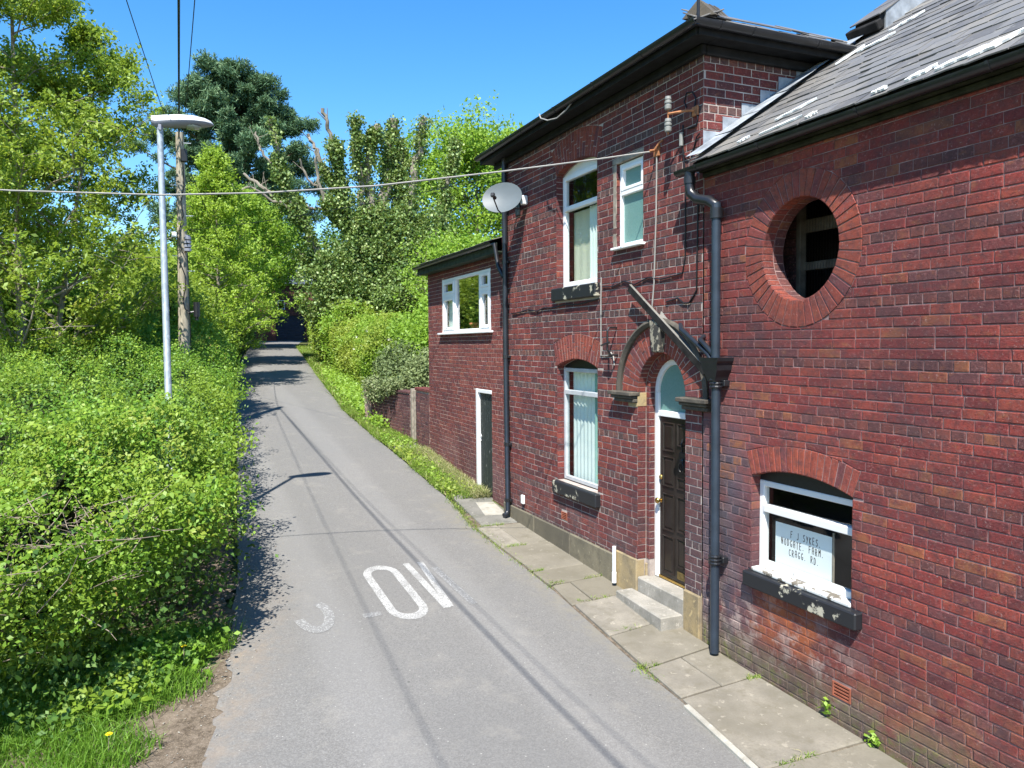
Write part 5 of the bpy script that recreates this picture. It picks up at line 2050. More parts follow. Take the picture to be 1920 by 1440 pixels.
wcable('cable', [(11.57, 3.70), (11.2, 3.715), (10.94, 3.74), (10.6, 3.70), (10.37, 3.74), (10.0, 3.73), (9.67, 3.76), (9.3, 3.735), (9.05, 3.755), (8.71, 3.78)], .010, mCABLE, 'black cable sagging along the wall under the upper tall window sill')
wcable('cable', [(8.66, 4.05), (8.67, 3.76), (8.67, 3.51), (8.67, 3.05), (8.5, 3.05), (8.42, 3.09), (8.36, 3.04), (8.34, 2.93)], .009, mCABLEW, 'white cable dropping beside the upper tall window to the door hood')
wcable('cable', [(7.41, 5.32), (7.42, 4.67), (7.44, 4.31), (7.46, 3.89), (7.51, 3.55)], .009, mCABLEW, 'white cable running straight down beside the frosted window')
wcable('cable', [(8.63, 3.93), (8.37, 3.91), (8.11, 3.96), (7.87, 3.90), (7.59, 3.96), (7.32, 3.92), (6.92, 3.95), (6.87, 4.13), (6.87, 4.89), (6.91, 5.26)], .008, mCABLE, 'black cable looping from the insulators down the corner and across above the plank')
wcable('cable', [(7.22, 3.66), (7.0, 3.69), (6.9, 3.63), (6.80, 3.63), (6.72, 3.70), (6.67, 3.76), (6.66, 4.38), (6.65, 4.77)], .009, mCABLE, 'black cable beside the thick pipe, kinked above the stone hood')
wcable('cable', [(6.86, 5.69), (6.90, 5.76), (6.86, 5.84), (6.76, 5.82), (6.70, 5.74), (6.72, 5.64), (6.66, 5.53), (6.69, 5.45), (6.83, 5.46)], .008, mCABLE, 'black cable coiled beside the two ceramic insulators')
wcable('cable', [(6.92, 5.52), (6.92, 5.21), (6.83, 5.16), (6.74, 5.21), (6.68, 5.34), (6.63, 5.36)], .008, mCABLE, 'black cable loop hanging below the insulators at the corner')
mb = MB()
mb.tube([(4.96, 6.92, 5.30), (4.96, 6.92, 5.44)], .022, 8)
tag(mb.build('cable_joint', mCERAM, None, True), 'grey cable joint hanging from the loop under the insulators', 'cable joint')
mb = MB()
mb.box((4.95, 11.11, .65), (4.99, 11.20, .79), 0, .008)
tag(mb.build('socket_box', mWHITE), 'small white box low on the house wall beside the slim downpipe', 'electrical box')
mb = MB()
mb.tube([(4.93, 8.26, .66), (4.93, 8.26, .33)], .024, 10)
mb.tube([(4.93, 8.26, .33), (4.93, 8.26, .20)], .03, 10)
tag(mb.build('overflow_pipe', mWHITE, None, True), 'short white plastic pipe standing at the plinth left of the door step', 'pipe')
mb = MB()
mb.tube([(4.62, 9.72, 6.36), (4.585, 9.6, 6.27), (4.59, 9.4, 6.19), (4.63, 9.2, 6.17), (4.66, 9.0, 6.22), (4.70, 8.9, 6.30)], .009, 6)
tag(mb.build('cable', mCABLEW, None, True), 'loose white cable hanging in a loop from the high gutter', 'cable')

# broken canopy timber above the door
mb = MB()
pa, pb = Vector((4.90, 7.86, 3.86)), Vector((4.95, 6.47, 2.90))
d = (pb - pa).normalized()
nx_ = Vector((1, 0, 0))
mb.obox((pa + pb) / 2, d, nx_, d.cross(nx_), (pb - pa).length, .03, .085, 0, .006)
o = mb.build('timber', mWOODD, None)
tag(o, 'broken canopy rafter leaning across the top of the stone door hood', 'timber')
mb = MB()
mb.obox((pa + pb) / 2 + d.cross(nx_) * (-.0455 if d.cross(nx_).z < 0 else .0455), d, nx_, d.cross(nx_), (pb - pa).length, .032, .006, 0, .002)
mb.build('sunlit_board_top', mCONC, o)  # pale strip: grey weathering plus the sunlit top edge put into colour
mb = MB()
mb.extrude([(0, 0), (.05, 0), (0, .09)], (5.0, 7.30, 3.50), (5.0, 6.70, 3.06), (-1, 0, 0), (0, .5, .8))
tag(mb.build('mortar_fillet', mCONC), 'grey cement fillet smeared on the bricks above the leaning rafter', 'mortar')
mb = MB()
mb.tube([(5.0, 8.30, 3.40), (4.88, 8.30, 3.40), (4.86, 8.30, 3.36), (4.86, 8.30, 3.12), (4.90, 8.30, 3.06), (5.0, 8.28, 3.06)], .013, 6)
mb.tube([(4.86, 8.45, 3.18), (4.84, 8.22, 3.22)], .012, 6)
tag(mb.build('lantern_bracket', mIRON, None), 'black iron lantern bracket left of the stone door hood', 'bracket')

# ================================================================== garden wall, post
gw = thing('garden_wall', 'dark old brick garden wall topped by a silvery shrub behind the verge', 'wall', (5.1, 18.5, g(18.5)))
mb = MB()
GA, GB = Vector((5.06, 18.03, 0)), Vector((4.74, 20.75, 0))
gU = (GB - GA).normalized()
gN = Vector((-gU.y, gU.x, 0))
gL = (GB - GA).length
mb.obox((GA + GB) / 2 - gN * .105 + Vector((0, 0, 1.2)), gU, gN, (0, 0, 1), gL, .21, 1.66)
mb.obox(GB - gN * .15 + gU * .2 + Vector((0, 0, 1.22)), gU, gN, (0, 0, 1), .4, .40, 1.7)
gwm = mb.build('wall', mMC, gw)
fG = Frame(GA, gU, gN)
lay_bricks(fG, gwm, 0.0, gL, lambda u: g(18.03 + u), 2.02, .079, 1.5, .235, [], mBG, mBG, .010, .006, .003, 66, 6, 200)
fG2 = Frame(GA, (1, 0, 0), (0, -1, 0))
lay_bricks(fG2, gwm, 0.0, .21, lambda u: .8, 2.02, .079, 1.5, .235, [], mBG, mBG, .010, .006, .003, 67, 6, 40)
mb = MB()
mb.obox((GA + GB) / 2 - gN * .105 + Vector((0, 0, 2.06)), gU, gN, (0, 0, 1), gL, .27, .06, 0, .01)
mb.build('coping', mBG, gw)
pier = thing('garden_wall', 'short brick return wall joining the corner of the low extension', 'wall', (5.15, 17.0, g(17)))
mb = MB()
mb.box((5.10, 16.565, .3), (5.32, 17.62, 2.14))
pm = mb.build('wall', mMC, pier)
lay_bricks(Frame((5.10, 0, 0), (0, 1, 0), (-1, 0, 0)), pm, 16.57, 17.62, g, 2.12, .079, 1.5, .235, [], mBG, mBG, .010, .006, .003, 68, 6, 100)
mb = MB()
mb.box((5.07, 16.57, 2.14), (5.35, 17.65, 2.21), 0, .01)
mb.build('coping', mBC, pier)
mb = MB()
mb.box((5.06, 17.86, .6), (5.19, 17.99, 2.16), 0, .01)
post = mb.build('gate_post', mWOODG)
tag(post, 'pale weathered wooden gate post at the end of the dark garden wall', 'post')
mb = MB()
mb.box((5.10, 17.78, .62), (5.14, 17.858, 2.12), 0, .006)
mb.build('gate_stop', mWOODG, post)

# ================================================================== lamp post
lampx, lampy = -.185, 12.2
LP = thing('street_lamp', 'galvanised street lamp with flat white head rising from the hedge', 'street lamp', (lampx, lampy, g(lampy)))
mb = MB()
mb.tube([(lampx, lampy, g(lampy)), (lampx, lampy, 1.6), (lampx + .004, lampy, 1.62), (lampx, lampy, 6.36)], [.068, .066, .050, .042], 16)
mb.build('column', mGALV, LP, True)
hx = Vector((1, .02, .06)).normalized()
ring_n = 14
secs = [(-.11, .055, .085, .0), (-.06, .068, .11, -.015), (.06, .10, .12, -.01), (.25, .135, .125, .0), (.45, .14, .115, .0), (.60, .115, .085, -.006), (.68, .075, .05, -.014), (.72, .02, .012, -.025)]
for nm, mat, top in (('canopy', mLAMPW, True), ('underside', mLAMPU, False)):
    mb = MB()
    vs_ = []
    for s, hw, hh, dz_ in secs:
        c = Vector((lampx, lampy, 6.42)) + hx * s + Vector((0, 0, dz_))
        for k_ in range(9):
            an = math.pi * k_ / 8 + (0 if top else math.pi)
            up_ = math.sin(an) * (hh * .82 if top else hh * .66)
            vs_.append(c + Vector((0, 1, 0)) * (hw * math.cos(an)) + Vector((0, 0, up_)))
    fs = [(i * 9 + k_, i * 9 + k_ + 1, i * 9 + 10 + k_, i * 9 + 9 + k_) for i in range(len(secs) - 1) for k_ in range(8)]
    fs += [tuple(range(9)), tuple((len(secs) - 1) * 9 + k_ for k_ in range(9))]
    mb.add(vs_, fs)
    hd_ = mb.build(nm, mat, LP, True)
mb = MB()
cL = Vector((lampx, lampy, 6.42)) + hx * .44 + Vector((0, 0, -.07))
mb.lathe(cL, (0, 0, -1), [(.115, -.01), (.112, .0), (.08, .025), (0, .034)], 18)
mb.build('lens', mLENS, LP, True)
mb = MB()
mb.tube([(lampx, lampy, 6.30), (lampx, lampy, 6.40)], .047, 14)
mb.box((lampx - .02, lampy - .07, 6.28), (lampx + .02, lampy - .04, 6.36), 0, .004)
mb.build('spigot', mLAMPU, LP, True)
mb = MB()
mb.box((lampx - .045, lampy - .078, .95), (lampx + .045, lampy - .055, 1.45), 0, .006)
mb.build('access_door', mGALV, LP)

# ================================================================== telegraph pole and wires
px_, py_ = .12, 20.0
TP = thing('utility_pole', 'weathered wooden telegraph pole carrying cables behind the street lamp', 'utility pole', (px_, py_, g(py_)))
mb = MB()
mb.tube([(px_ - .06, py_, g(py_)), (px_ - .03, py_, 4), (px_, py_, 8.25)], [.145, .125, .095], 14)
mb.build('pole', mPOLE, TP, True)
mb = MB()
mb.box((px_ + .0, py_ - .16, 7.55), (px_ + .15, py_ - .08, 7.85), 0, .02)
mb.build('terminal_box', mIRON, TP)
mb = MB()
for z in (5.50, 5.59, 5.68, 5.77):
    mb.lathe((px_ + .10, py_ - .16, z), (0, 0, 1), [(.0, -.04), (.085, -.035), (.085, .02), (.05, .035), (0, .04)], 12)
mb.box((px_ + .04, py_ - .14, 5.45), (px_ + .16, py_ - .09, 5.85), 0, .01)
mb.build('drop_wire_block', mLAMPU, TP)
mb = MB()
mb.box((px_ - .25, py_ - .18, 5.78), (px_ - .13, py_ - .08, 5.90), 0, .01)
mb.build('white_box', mWHITE, TP)
mb = MB()
mb.tube([(px_ + .26, py_ - .1, 4.27), (px_ + .26, py_ - .1, 3.92)], .075, 12)
mb.tube([(px_ + .08, py_ - .1, 4.02), (px_ + .26, py_ - .1, 4.05)], .025, 6)
mb.tube([(px_ + .26, py_ - .1, 3.92), (px_ + .26, py_ - .1, 3.84)], .045, 10)
mb.build('cable_canister', mBLACK, TP)
mb = MB()
for z in (8.0, 7.0, 6.3, 5.35, 5.0):
    s = 1 if z in (8.0, 6.3, 5.0) else -1
    mb.tube([(px_, py_ - .05, z), (px_ + s * .24, py_ - .05, z + .01)], .011, 5)
mb.build('step_irons', mGALV, TP)
mb = MB()
mb.tube([(px_ + .05, py_ - .13, 7.5), (px_ + .06, py_ - .12, 7.0), (px_ - .02, py_ - .14, 6.6), (px_ + .02, py_ - .14, 6.3), (px_ - .06, py_ - .14, 6.0), (px_ - .08, py_ - .15, 5.6), (px_ + .0, py_ - .17, 5.4), (px_ + .1, py_ - .14, 5.5)], .014, 6)
mb.tube([(px_ - .08, py_ - .16, 5.2), (px_ + .02, py_ - .17, 4.9), (px_ + .03, py_ - .17, 4.6), (px_ - .04, py_ - .17, 4.3), (px_ + .0, py_ - .17, 4.1), (px_ + .15, py_ - .15, 4.0)], .014, 6)
mb.tube([(px_ + .09, py_ - .12, 5.4), (px_ + .1, py_ - .12, 4.2), (px_ + .11, py_ - .13, 2.6)], .011, 6)
mb.build('pole_cable', mCABLE, TP)


def sag(p, q, s, n=24):
    p, q = Vector(p), Vector(q)
    return [p.lerp(q, i / n) - Vector((0, 0, s * 4 * (i / n) * (1 - i / n))) for i in range(n + 1)]


def wire(pts, r, mat, label):
    mb = MB()
    mb.tube(pts, r, 6)
    return tag(mb.build('overhead_cable', mat, None, True), label, 'cable')


wire(sag((px_ - .02, py_ - .1, 8.15), (.12, -28, 8.9), .9), .017, mCABLE, 'thickest black overhead cable running from the pole top towards the viewer')
wire(sag((px_ + .05, py_ - .1, 7.95), (.75, -28, 8.7), .9), .0065, mCABLE, 'thin black overhead cable just right of the thickest one')
wire(sag((px_ - .05, py_ - .1, 7.70), (-3.1, -28, 9.5), .7), .0065, mCABLE, 'thin black overhead cable slanting off to the upper left')
wire(sag((px_ + .12, py_ - .1, 7.60), (2.6, 33, 5.2), .25), .009, mCABLE, 'thin black cable dropping from the pole behind into the lime trees')
wire(sag((px_ - .2, py_ - .1, 5.78), (-7, 24, 5.0), .2), .012, mCABLEW, 'thin pale cable leaving the white box on the pole to the left')
wire([Vector(p) for p in ((4.90, 7.40, 5.345), (4.4, 7.66, 5.28), (3.4, 8.15, 5.16), (2.1, 8.75, 5.02), (.9, 9.10, 4.92), (-.16, 9.33, 4.865), (-1.6, 9.6, 4.86), (-4, 10.0, 4.95), (-9, 10.8, 5.4))], .0095, mCABLEW, 'thick pale cable crossing the lane from the house wall past the lamp post')
wire(sag((4.93, 11.9, 5.99), (-6, 40, 8.6), .6), .006, mCABLE, 'hair-thin cable from the house eaves corner out over the ivy tree')
mb = MB()
mb.box((4.97, 7.36, 5.30), (4.998, 7.46, 5.42), 0, .004)
mb.tube([(4.99, 7.40, 5.37), (4.88, 7.40, 5.35)], .016, 6)
mb.tube([(4.94, 7.40, 5.36), (4.96, 7.33, 5.43), (4.985, 7.30, 5.46)], .012, 6)
tag(mb.build('cable_hook', mRUST), 'rusty wall hook anchoring the thick pale cable beside the frosted window', 'hook')

# ================================================================== far house
FH = thing('far_house', 'shaded dark brick house with navy garage door at the lane end', 'house', (9, 74, 3.7))
fF = Frame((0, 74, 0), (1, 0, 0), (0, -1, 0))
mb = MB()
gd = [(8.15, 3.0), (10.75, 3.0), (10.75, 6.05), (8.15, 6.05)]
wn1 = [(8.35, 6.6), (9.0, 6.6), (9.0, 7.5), (8.35, 7.5)]
sheet_with_holes(mb, fF, 3.0, 14.0, 3, 9.0, [gd, wn1])
reveal(mb, fF, gd, .15)
reveal(mb, fF, wn1, .12)
mb.quad((3.0, 74, 3), (3.0, 82, 3), (3.0, 82, 9), (3.0, 74, 9))
mb.quad((14.0, 74, 3), (14.0, 82, 3), (14.0, 82, 9), (14.0, 74, 9))
mb.quad((3.0, 82, 3), (14.0, 82, 3), (14.0, 82, 9), (3.0, 82, 9))
mb.build('wall', brick_mat("far_brick", [(0, (.10, .045, .038)), (1, (.16, .06, .048))], 'N'), FH)
mb = MB()
mb.add([(2.7, 73.6, 8.95), (14.3, 73.6, 8.95), (14.3, 78, 12.4), (2.7, 78, 12.4), (2.7, 82.4, 8.95), (14.3, 82.4, 8.95)], [(0, 1, 2, 3), (3, 2, 5, 4), (0, 3, 4), (1, 5, 2), (0, 4, 5, 1)])
mb.build('roof', simple("blue_slate_roof", (.07, .085, .12), .6, .2, 4, .3, .3, 5), FH)
mNAVY = simple("navy_door", (.016, .024, .045), .5, .2, 4, .3, .05)
mb = MB()
mb.box((8.15, 74.10, 3.4), (10.75, 74.14, 6.05))
gdo = mb.build('garage_door', mNAVY, FH)
for k_ in range(10):
    mb = MB()
    mb.box((8.17, 74.07, 3.72 + k_ * .232), (10.73, 74.10, 3.72 + k_ * .232 + .20), 0, .012)
    mb.build('door_slat', mNAVY, gdo)
mb = MB()
mb.quad((8.35, 74.1, 6.6), (9.0, 74.1, 6.6), (9.0, 74.1, 7.5), (8.35, 74.1, 7.5))
w = mb.build('window', mGLASSD, FH)
mb = MB()
mb.box((8.36, 74.06, 6.62), (8.43, 74.1, 7.48), 0)
mb.box((8.92, 74.06, 6.62), (8.99, 74.1, 7.48), 0)
mb.box((8.43, 74.06, 6.62), (8.92, 74.1, 6.70), 0)
mb.box((8.43, 74.06, 7.40), (8.92, 74.1, 7.48), 0)
mb.build('frame', mWHITE, w)

# ================================================================== VEGETATION
def gnp(y):
    return np.interp(y, GY, GZ)


def sprigs(C, m, spread, size, up, rng, tone=None, droop=.2, width=.3):
    """m leaves round every sprig centre; returns quads and a tone per leaf"""
    n = len(C)
    CC = np.repeat(C, m, 0) + rng.normal(size=(n * m, 3)) * (np.asarray(spread) if np.ndim(spread) else spread)
    S = size[0] + (size[1] - size[0]) * rng.random(n * m)
    base = rng.random(n) if tone is None else tone
    R = np.clip(np.repeat(base, m) * .55 + rng.random(n * m) * .45, 0, 1)
    return leaf_quads(CC, S, up, droop, width, .10, rng), R


def poly_dist(P, poly):
    """signed distance (inside positive), nearest outward normal not needed"""
    d = np.full(len(P), 1e9)
    inside = np.zeros(len(P), bool)
    n = len(poly)
    for i in range(n):
        a, b = np.array(poly[i]), np.array(poly[(i + 1) % n])
        ab = b - a
        t = np.clip(((P - a) @ ab) / (ab @ ab), 0, 1)
        d = np.minimum(d, np.linalg.norm(P - (a + t[:, None] * ab), axis=1))
        cond = (a[1] > P[:, 1]) != (b[1] > P[:, 1])
        with np.errstate(divide='ignore', invalid='ignore'):
            xi = a[0] + (P[:, 1] - a[1]) / (b[1] - a[1]) * (b[0] - a[0])
        inside ^= cond & (P[:, 0] < xi)
    return np.where(inside, d, -d)


def hedge_points(poly, hfun, ntop, nside, seed, rnd_=.7, recess=.45, rough=.16, depth=.12, nf=1.5):
    rng = np.random.default_rng(seed)
    poly = [tuple(p) for p in ccw(list(poly))]
    A_ = np.array(poly)
    lo, hi = A_.min(0), A_.max(0)
    pts = []
    tot = 0
    while tot < ntop:
        q = lo + (hi - lo) * rng.random((ntop * 2, 2))
        q = q[poly_dist(q, poly) > 0]
        pts.append(q)
        tot += len(q)
    P = np.concatenate(pts)[:ntop]
    d = poly_dist(P, poly)
    h = hfun(P[:, 0], P[:, 1])
    k = 1 - np.clip(d / rnd_, 0, 1)
    z = gnp(P[:, 1]) + h * (1 - .38 * k ** 2) + rough * vnoise(P, nf * 2.2, seed + 1) + rough * .5 * vnoise(P, nf * 6, seed + 2)
    z -= np.abs(rng.normal(size=len(P))) * depth
    top = np.column_stack([P, z])
    E_ = np.roll(A_, -1, 0) - A_
    L = np.linalg.norm(E_, axis=1)
    i = rng.choice(len(poly), nside, p=L / L.sum())
    t = rng.random(nside)
    B = A_[i] + E_[i] * t[:, None]
    N = np.column_stack([E_[i][:, 1], -E_[i][:, 0]]) / L[i][:, None]
    f = rng.random(nside) ** .85
    hh = hfun(B[:, 0], B[:, 1]) * .80
    B3 = np.column_stack([B, f * hh])
    off = -recess * (1 - f) ** 1.1 + rough * 1.3 * vnoise(B3, nf * 2.2, seed + 3) + .1 * np.sin(f * 3.1) - np.abs(rng.normal(size=nside)) * depth
    S = np.column_stack([B + N * off[:, None], gnp(B[:, 1]) + f * hh + .02])
    return top, S


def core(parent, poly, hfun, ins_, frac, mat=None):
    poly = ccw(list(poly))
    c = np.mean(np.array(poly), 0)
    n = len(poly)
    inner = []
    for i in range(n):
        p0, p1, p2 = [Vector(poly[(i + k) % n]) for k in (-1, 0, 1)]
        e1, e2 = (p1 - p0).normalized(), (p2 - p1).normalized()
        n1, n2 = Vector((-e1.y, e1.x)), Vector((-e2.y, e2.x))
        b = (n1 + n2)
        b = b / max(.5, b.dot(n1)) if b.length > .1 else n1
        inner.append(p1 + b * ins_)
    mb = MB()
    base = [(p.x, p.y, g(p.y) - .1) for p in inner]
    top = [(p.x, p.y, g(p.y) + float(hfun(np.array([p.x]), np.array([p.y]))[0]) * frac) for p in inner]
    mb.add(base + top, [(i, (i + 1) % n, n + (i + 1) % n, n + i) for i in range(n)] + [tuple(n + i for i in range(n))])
    return mb.build('dark_core', mat or mCORE, parent)  # solid filler closing the gaps; its dark colour stands for inner shade


def twigs(parent, pts, n, ln, seed, mat=mTWIG, up=.3, r=.005):
    rr_ = random.Random(seed)
    mb = MB()
    for _ in range(n):
        p = Vector(pts[rr_.randrange(len(pts))])
        d = Vector((rr_.gauss(0, 1), rr_.gauss(0, 1), rr_.gauss(up, .5))).normalized()
        l_ = ln * rr_.uniform(.5, 1.4)
        q = p + d * l_ * .5 + Vector((rr_.gauss(0, .05), rr_.gauss(0, .05), rr_.gauss(0, .05))) * ln
        s = p + d * l_
        mb.tube([p - d * l_ * .3, q, s], [r, r * .8, r * .4], 4, 0, 0, False)
    return mb.build('twigs', mat, parent, kind='stuff')


# ---- the big overgrown hedge on the left
H1 = thing('hedge', 'big overgrown sunlit hedge along the left edge of the lane', 'hedge', (-1.5, 12, g(12)))
hp = [(-7.5, 3.4), (-4.0, 5.1), (-1.45, 6.75), (-.55, 7.2), (.10, 7.75), (.36, 8.7), (.50, 10.0), (.66, 12.0), (.82, 14.5), (1.05, 18.5), (1.20, 21.5), (-2.0, 22.0), (-9.5, 21.0), (-11.0, 10.0)]


def hh1(x, y):
    return 1.86 + .035 * np.clip(y - 8, 0, 8) + .22 * np.clip((-x - .2) / 3.0, 0, 1) + .14 * np.sin(x * 1.7 + y * .9) + .12 * np.sin(y * 1.9 - x * .7) + .08 * np.sin(x * 3.7 - y * 2.3 + 1) - .15 * np.clip((8.6 - y) / 2.5, 0, 1)


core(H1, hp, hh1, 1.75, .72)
rng = np.random.default_rng(5)
top, side = hedge_points(hp, hh1, 15000, 8500, 3, .9, 1.55, .19, .12)
# bare patches where the dead wood shows through
HOLES = [(-.95, 7.9, .42), (-2.0, 7.6, .35), (-1.9, 9.3, .4), (-3.2, 8.6, .4), (-2.6, 11.5, .5)]


def thin(P_):
    k_ = np.ones(len(P_))
    for hx_, hy_, hr_ in HOLES:
        k_ = np.minimum(k_, np.clip((np.hypot(P_[:, 0] - hx_, (P_[:, 1] - hy_)) - hr_ * .55) / (hr_ * .6), .06, 1))
    return P_[np.random.default_rng(2).random(len(P_)) < k_]


top = thin(top)
# more sprigs where the camera is close
close = top[(top[:, 1] < 11) & (top[:, 0] > -4.5)]
V1, R1_ = sprigs(top, 9, .07, (.03, .062), .45, rng, np.clip(.5 + .4 * vnoise(top, 1.3, 9), 0, 1))
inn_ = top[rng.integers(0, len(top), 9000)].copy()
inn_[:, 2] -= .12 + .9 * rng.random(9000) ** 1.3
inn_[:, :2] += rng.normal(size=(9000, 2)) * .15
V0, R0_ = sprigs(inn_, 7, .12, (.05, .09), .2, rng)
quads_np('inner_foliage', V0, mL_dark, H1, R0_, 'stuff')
pick = close[rng.integers(0, len(close), 5200)]
pick = pick[(vnoise(pick, 2.2, 31) > -.25)]
pick = pick + rng.normal(size=pick.shape) * np.array([.15, .15, .06])
V2, R2_ = sprigs(pick, 8, .055, (.028, .058), .45, rng, np.clip(.55 + .4 * vnoise(pick, 1.5, 19), 0, 1))
quads_np('foliage', np.concatenate([V1, V2]), mL_hedge, H1, np.concatenate([R1_, R2_]), 'stuff')
V3, R3_ = sprigs(side, 9, .085, (.04, .085), .25, rng)
quads_np('side_foliage', V3, mL_hedge, H1, R3_, 'stuff')
# broad leaves of bramble and elder in patches
msk = vnoise(close, 1.4, 77) > .15
bb = close[msk]
bb = bb[rng.integers(0, len(bb), 1100)] + np.array([0, 0, .04])
V4, R4_ = sprigs(bb, 5, .06, (.04, .075), .8, rng, None, .1, .33)
quads_np('bramble_leaves', V4, mL_clip, H1, R4_, 'stuff')
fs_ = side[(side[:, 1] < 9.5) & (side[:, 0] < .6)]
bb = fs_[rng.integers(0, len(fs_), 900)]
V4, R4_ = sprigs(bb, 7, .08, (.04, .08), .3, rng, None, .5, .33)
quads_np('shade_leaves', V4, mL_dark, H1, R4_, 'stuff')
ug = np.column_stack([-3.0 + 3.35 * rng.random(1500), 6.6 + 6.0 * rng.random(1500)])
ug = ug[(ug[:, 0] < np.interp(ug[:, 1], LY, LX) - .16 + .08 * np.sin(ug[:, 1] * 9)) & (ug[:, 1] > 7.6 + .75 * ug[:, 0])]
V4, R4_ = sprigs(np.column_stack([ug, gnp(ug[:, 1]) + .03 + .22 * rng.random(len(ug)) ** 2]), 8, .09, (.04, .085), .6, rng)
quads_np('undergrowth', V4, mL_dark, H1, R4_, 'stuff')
mL_bronze = Lf('bronze_leaf', [(0, (.11, .075, .02)), (.5, (.17, .115, .03)), (1, (.22, .16, .045))], .45)
bz = top[(vnoise(top, .8, 141) > .35)]
bz = bz[rng.integers(0, len(bz), 620)] + np.array([0, 0, .06])
V4, R4_ = sprigs(bz, 6, .06, (.03, .055), .4, rng)
quads_np('bronze_tips', V4, mL_bronze, H1, R4_, 'stuff')
# leafy shoots standing proud of the top
sh = top[rng.integers(0, len(top), 900)]
ln_ = .10 + .25 * rng.random(900)
dirs = rng.normal(size=(900, 3)) * .35 + np.array([0, 0, 1])
cs = np.concatenate([sh + dirs * (ln_ * t)[:, None] for t in (.2, .5, .8, 1.0)])
V5, R5_ = sprigs(cs, 3, .03, (.035, .065), .4, rng, .5 + .5 * rng.random(len(cs)))
quads_np('shoots', V5, mL_lime, H1, R5_, 'stuff')
tw = close[(vnoise(close, 1.1, 55) > .5)]
twigs(H1, [tuple(p) for p in tw[:300]], 130, .35, 4, mTWIG, .15, .005)
hw_ = []
for hx_, hy_, hr_ in HOLES:
    for _ in range(26):
        a__, b__ = rng.normal(size=2) * hr_ * .7
        hw_.append((hx_ + a__, hy_ + b__, g(hy_) + float(hh1(np.array([hx_]), np.array([hy_]))[0]) * .9 + rng.uniform(-.18, .05)))
twigs(H1, hw_, 230, .34, 6, mTWIG, .1, .0055)
twigs(H1, [tuple(p) for p in fs_[:400]], 140, .4, 5, mTWIG, -.1, .005)


def far_bush(name, label, cat, poly, hfun, ntop, nside, m, size, mat, seed, spread=.10, core_ins=.6, rnd_=.8, rough=.18, recess=.3, up=.45, group=None, nf=1.0):
    c = np.mean(np.array(poly), 0)
    t = thing(name, label, cat, (c[0], c[1], g(c[1])), group)
    core(t, poly, hfun, core_ins, .78)
    r_ = np.random.default_rng(seed)
    top, side = hedge_points(poly, hfun, ntop, nside, seed, rnd_, recess, rough, .12, nf)
    allp = np.concatenate([top, side])
    V, R = sprigs(allp, m, spread, size, up, r_, np.clip(.5 + .4 * vnoise(allp, 1.2, seed + 5), 0, 1))
    quads_np('foliage', V, mat, t, R, 'stuff')
    return t, top, side


const = lambda h: (lambda x, y: np.full(np.shape(x), h, float) + .12 * np.sin(x * 2.1 + y * 1.3) + .1 * np.sin(y * 2.7))
far_bush('hedge', 'shadier green hedge running up the left lane edge beyond the telegraph pole', 'hedge',
         [(1.05, 21.4), (1.35, 25), (1.75, 31), (2.3, 37), (0, 38), (-3, 30), (-3.5, 22)], const(2.5), 2600, 2400, 7, (.07, .13), mL_hedge, 41, .13)
far_bush('hedge', 'dark shaded hedge on the left where the lane bends towards the garage', 'hedge',
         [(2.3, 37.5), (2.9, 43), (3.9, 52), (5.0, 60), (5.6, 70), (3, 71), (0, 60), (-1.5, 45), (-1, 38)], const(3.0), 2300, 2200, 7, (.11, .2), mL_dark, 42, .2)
far_bush('hedge', 'clipped bright green hedge with rounded top behind the garden wall', 'hedge',
         [(5.45, 24.6), (5.75, 27), (5.65, 31.5), (8.8, 32.5), (9.4, 29), (8.3, 24.6)], const(2.35), 3600, 3200, 8, (.06, .11), mL_clip, 43, .10, .4, .9, .08, .15)
far_bush('hedge', 'pale yellow-green hedge further up the right lane edge', 'hedge',
         [(5.7, 33), (6.0, 37), (6.6, 42), (7.6, 50), (8.7, 56), (11, 56), (10, 46), (8.8, 33)], const(2.9), 3200, 2800, 7, (.09, .16), mL_clip, 44, .14, .5, 1.0, .12, .2)
far_bush('shrub', 'tall fresh green shrub crowding the far corner of the low extension', 'shrub',
         [(6.1, 20.2), (8.6, 20.0), (9.3, 23.8), (6.5, 24.2)], const(3.3), 1500, 2300, 8, (.07, .14), mL_young, 45, .14, .6, 1.0, .2, .3)
far_bush('shrub', 'dark rounded shrub in front of the ivy clad tree', 'shrub',
         [(8.3, 33.5), (12.5, 33), (13, 36), (8.6, 36.5)], const(4.6), 1400, 2200, 8, (.10, .18), mL_ivy, 46, .18, .7, 1.2, .25, .3)
t, top, side = far_bush('shrub', 'silvery grey-green shrub spilling over the dark garden wall', 'shrub',
                        [(5.32, 18.3), (6.8, 18.0), (7.4, 21.3), (5.1, 22.3)], const(1.9), 1500, 100, 8, (.05, .10), mL_grey, 47, .10, .5, .7, .14, .1)
r_ = np.random.default_rng(9)
oy_ = 18.7 + 2.1 * r_.random(420)
ov_ = np.column_stack([5.0 - .118 * (oy_ - 18.03) + .09 * r_.normal(size=420), oy_, 2.24 - .5 * r_.random(420) ** 1.6 * np.clip((oy_ - 18.5) / 1.5, .15, 1)])
V, R = sprigs(ov_, 8, .08, (.045, .09), .2, r_)
quads_np('overhang', V, mL_grey, t, R, 'stuff')
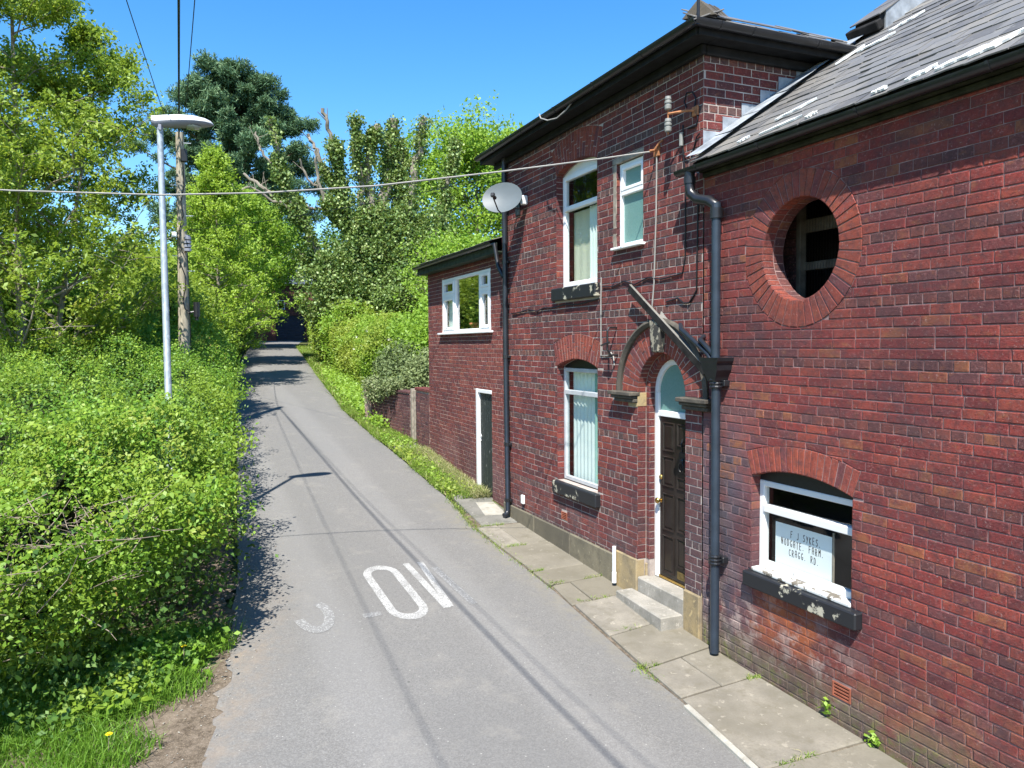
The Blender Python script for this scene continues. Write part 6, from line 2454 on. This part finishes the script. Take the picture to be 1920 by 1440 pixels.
# undershrubs between hedge and trees on the left
far_bush('shrub', 'deep green undershrub in shade below the leaning left tree', 'shrub',
         [(-4.2, 19.5), (-1.2, 19.5), (-.4, 23), (-2.0, 26), (-5.2, 24)], const(3.0), 2600, 2600, 8, (.06, .11), mL_hedge, 48, .2, .8, 1.2, .3, .2)
far_bush('shrub', 'light leafy thicket left of the telegraph pole', 'shrub',
         [(-1.6, 24), (.2, 23), (1.1, 28), (0, 33), (-3.4, 32)], const(4.2), 1900, 2300, 8, (.09, .16), mL_tree, 49, .22, .8, 1.4, .35, .2)
far_bush('shrub', 'yellowish thicket at the far left edge behind the hedge', 'shrub',
         [(-11, 15), (-5.2, 18.5), (-6, 26), (-14, 24)], const(4.2), 2300, 2300, 8, (.08, .15), mL_tree, 50, .22, .9, 1.4, .35, .2)


# ---- trees
def tree(name, label, pos_, z0, H, prof, trunk_r, nl, leaves, size, mat, seed, t0=.2, tilt=.5, sub=5, spread=.28, bark=mBARK, up=.35, m=7, lean=(0, 0), stems=1, cat='tree', gap=.0, group=None, width=.3):
    rr_ = random.Random(seed)
    rg = np.random.default_rng(seed)
    x, y = pos_
    T = thing(name, label, cat, (x, y, z0), group)
    mb = MB()
    tr = []
    for s_ in range(stems):
        ox, oy = (0, 0) if s_ == 0 else (rr_.uniform(-.9, .9), rr_.uniform(-.6, .6))
        pts = []
        n = 9
        wx, wy = rr_.uniform(-.3, .3), rr_.uniform(-.3, .3)
        hs = H * (1 if s_ == 0 else rr_.uniform(.75, .95))
        for i in range(n + 1):
            t = i / n
            pts.append(Vector((x + ox * (.3 + 1.6 * t) + lean[0] * t + wx * math.sin(t * 4) * .5, y + oy * (.3 + t) + lean[1] * t + wy * math.sin(t * 5) * .5, z0 - .1 + hs * .94 * t)))
        mb.tube(pts, [max(.012, trunk_r * (1 - .92 * i / n) * (1 if s_ == 0 else .7)) for i in range(n + 1)], 8)
        tr.append(pts)
    mb.build('trunk', bark, T, True)
    mb = MB()
    cl = []
    tone = []
    for l_ in range(nl):
        pts = tr[l_ % stems]
        t = t0 + (1 - t0) * ((l_ + rr_.random()) / nl)
        k = min(8, int(t * 9))
        p = pts[k].lerp(pts[k + 1], t * 9 - k)
        an = l_ * 2.399 + rr_.uniform(-.5, .5)
        R = prof(t) * rr_.uniform(.65, 1.12)
        if R < .1:
            R = .1
        d = Vector((math.cos(an), math.sin(an), tilt * rr_.uniform(.5, 1.4)))
        lp = []
        for i in range(6):
            q = i / 5
            lp.append(p + Vector((d.x * R * q, d.y * R * q, d.z * R * (q if tilt >= 0 else q) + .25 * R * q * q * (1 if tilt >= 0 else -1))) + Vector((rr_.gauss(0, .05), rr_.gauss(0, .05), rr_.gauss(0, .05))) * R * q)
        rb = max(.008, trunk_r * .38 * (1 - t * .75))
        mb.tube(lp, [rb * (1 - .85 * i / 5) for i in range(6)], 5, 0, 0, False)
        tn = rr_.random()
        for s_ in range(sub):
            q = .3 + .7 * (s_ + rr_.random()) / sub
            k = min(4, int(q * 5))
            b = lp[k].lerp(lp[k + 1], q * 5 - k)
            dd = Vector((d.x + rr_.gauss(0, .9), d.y + rr_.gauss(0, .9), d.z * .7 + rr_.gauss(.15, .5))).normalized()
            ll = R * rr_.uniform(.18, .42) * (1.15 - q * .4)
            e_ = b + dd * ll
            mb.tube([b, b.lerp(e_, .5) + Vector((0, 0, .03)), e_], [rb * .3, rb * .2, .003], 3, 0, 0, False)
            for w_ in (.35, .7, 1.0):
                cl.append(b.lerp(e_, w_))
                tone.append(min(1, max(0, tn * .5 + rr_.random() * .5)))
    mb.build('limbs', bark, T)
    cl = np.array([tuple(c) for c in cl])
    tone = np.array(tone)
    keep = rg.random(len(cl)) > gap
    cl, tone = cl[keep], tone[keep]
    reps = max(1, int(leaves / (len(cl) * m)))
    CC = np.repeat(cl, reps, 0)
    CC = CC + rg.normal(size=CC.shape) * np.array([spread, spread, spread * .7])
    V, R = sprigs(CC, m, spread * .35, size, up, rg, np.clip(np.repeat(tone, reps) + rg.normal(size=len(CC)) * .12, 0, 1), .4, width)
    quads_np('crown', V, mat, T, R, 'stuff')
    return T


dome = lambda R, lo=.25, pk=.45: (lambda t: R * max(0, math.sin(math.pi * min(1, max(0, (t - lo * .3) / (1.02 - lo * .3))) ** (math.log(.5) / math.log(pk)))) ** .8)
tree('tree', 'tall loose spring tree filling the upper left corner', (-3.15, 19.3), g(19.3), 12.4, lambda t: 3.3 * (1 - t) ** .7 + .22, .12, 110, 92000, (.075, .135), mL_tree, 101, .12, .42, 9, .15, mBARKL, .3, 7, (.1, 0), 3, gap=.12, width=.22)
tree('tree', 'broad mid green tree seen behind the tall left spring tree', (-7.6, 33.0), g(33), 12.5, dome(4.4, .2, .42), .2, 70, 46000, (.12, .21), mL_tree, 112, .12, .4, 7, .35, mBARKL, .35, 7)
tree('tree', 'broad pale green tree half cut off by the left picture edge', (-6.4, 20.5), g(20.5), 9.6, dome(3.0, .2, .42), .15, 60, 38000, (.08, .14), mL_tree, 102, .15, .5, 6, .3, mBARKL, .25, 7, (0, 0), 2, gap=.08)
tree('tree', 'slender lime green tree just right of the telegraph pole', (1.0, 29.5), g(29.5), 8.9, lambda t: 2.35 * (1 - t) ** .8 + .12, .09, 90, 46000, (.07, .13), mL_lime, 103, .14, .32, 8, .15, mBARKL, .5, 7, (.35, 0), gap=.15, width=.25)
tree('tree', 'lime green tree with thin pale trunk overhanging the lane', (1.9, 37.0), g(37), 8.4, dome(2.8, .2, .42), .12, 64, 36000, (.09, .16), mL_young, 104, .2, .2, 8, .2, mBARKL, .4, 7, (.9, 0), gap=.05)
tree('tree', 'shaded green tree overhanging the bend in front of the garage', (3.4, 50.0), g(50), 9.0, dome(3.5, .2, .4), .16, 56, 36000, (.13, .24), mL_hedge, 105, .42, .15, 6, .4, mBARK, .4, 7, (1.0, 0))
tree('tree', 'bright green round tree rising behind the low extension', (16.3, 43.0), 2.5, 13.2, dome(5.2, .2, .5), .22, 90, 60000, (.14, .26), mL_young, 106, .2, .5, 7, .45, mBARKL, .4, 7)
tree('tree', 'grey-green scrubby tree directly above the extension roof', (11.6, 30.5), 1.6, 5.9, dome(2.6, .2, .5), .12, 54, 30000, (.09, .17), mL_young, 107, .2, .5, 6, .3, mBARKL, .35, 7)
tree('tree', 'dense dark tree standing over the far right hedge', (11.6, 52.0), 3.0, 8.5, dome(3.6, .2, .5), .2, 60, 30000, (.15, .28), mL_dark, 108, .1, .3, 6, .45, mBARK, .4, 7)
tree('tree', 'dark green tree masking the left side of the shaded far house', (2.5, 66.0), 3.5, 10.0, dome(4.2, .2, .45), .2, 60, 30000, (.2, .34), mL_dark, 109, .1, .2, 6, .5, mBARK, .4, 7)

# pine: tiers of tufted pads
PT = thing('pine_tree', 'tall dark blue-green pine behind the street lamp', 'tree', (4.0, 62, 3.5))
rr_ = random.Random(77)
rg = np.random.default_rng(77)
mb = MB()
trunk = [Vector((4.0 + .25 * math.sin(i * .9), 62, 3.3 + 20.2 * i / 9)) for i in range(10)]
mb.tube(trunk, [.42 * (1 - .85 * i / 9) + .03 for i in range(10)], 9)
mb.build('trunk', mBARK, PT, True)
mb = MB()
pads = []
pr_x = lambda t: 6.3 * (math.sin(math.pi * (.12 + .84 * t)) ** .7) * (1.0 if t < .7 else .93)
for l_ in range(92):
    t = (l_ + rr_.random()) / 92
    z = 10.0 + 13.6 * t
    k = min(8, int((z - 3.3) / 20.2 * 9))
    p = trunk[k].copy()
    p.z = z - 1.0
    an = l_ * 2.399 + rr_.uniform(-.4, .4)
    R = pr_x(t) * rr_.uniform(.55, 1.08)
    e_ = p + Vector((math.cos(an) * R, math.sin(an) * R, R * rr_.uniform(.15, .45) + .6))
    mid = p.lerp(e_, .55) + Vector((0, 0, -.25))
    mb.tube([p, mid, e_], [.12, .08, .03], 5, 0, 0, False)
    for q in (.5, .75, 1.0):
        c = p.lerp(e_, q)
        pads.append((c, rr_.uniform(.55, 1.2) * (.75 if q < 1 else 1)))
for k_ in range(9):
    pads.append((Vector((4.0 + rr_.uniform(-1.8, 1.8), 62 + rr_.uniform(-1.5, 1.5), 23.0 + rr_.uniform(-.8, 1.0))), 1.0))
pads.append((Vector((10.0, 61, 15.3)), 1.1))
pads.append((Vector((9.0, 61, 17.0)), 1.2))
pads.append((Vector((9.6, 61, 13.2)), 1.0))
mb.build('limbs', mBARK, PT)
tc, tt = [], []
for c, r in pads:
    n = int(95 * r)
    u = rg.normal(size=(n, 3))
    u /= np.linalg.norm(u, axis=1)[:, None]
    q = np.array(c) + u * (rg.random((n, 1)) ** .45) * np.array([r, r, r * .62])
    tc.append(q)
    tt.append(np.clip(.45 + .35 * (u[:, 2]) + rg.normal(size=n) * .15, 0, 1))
tc, tt = np.concatenate(tc), np.concatenate(tt)
m_n = 9
n = len(tc) * m_n
d = rg.normal(size=(n, 3)) + np.array([0, 0, .5])
d /= np.linalg.norm(d, axis=1)[:, None]
s_ = np.cross(d, rg.normal(size=(n, 3)))
s_ /= np.linalg.norm(s_, axis=1)[:, None]
C0_ = np.repeat(tc, m_n, 0)
Ln = (.22 + .2 * rg.random((n, 1)))
V = np.empty((n, 4, 3))
V[:, 0] = C0_ + s_ * .012
V[:, 1] = C0_ - s_ * .012
V[:, 2] = C0_ + d * Ln - s_ * .03
V[:, 3] = C0_ + d * Ln + s_ * .03
quads_np('crown', V, mL_pine, PT, np.clip(np.repeat(tt, m_n) + rg.normal(size=n) * .12, 0, 1), 'stuff')

# pollarded tree swathed in ivy
IT = thing('ivy_tree', 'pollarded tree smothered in ivy with bare sawn limbs on top', 'tree', (8.0, 36, g(36)))


def ip(u, v, Y=36.0):
    w = (u - 480) / 40.6
    return Vector((3.25 + (u - 480) * .0245 + (u - 480) ** 2 * 1.3e-6 * 0, Y, 3.2 + (650 - v) / 40.0))


ST = [  # polylines in the plane of the tree, ivy radius at foot and tip, bare length fraction at tip, limb radius
    ([(690, 690), (688, 560), (695, 450), (722, 330), (738, 222)], 1.3, .52, 0, .24),
    ([(690, 600), (700, 480), (678, 350), (688, 275), (700, 244)], .9, .34, .10, .17),
    ([(690, 560), (672, 420), (664, 330), (657, 240)], .8, .28, 0, .13),
    ([(686, 520), (640, 410), (628, 330), (612, 268), (597, 226)], .85, .26, .30, .10),
    ([(655, 440), (622, 360), (592, 300), (575, 264)], .5, .10, .45, .085),
    ([(640, 430), (603, 400), (585, 330), (583, 300)], .3, .04, .6, .06),
    ([(690, 560), (750, 430), (768, 320), (790, 222)], .95, .34, 0, .16),
    ([(692, 580), (790, 480), (832, 400), (848, 320), (860, 254)], .85, .26, 0, .13),
    ([(700, 540), (740, 420), (748, 350), (752, 262)], .7, .3, 0, .12),
    ([(670, 640), (600, 500), (555, 420), (522, 345), (507, 250)], .55, .26, 0, .13),
    ([(560, 428), (520, 385), (492, 365), (462, 342)], .22, .02, .6, .075),
    ([(570, 440), (530, 400), (470, 372), (440, 385)], .2, .02, .6, .05),
    ([(560, 420), (548, 380), (575, 398), (605, 396), (622, 404)], .18, .08, .6, .06),
    ([(530, 360), (512, 330), (490, 300), (484, 268)], .12, .02, .6, .05),
    ([(640, 420), (600, 372), (570, 350), (556, 316)], .2, .02, .7, .05),
    ([(690, 640), (630, 560), (585, 520), (560, 480)], .7, .5, 0, .12),
    ([(690, 640), (760, 560), (800, 510)], .9, .6, 0, .14)]
mbT = MB()
ivc, ivt = [], []
rr_ = random.Random(5)
rg = np.random.default_rng(15)
for pts, ra_, rb_, bare, tw_ in ST:
    yo = rr_.uniform(-.8, .8)
    P3 = [ip(u, v, 36 + yo * (i / (len(pts) - 1))) for i, (u, v) in enumerate(pts)]
    fine = []
    for i in range(len(P3) - 1):
        for k_ in range(6):
            w_ = (P3[i + 1] - P3[i]).length * .035 * (k_ > 0)
            fine.append(P3[i].lerp(P3[i + 1], k_ / 6) + Vector((rr_.gauss(0, w_), rr_.gauss(0, w_), rr_.gauss(0, w_))))
    fine.append(P3[-1])
    nF = len(fine)
    mbT.tube(fine, [tw_ * (1.5 - .7 * i / nF) * rr_.uniform(.88, 1.12) for i in range(nF)], 7)
    if bare > .2:
        for _ in range(3):
            b_ = fine[rr_.randrange(int(nF * .5), nF - 1)]
            e_ = b_ + Vector((rr_.uniform(-.6, .6), rr_.uniform(-.3, .3), rr_.uniform(.2, .8)))
            mbT.tube([b_, b_.lerp(e_, .5), e_], [tw_ * .35, tw_ * .25, .012], 4)
    arr = np.array([tuple(p) for p in fine])
    lenm = sum((fine[i + 1] - fine[i]).length for i in range(nF - 1))
    ra_ *= .52
    rb_ *= .72
    n = int(lenm * 200 * (.45 + ra_))
    q = rg.random(n) * (1 - bare)
    idx = q * (nF - 1)
    i0 = idx.astype(int).clip(0, nF - 2)
    c = arr[i0] + (arr[i0 + 1] - arr[i0]) * (idx - i0)[:, None]
    rad = (ra_ + (rb_ - ra_) * q) * (1 + .3 * np.sin(q * 21 + yo * 9))
    u = rg.normal(size=(n, 3))
    u /= np.linalg.norm(u, axis=1)[:, None]
    ivq = c + u * (rad * (1 + .35 * np.sin(q * 37 + yo * 5)) * (.45 + .6 * rg.random(n)))[:, None]
    ivk = rg.random(n) < np.clip(.75 + .6 * vnoise(ivq, 2.4, int(abs(yo) * 100)), .15, 1)
    ivc.append(ivq[ivk])
    ivt.append(rg.random(int(ivk.sum())))
# lower leafy body
for (u, v, r, n) in ((690, 520, 2.0, 1500), (640, 590, 1.7, 900), (735, 460, 1.6, 1000), (750, 570, 1.8, 1100), (685, 440, 1.2, 600), (590, 560, 1.2, 500), (690, 610, 2.2, 1000), (800, 440, 1.1, 450), (610, 510, .9, 350)):
    c = np.array(ip(u, v, 35.6))
    w = rg.normal(size=(n, 3))
    w /= np.linalg.norm(w, axis=1)[:, None]
    lump = 1 + .25 * vnoise(w * 3, 1.6, int(u))
    ivc.append(c + w * (r * lump * (.72 + .3 * rg.random(n)))[:, None] * np.array([1, .8, 1.1]))
    ivt.append(rg.random(n))
mbT.build('trunk', mBARKL, IT, True)
ivc, ivt = np.concatenate(ivc), np.concatenate(ivt)
V, R = sprigs(ivc, 6, .11, (.09, .17), .2, rg, ivt, .5, .38)
quads_np('ivy', V, mL_ivy, IT, R, 'stuff')

# distant wood on the skyline, one mass
rg = np.random.default_rng(60)
n = 5200
xx = -70 + 74 * rg.random(n)
yy = 70 + 30 * rg.random(n)
hgt = 7.5 + 3.0 * vnoise(np.column_stack([xx, yy]), .16, 4)
zz = gnp(yy) + hgt * rg.random(n) ** .5
V, R = sprigs(np.column_stack([xx, yy, zz]), 8, .55, (.35, .7), .4, rg)
o = quads_np('distant_wood', V, mL_hedge, None, R, 'stuff')
n = 2600
xx = 16 + 60 * rg.random(n)
yy = 62 + 30 * rg.random(n)
zz = gnp(yy) + (6.5 + 2 * vnoise(np.column_stack([xx, yy]), .16, 5)) * rg.random(n) ** .5
V, R = sprigs(np.column_stack([xx, yy, zz]), 8, .55, (.35, .7), .4, rg)
quads_np('distant_wood', V, mL_hedge, None, R, 'stuff')
n = 3200
xx = -26 + 18 * rg.random(n)
yy = 14 + 40 * rg.random(n)
zz = gnp(yy) + (8.0 + 2.5 * vnoise(np.column_stack([xx, yy]), .3, 6)) * rg.random(n) ** .6
V, R = sprigs(np.column_stack([xx, yy, zz]), 8, .35, (.2, .4), .4, rg)
quads_np('distant_wood', V, mL_tree, None, R, 'stuff')


# ---- grass
def grass(name, P, h, w, mat, seed, lean=.5):
    r_ = np.random.default_rng(seed)
    n = len(P)
    H_ = h[0] + (h[1] - h[0]) * r_.random((n, 1))
    a = r_.random(n) * 6.283
    s_ = np.column_stack([np.cos(a), np.sin(a), np.zeros(n)]) * w
    l_ = r_.normal(size=(n, 3)) * np.array([lean, lean, 0])
    mid = P + np.array([0, 0, 1.0]) * H_ * .55 + l_ * H_ * .25
    tip = P + np.array([0, 0, 1.0]) * H_ * (1 - .25 * np.linalg.norm(l_, axis=1)[:, None].clip(0, 2)) + l_ * H_ * .9
    V = np.empty((n, 4, 3))
    V[:, 0] = P - s_
    V[:, 1] = P + s_
    V[:, 2] = mid + s_ * .7
    V[:, 3] = mid - s_ * .7
    V2 = np.empty((n, 4, 3))
    V2[:, 0] = mid - s_ * .7
    V2[:, 1] = mid + s_ * .7
    V2[:, 2] = tip + s_ * .1
    V2[:, 3] = tip - s_ * .1
    R = r_.random(n)
    return quads_np(name, np.concatenate([V, V2]), mat, None, np.concatenate([R, R]), 'stuff')


rg = np.random.default_rng(71)
n = 26000
y = 6.2 + 2.6 * rg.random(n) ** 1.0
x = -2.4 + 3.0 * rg.random(n)
edge = -.36 + .44 * (y - 6.6) + .12 * np.sin(y * 7) + .05 * rg.normal(size=n)
k = (x < edge) & (rg.random(n) < np.clip(.35 + .6 * vnoise(np.column_stack([x, y]), 4, 3) + np.clip((edge - x) / .3, 0, .7), .05, 1))
P = np.column_stack([x[k], y[k], gnp(y[k])])
grass('lush_grass', P, (.06, .24), .0045, mL_grassd, 72, .6)
n = 260
y = 7.1 + 1.4 * rg.random(n)
x = -.75 + .5 * (y - 7.1) + .22 * rg.normal(size=n)
V, R = sprigs(np.column_stack([x, y, gnp(y) + .06 + .10 * rg.random(n)]), 6, .05, (.05, .10), .9, rg, None, .1, .36)
o = quads_np('verge_weeds', V, mL_hedge, None, R, 'stuff')
# right verge
n = 52000
y = 13.0 + 11 * rg.random(n) ** 1.15
xl = np.interp(y, RY, RX) + .02
xr = np.where(y < 16.6, 5.09, np.where(y < 18, 5.05, 5.05 - .118 * (y - 18))) + np.where(y > 21.8, .6, 0)
t = rg.random(n)
x = xl + (xr - xl) * t + .03 * rg.normal(size=n)
dens = np.clip(.55 + .45 * vnoise(np.column_stack([x, y]), 2.5, 8) + .35 * t, .05, 1)
slab = ((np.abs(y - 17.3) < .35) | ((np.abs(y - 15.95) < .25) & (x < 4.92)) | (np.abs(y - 21.1) < .45))
k = (rg.random(n) < dens) & ~(slab & (rg.random(n) < .85))
P = np.column_stack([x[k], y[k], gnp(y[k]) + .01])
grass('verge_grass', P, (.05, .20), .0065, mL_grass, 73, .8)
mL_straw = Lf('straw_blade', [(0, (.16, .17, .07)), (.5, (.26, .25, .12)), (1, (.36, .33, .19))], .4)
n = 5200
y = 12.95 + 3.7 * rg.random(n)
x = 5.09 - .30 * rg.random(n) ** 1.5
P = np.column_stack([x, y, gnp(y) + .01])
grass('dry_grass', P, (.08, .26), .006, mL_straw, 79, .9)
n = 300
y = 13.2 + 5.5 * rg.random(n)
x = np.interp(y, RY, RX) + .06 + .5 * rg.random(n) ** 1.5
V, R = sprigs(np.column_stack([x, y, gnp(y) + .04 + .06 * rg.random(n)]), 6, .05, (.04, .08), .9, rg, None, .1, .36)
quads_np('verge_weeds', V, mL_clip, None, R, 'stuff')
n = 16000
y = 23 + 28 * rg.random(n)
xl = np.interp(y, RY, RX)
x = xl + 1.3 * rg.random(n) ** 1.3
P = np.column_stack([x, y, gnp(y)])
grass('verge_grass', P, (.10, .34), .014, mL_grass, 74, .7)
n = 900
y = 19.2 + 13 * rg.random(n)
x = np.interp(y, RY, RX) + .15 + .9 * rg.random(n)
V, R = sprigs(np.column_stack([x, y, gnp(y) + .06 + .25 * rg.random(n)]), 6, .09, (.06, .12), .7, rg, None, .2, .34)
quads_np('verge_weeds', V, mL_young, None, R, 'stuff')
n = 260
y = 20.3 + 3.6 * rg.random(n)
x = 4.85 + .35 * rg.random(n) + .12 * (y - 20.3)
V, R = sprigs(np.column_stack([x, y, gnp(y) + .18 + .22 * rg.random(n)]), 6, .07, (.035, .06), .2, rg)
quads_np('bluebells', V, mL_blue, None, R, 'stuff')
# tufts in the joints of the flags and against walls
pp = []
for (yy_, x0_, x1_, n) in ((10.21, 4.25, 4.6, 160), (9.12, 4.2, 4.35, 60), (8.63, 4.2, 4.4, 60), (8.64, 4.7, 4.98, 60), (5.68, 4.85, 4.98, 90), (6.3, 4.05, 4.25, 90), (11.32, 4.3, 4.7, 110), (7.98, 4.25, 4.75, 70), (7.1, 4.3, 4.6, 50), (4.44, 4.1, 4.5, 90), (3.03, 4.0, 4.9, 130)):
    pp.append(np.column_stack([x0_ + (x1_ - x0_) * rg.random(n), yy_ + .02 * rg.normal(size=n), np.full(n, g(yy_) + .01)]))
for (y0_, y1_, n) in ((10.2, 12.0, 420), (12, 13.3, 300), (8.5, 10.2, 160), (6.0, 6.4, 60)):
    yv = y0_ + (y1_ - y0_) * rg.random(n)
    pp.append(np.column_stack([np.interp(yv, RY, RX) + .02 + .05 * rg.normal(size=n), yv, gnp(yv)]))
yv = 12.1 + .7 * rg.random(160)
pp.append(np.column_stack([5.06 + .02 * rg.normal(size=160), yv, gnp(yv)]))
grass('joint_grass', np.concatenate(pp), (.02, .075), .004, mL_grass, 75, .9)
for (yy_, zz_) in ((4.83, .10), (3.66, .02), (4.35, .04)):
    C_ = np.array([4.97, yy_, zz_]) + rg.normal(size=(40, 3)) * np.array([.02, .035, .035])
    o = quads_np('wall_fern', leaf_quads(C_, .03 + .03 * rg.random(40), .3), mL_young, None, rg.random(40))
    tag(o, {4.83: 'small green weed on the wall just under the low air brick', 3.66: 'tiny weed rooted in the mossy bricks nearest the viewer', 4.35: 'tiny weed in the mossy wall foot right of the low air brick'}[yy_], 'weed')
# dandelions
for (x, y, z, lab) in ((-.06, 7.82, .26, 'yellow dandelion beside the dock leaves at the hedge foot'), (-.60, 6.55, .20, 'yellow dandelion in the grass at the bottom edge')):
    t = thing('dandelion', lab, 'flower', (x, y, g(y)))
    mb = MB()
    mb.tube([(x, y, g(y)), (x + .01, y, g(y) + z)], .004, 5)
    mb.build('stalk', mTWIG, t)
    mb = MB()
    for k_ in range(16):
        a = k_ * .3927
        c = Vector((x + .01, y, g(y) + z + .006))
        for rr2, hz in ((.030, .006), (.018, .014)):
            dv = Vector((math.cos(a + hz * 20), math.sin(a + hz * 20), 0))
            pv = Vector((-dv.y, dv.x, 0)) * .006
            mb.add([c, c + dv * rr2 * .6 + pv + Vector((0, 0, hz * .6)), c + dv * rr2 + Vector((0, 0, hz)), c + dv * rr2 * .6 - pv + Vector((0, 0, hz * .6))], [(0, 1, 2, 3)])
    mb.build('petals', mYELLOW, t)
# white blossom specks in the clipped hedge
mb = MB()
rr_ = random.Random(3)
for (x, y, z) in ((5.6, 25.5, 3.2), (5.62, 26.4, 3.5), (5.7, 27.2, 3.1), (6.0, 24.7, 3.0), (6.3, 24.6, 3.4), (5.9, 26, 3.7), (6.6, 24.7, 3.15)):
    for q in range(5):
        a = q * 1.2566
        c = Vector((x - .1, y - .1, z))
        mb.add([c, c + Vector((.03 * math.cos(a), -.01, .03 * math.sin(a))), c + Vector((.05 * math.cos(a + .4), -.015, .05 * math.sin(a + .4))), c + Vector((.03 * math.cos(a + .8), -.01, .03 * math.sin(a + .8)))], [(0, 1, 2, 3)])
o = mb.build('blossom', mWFLOW, None, kind='stuff')
# pebbles and litter on the dirt edge
rr_ = random.Random(8)
mb = MB()
for k_ in range(420):
    y = rr_.uniform(5.5, 12.5)
    x = lx(y) + rr_.gauss(.02, .22)
    s = rr_.uniform(.006, .02) * (1.6 if rr_.random() < .08 else 1)
    mb.obox((x, y, g(y) + .012 + s * .2), Vector((1, rr_.uniform(-1, 1), .1)).normalized(), Vector((-rr_.uniform(-1, 1), 1, 0)).normalized(), (0, 0, 1), s, s * .7, s * .5, rr_.randrange(2), s * .2)
mb.build('grit', [mTWIG, mCONCL], None, kind='stuff')
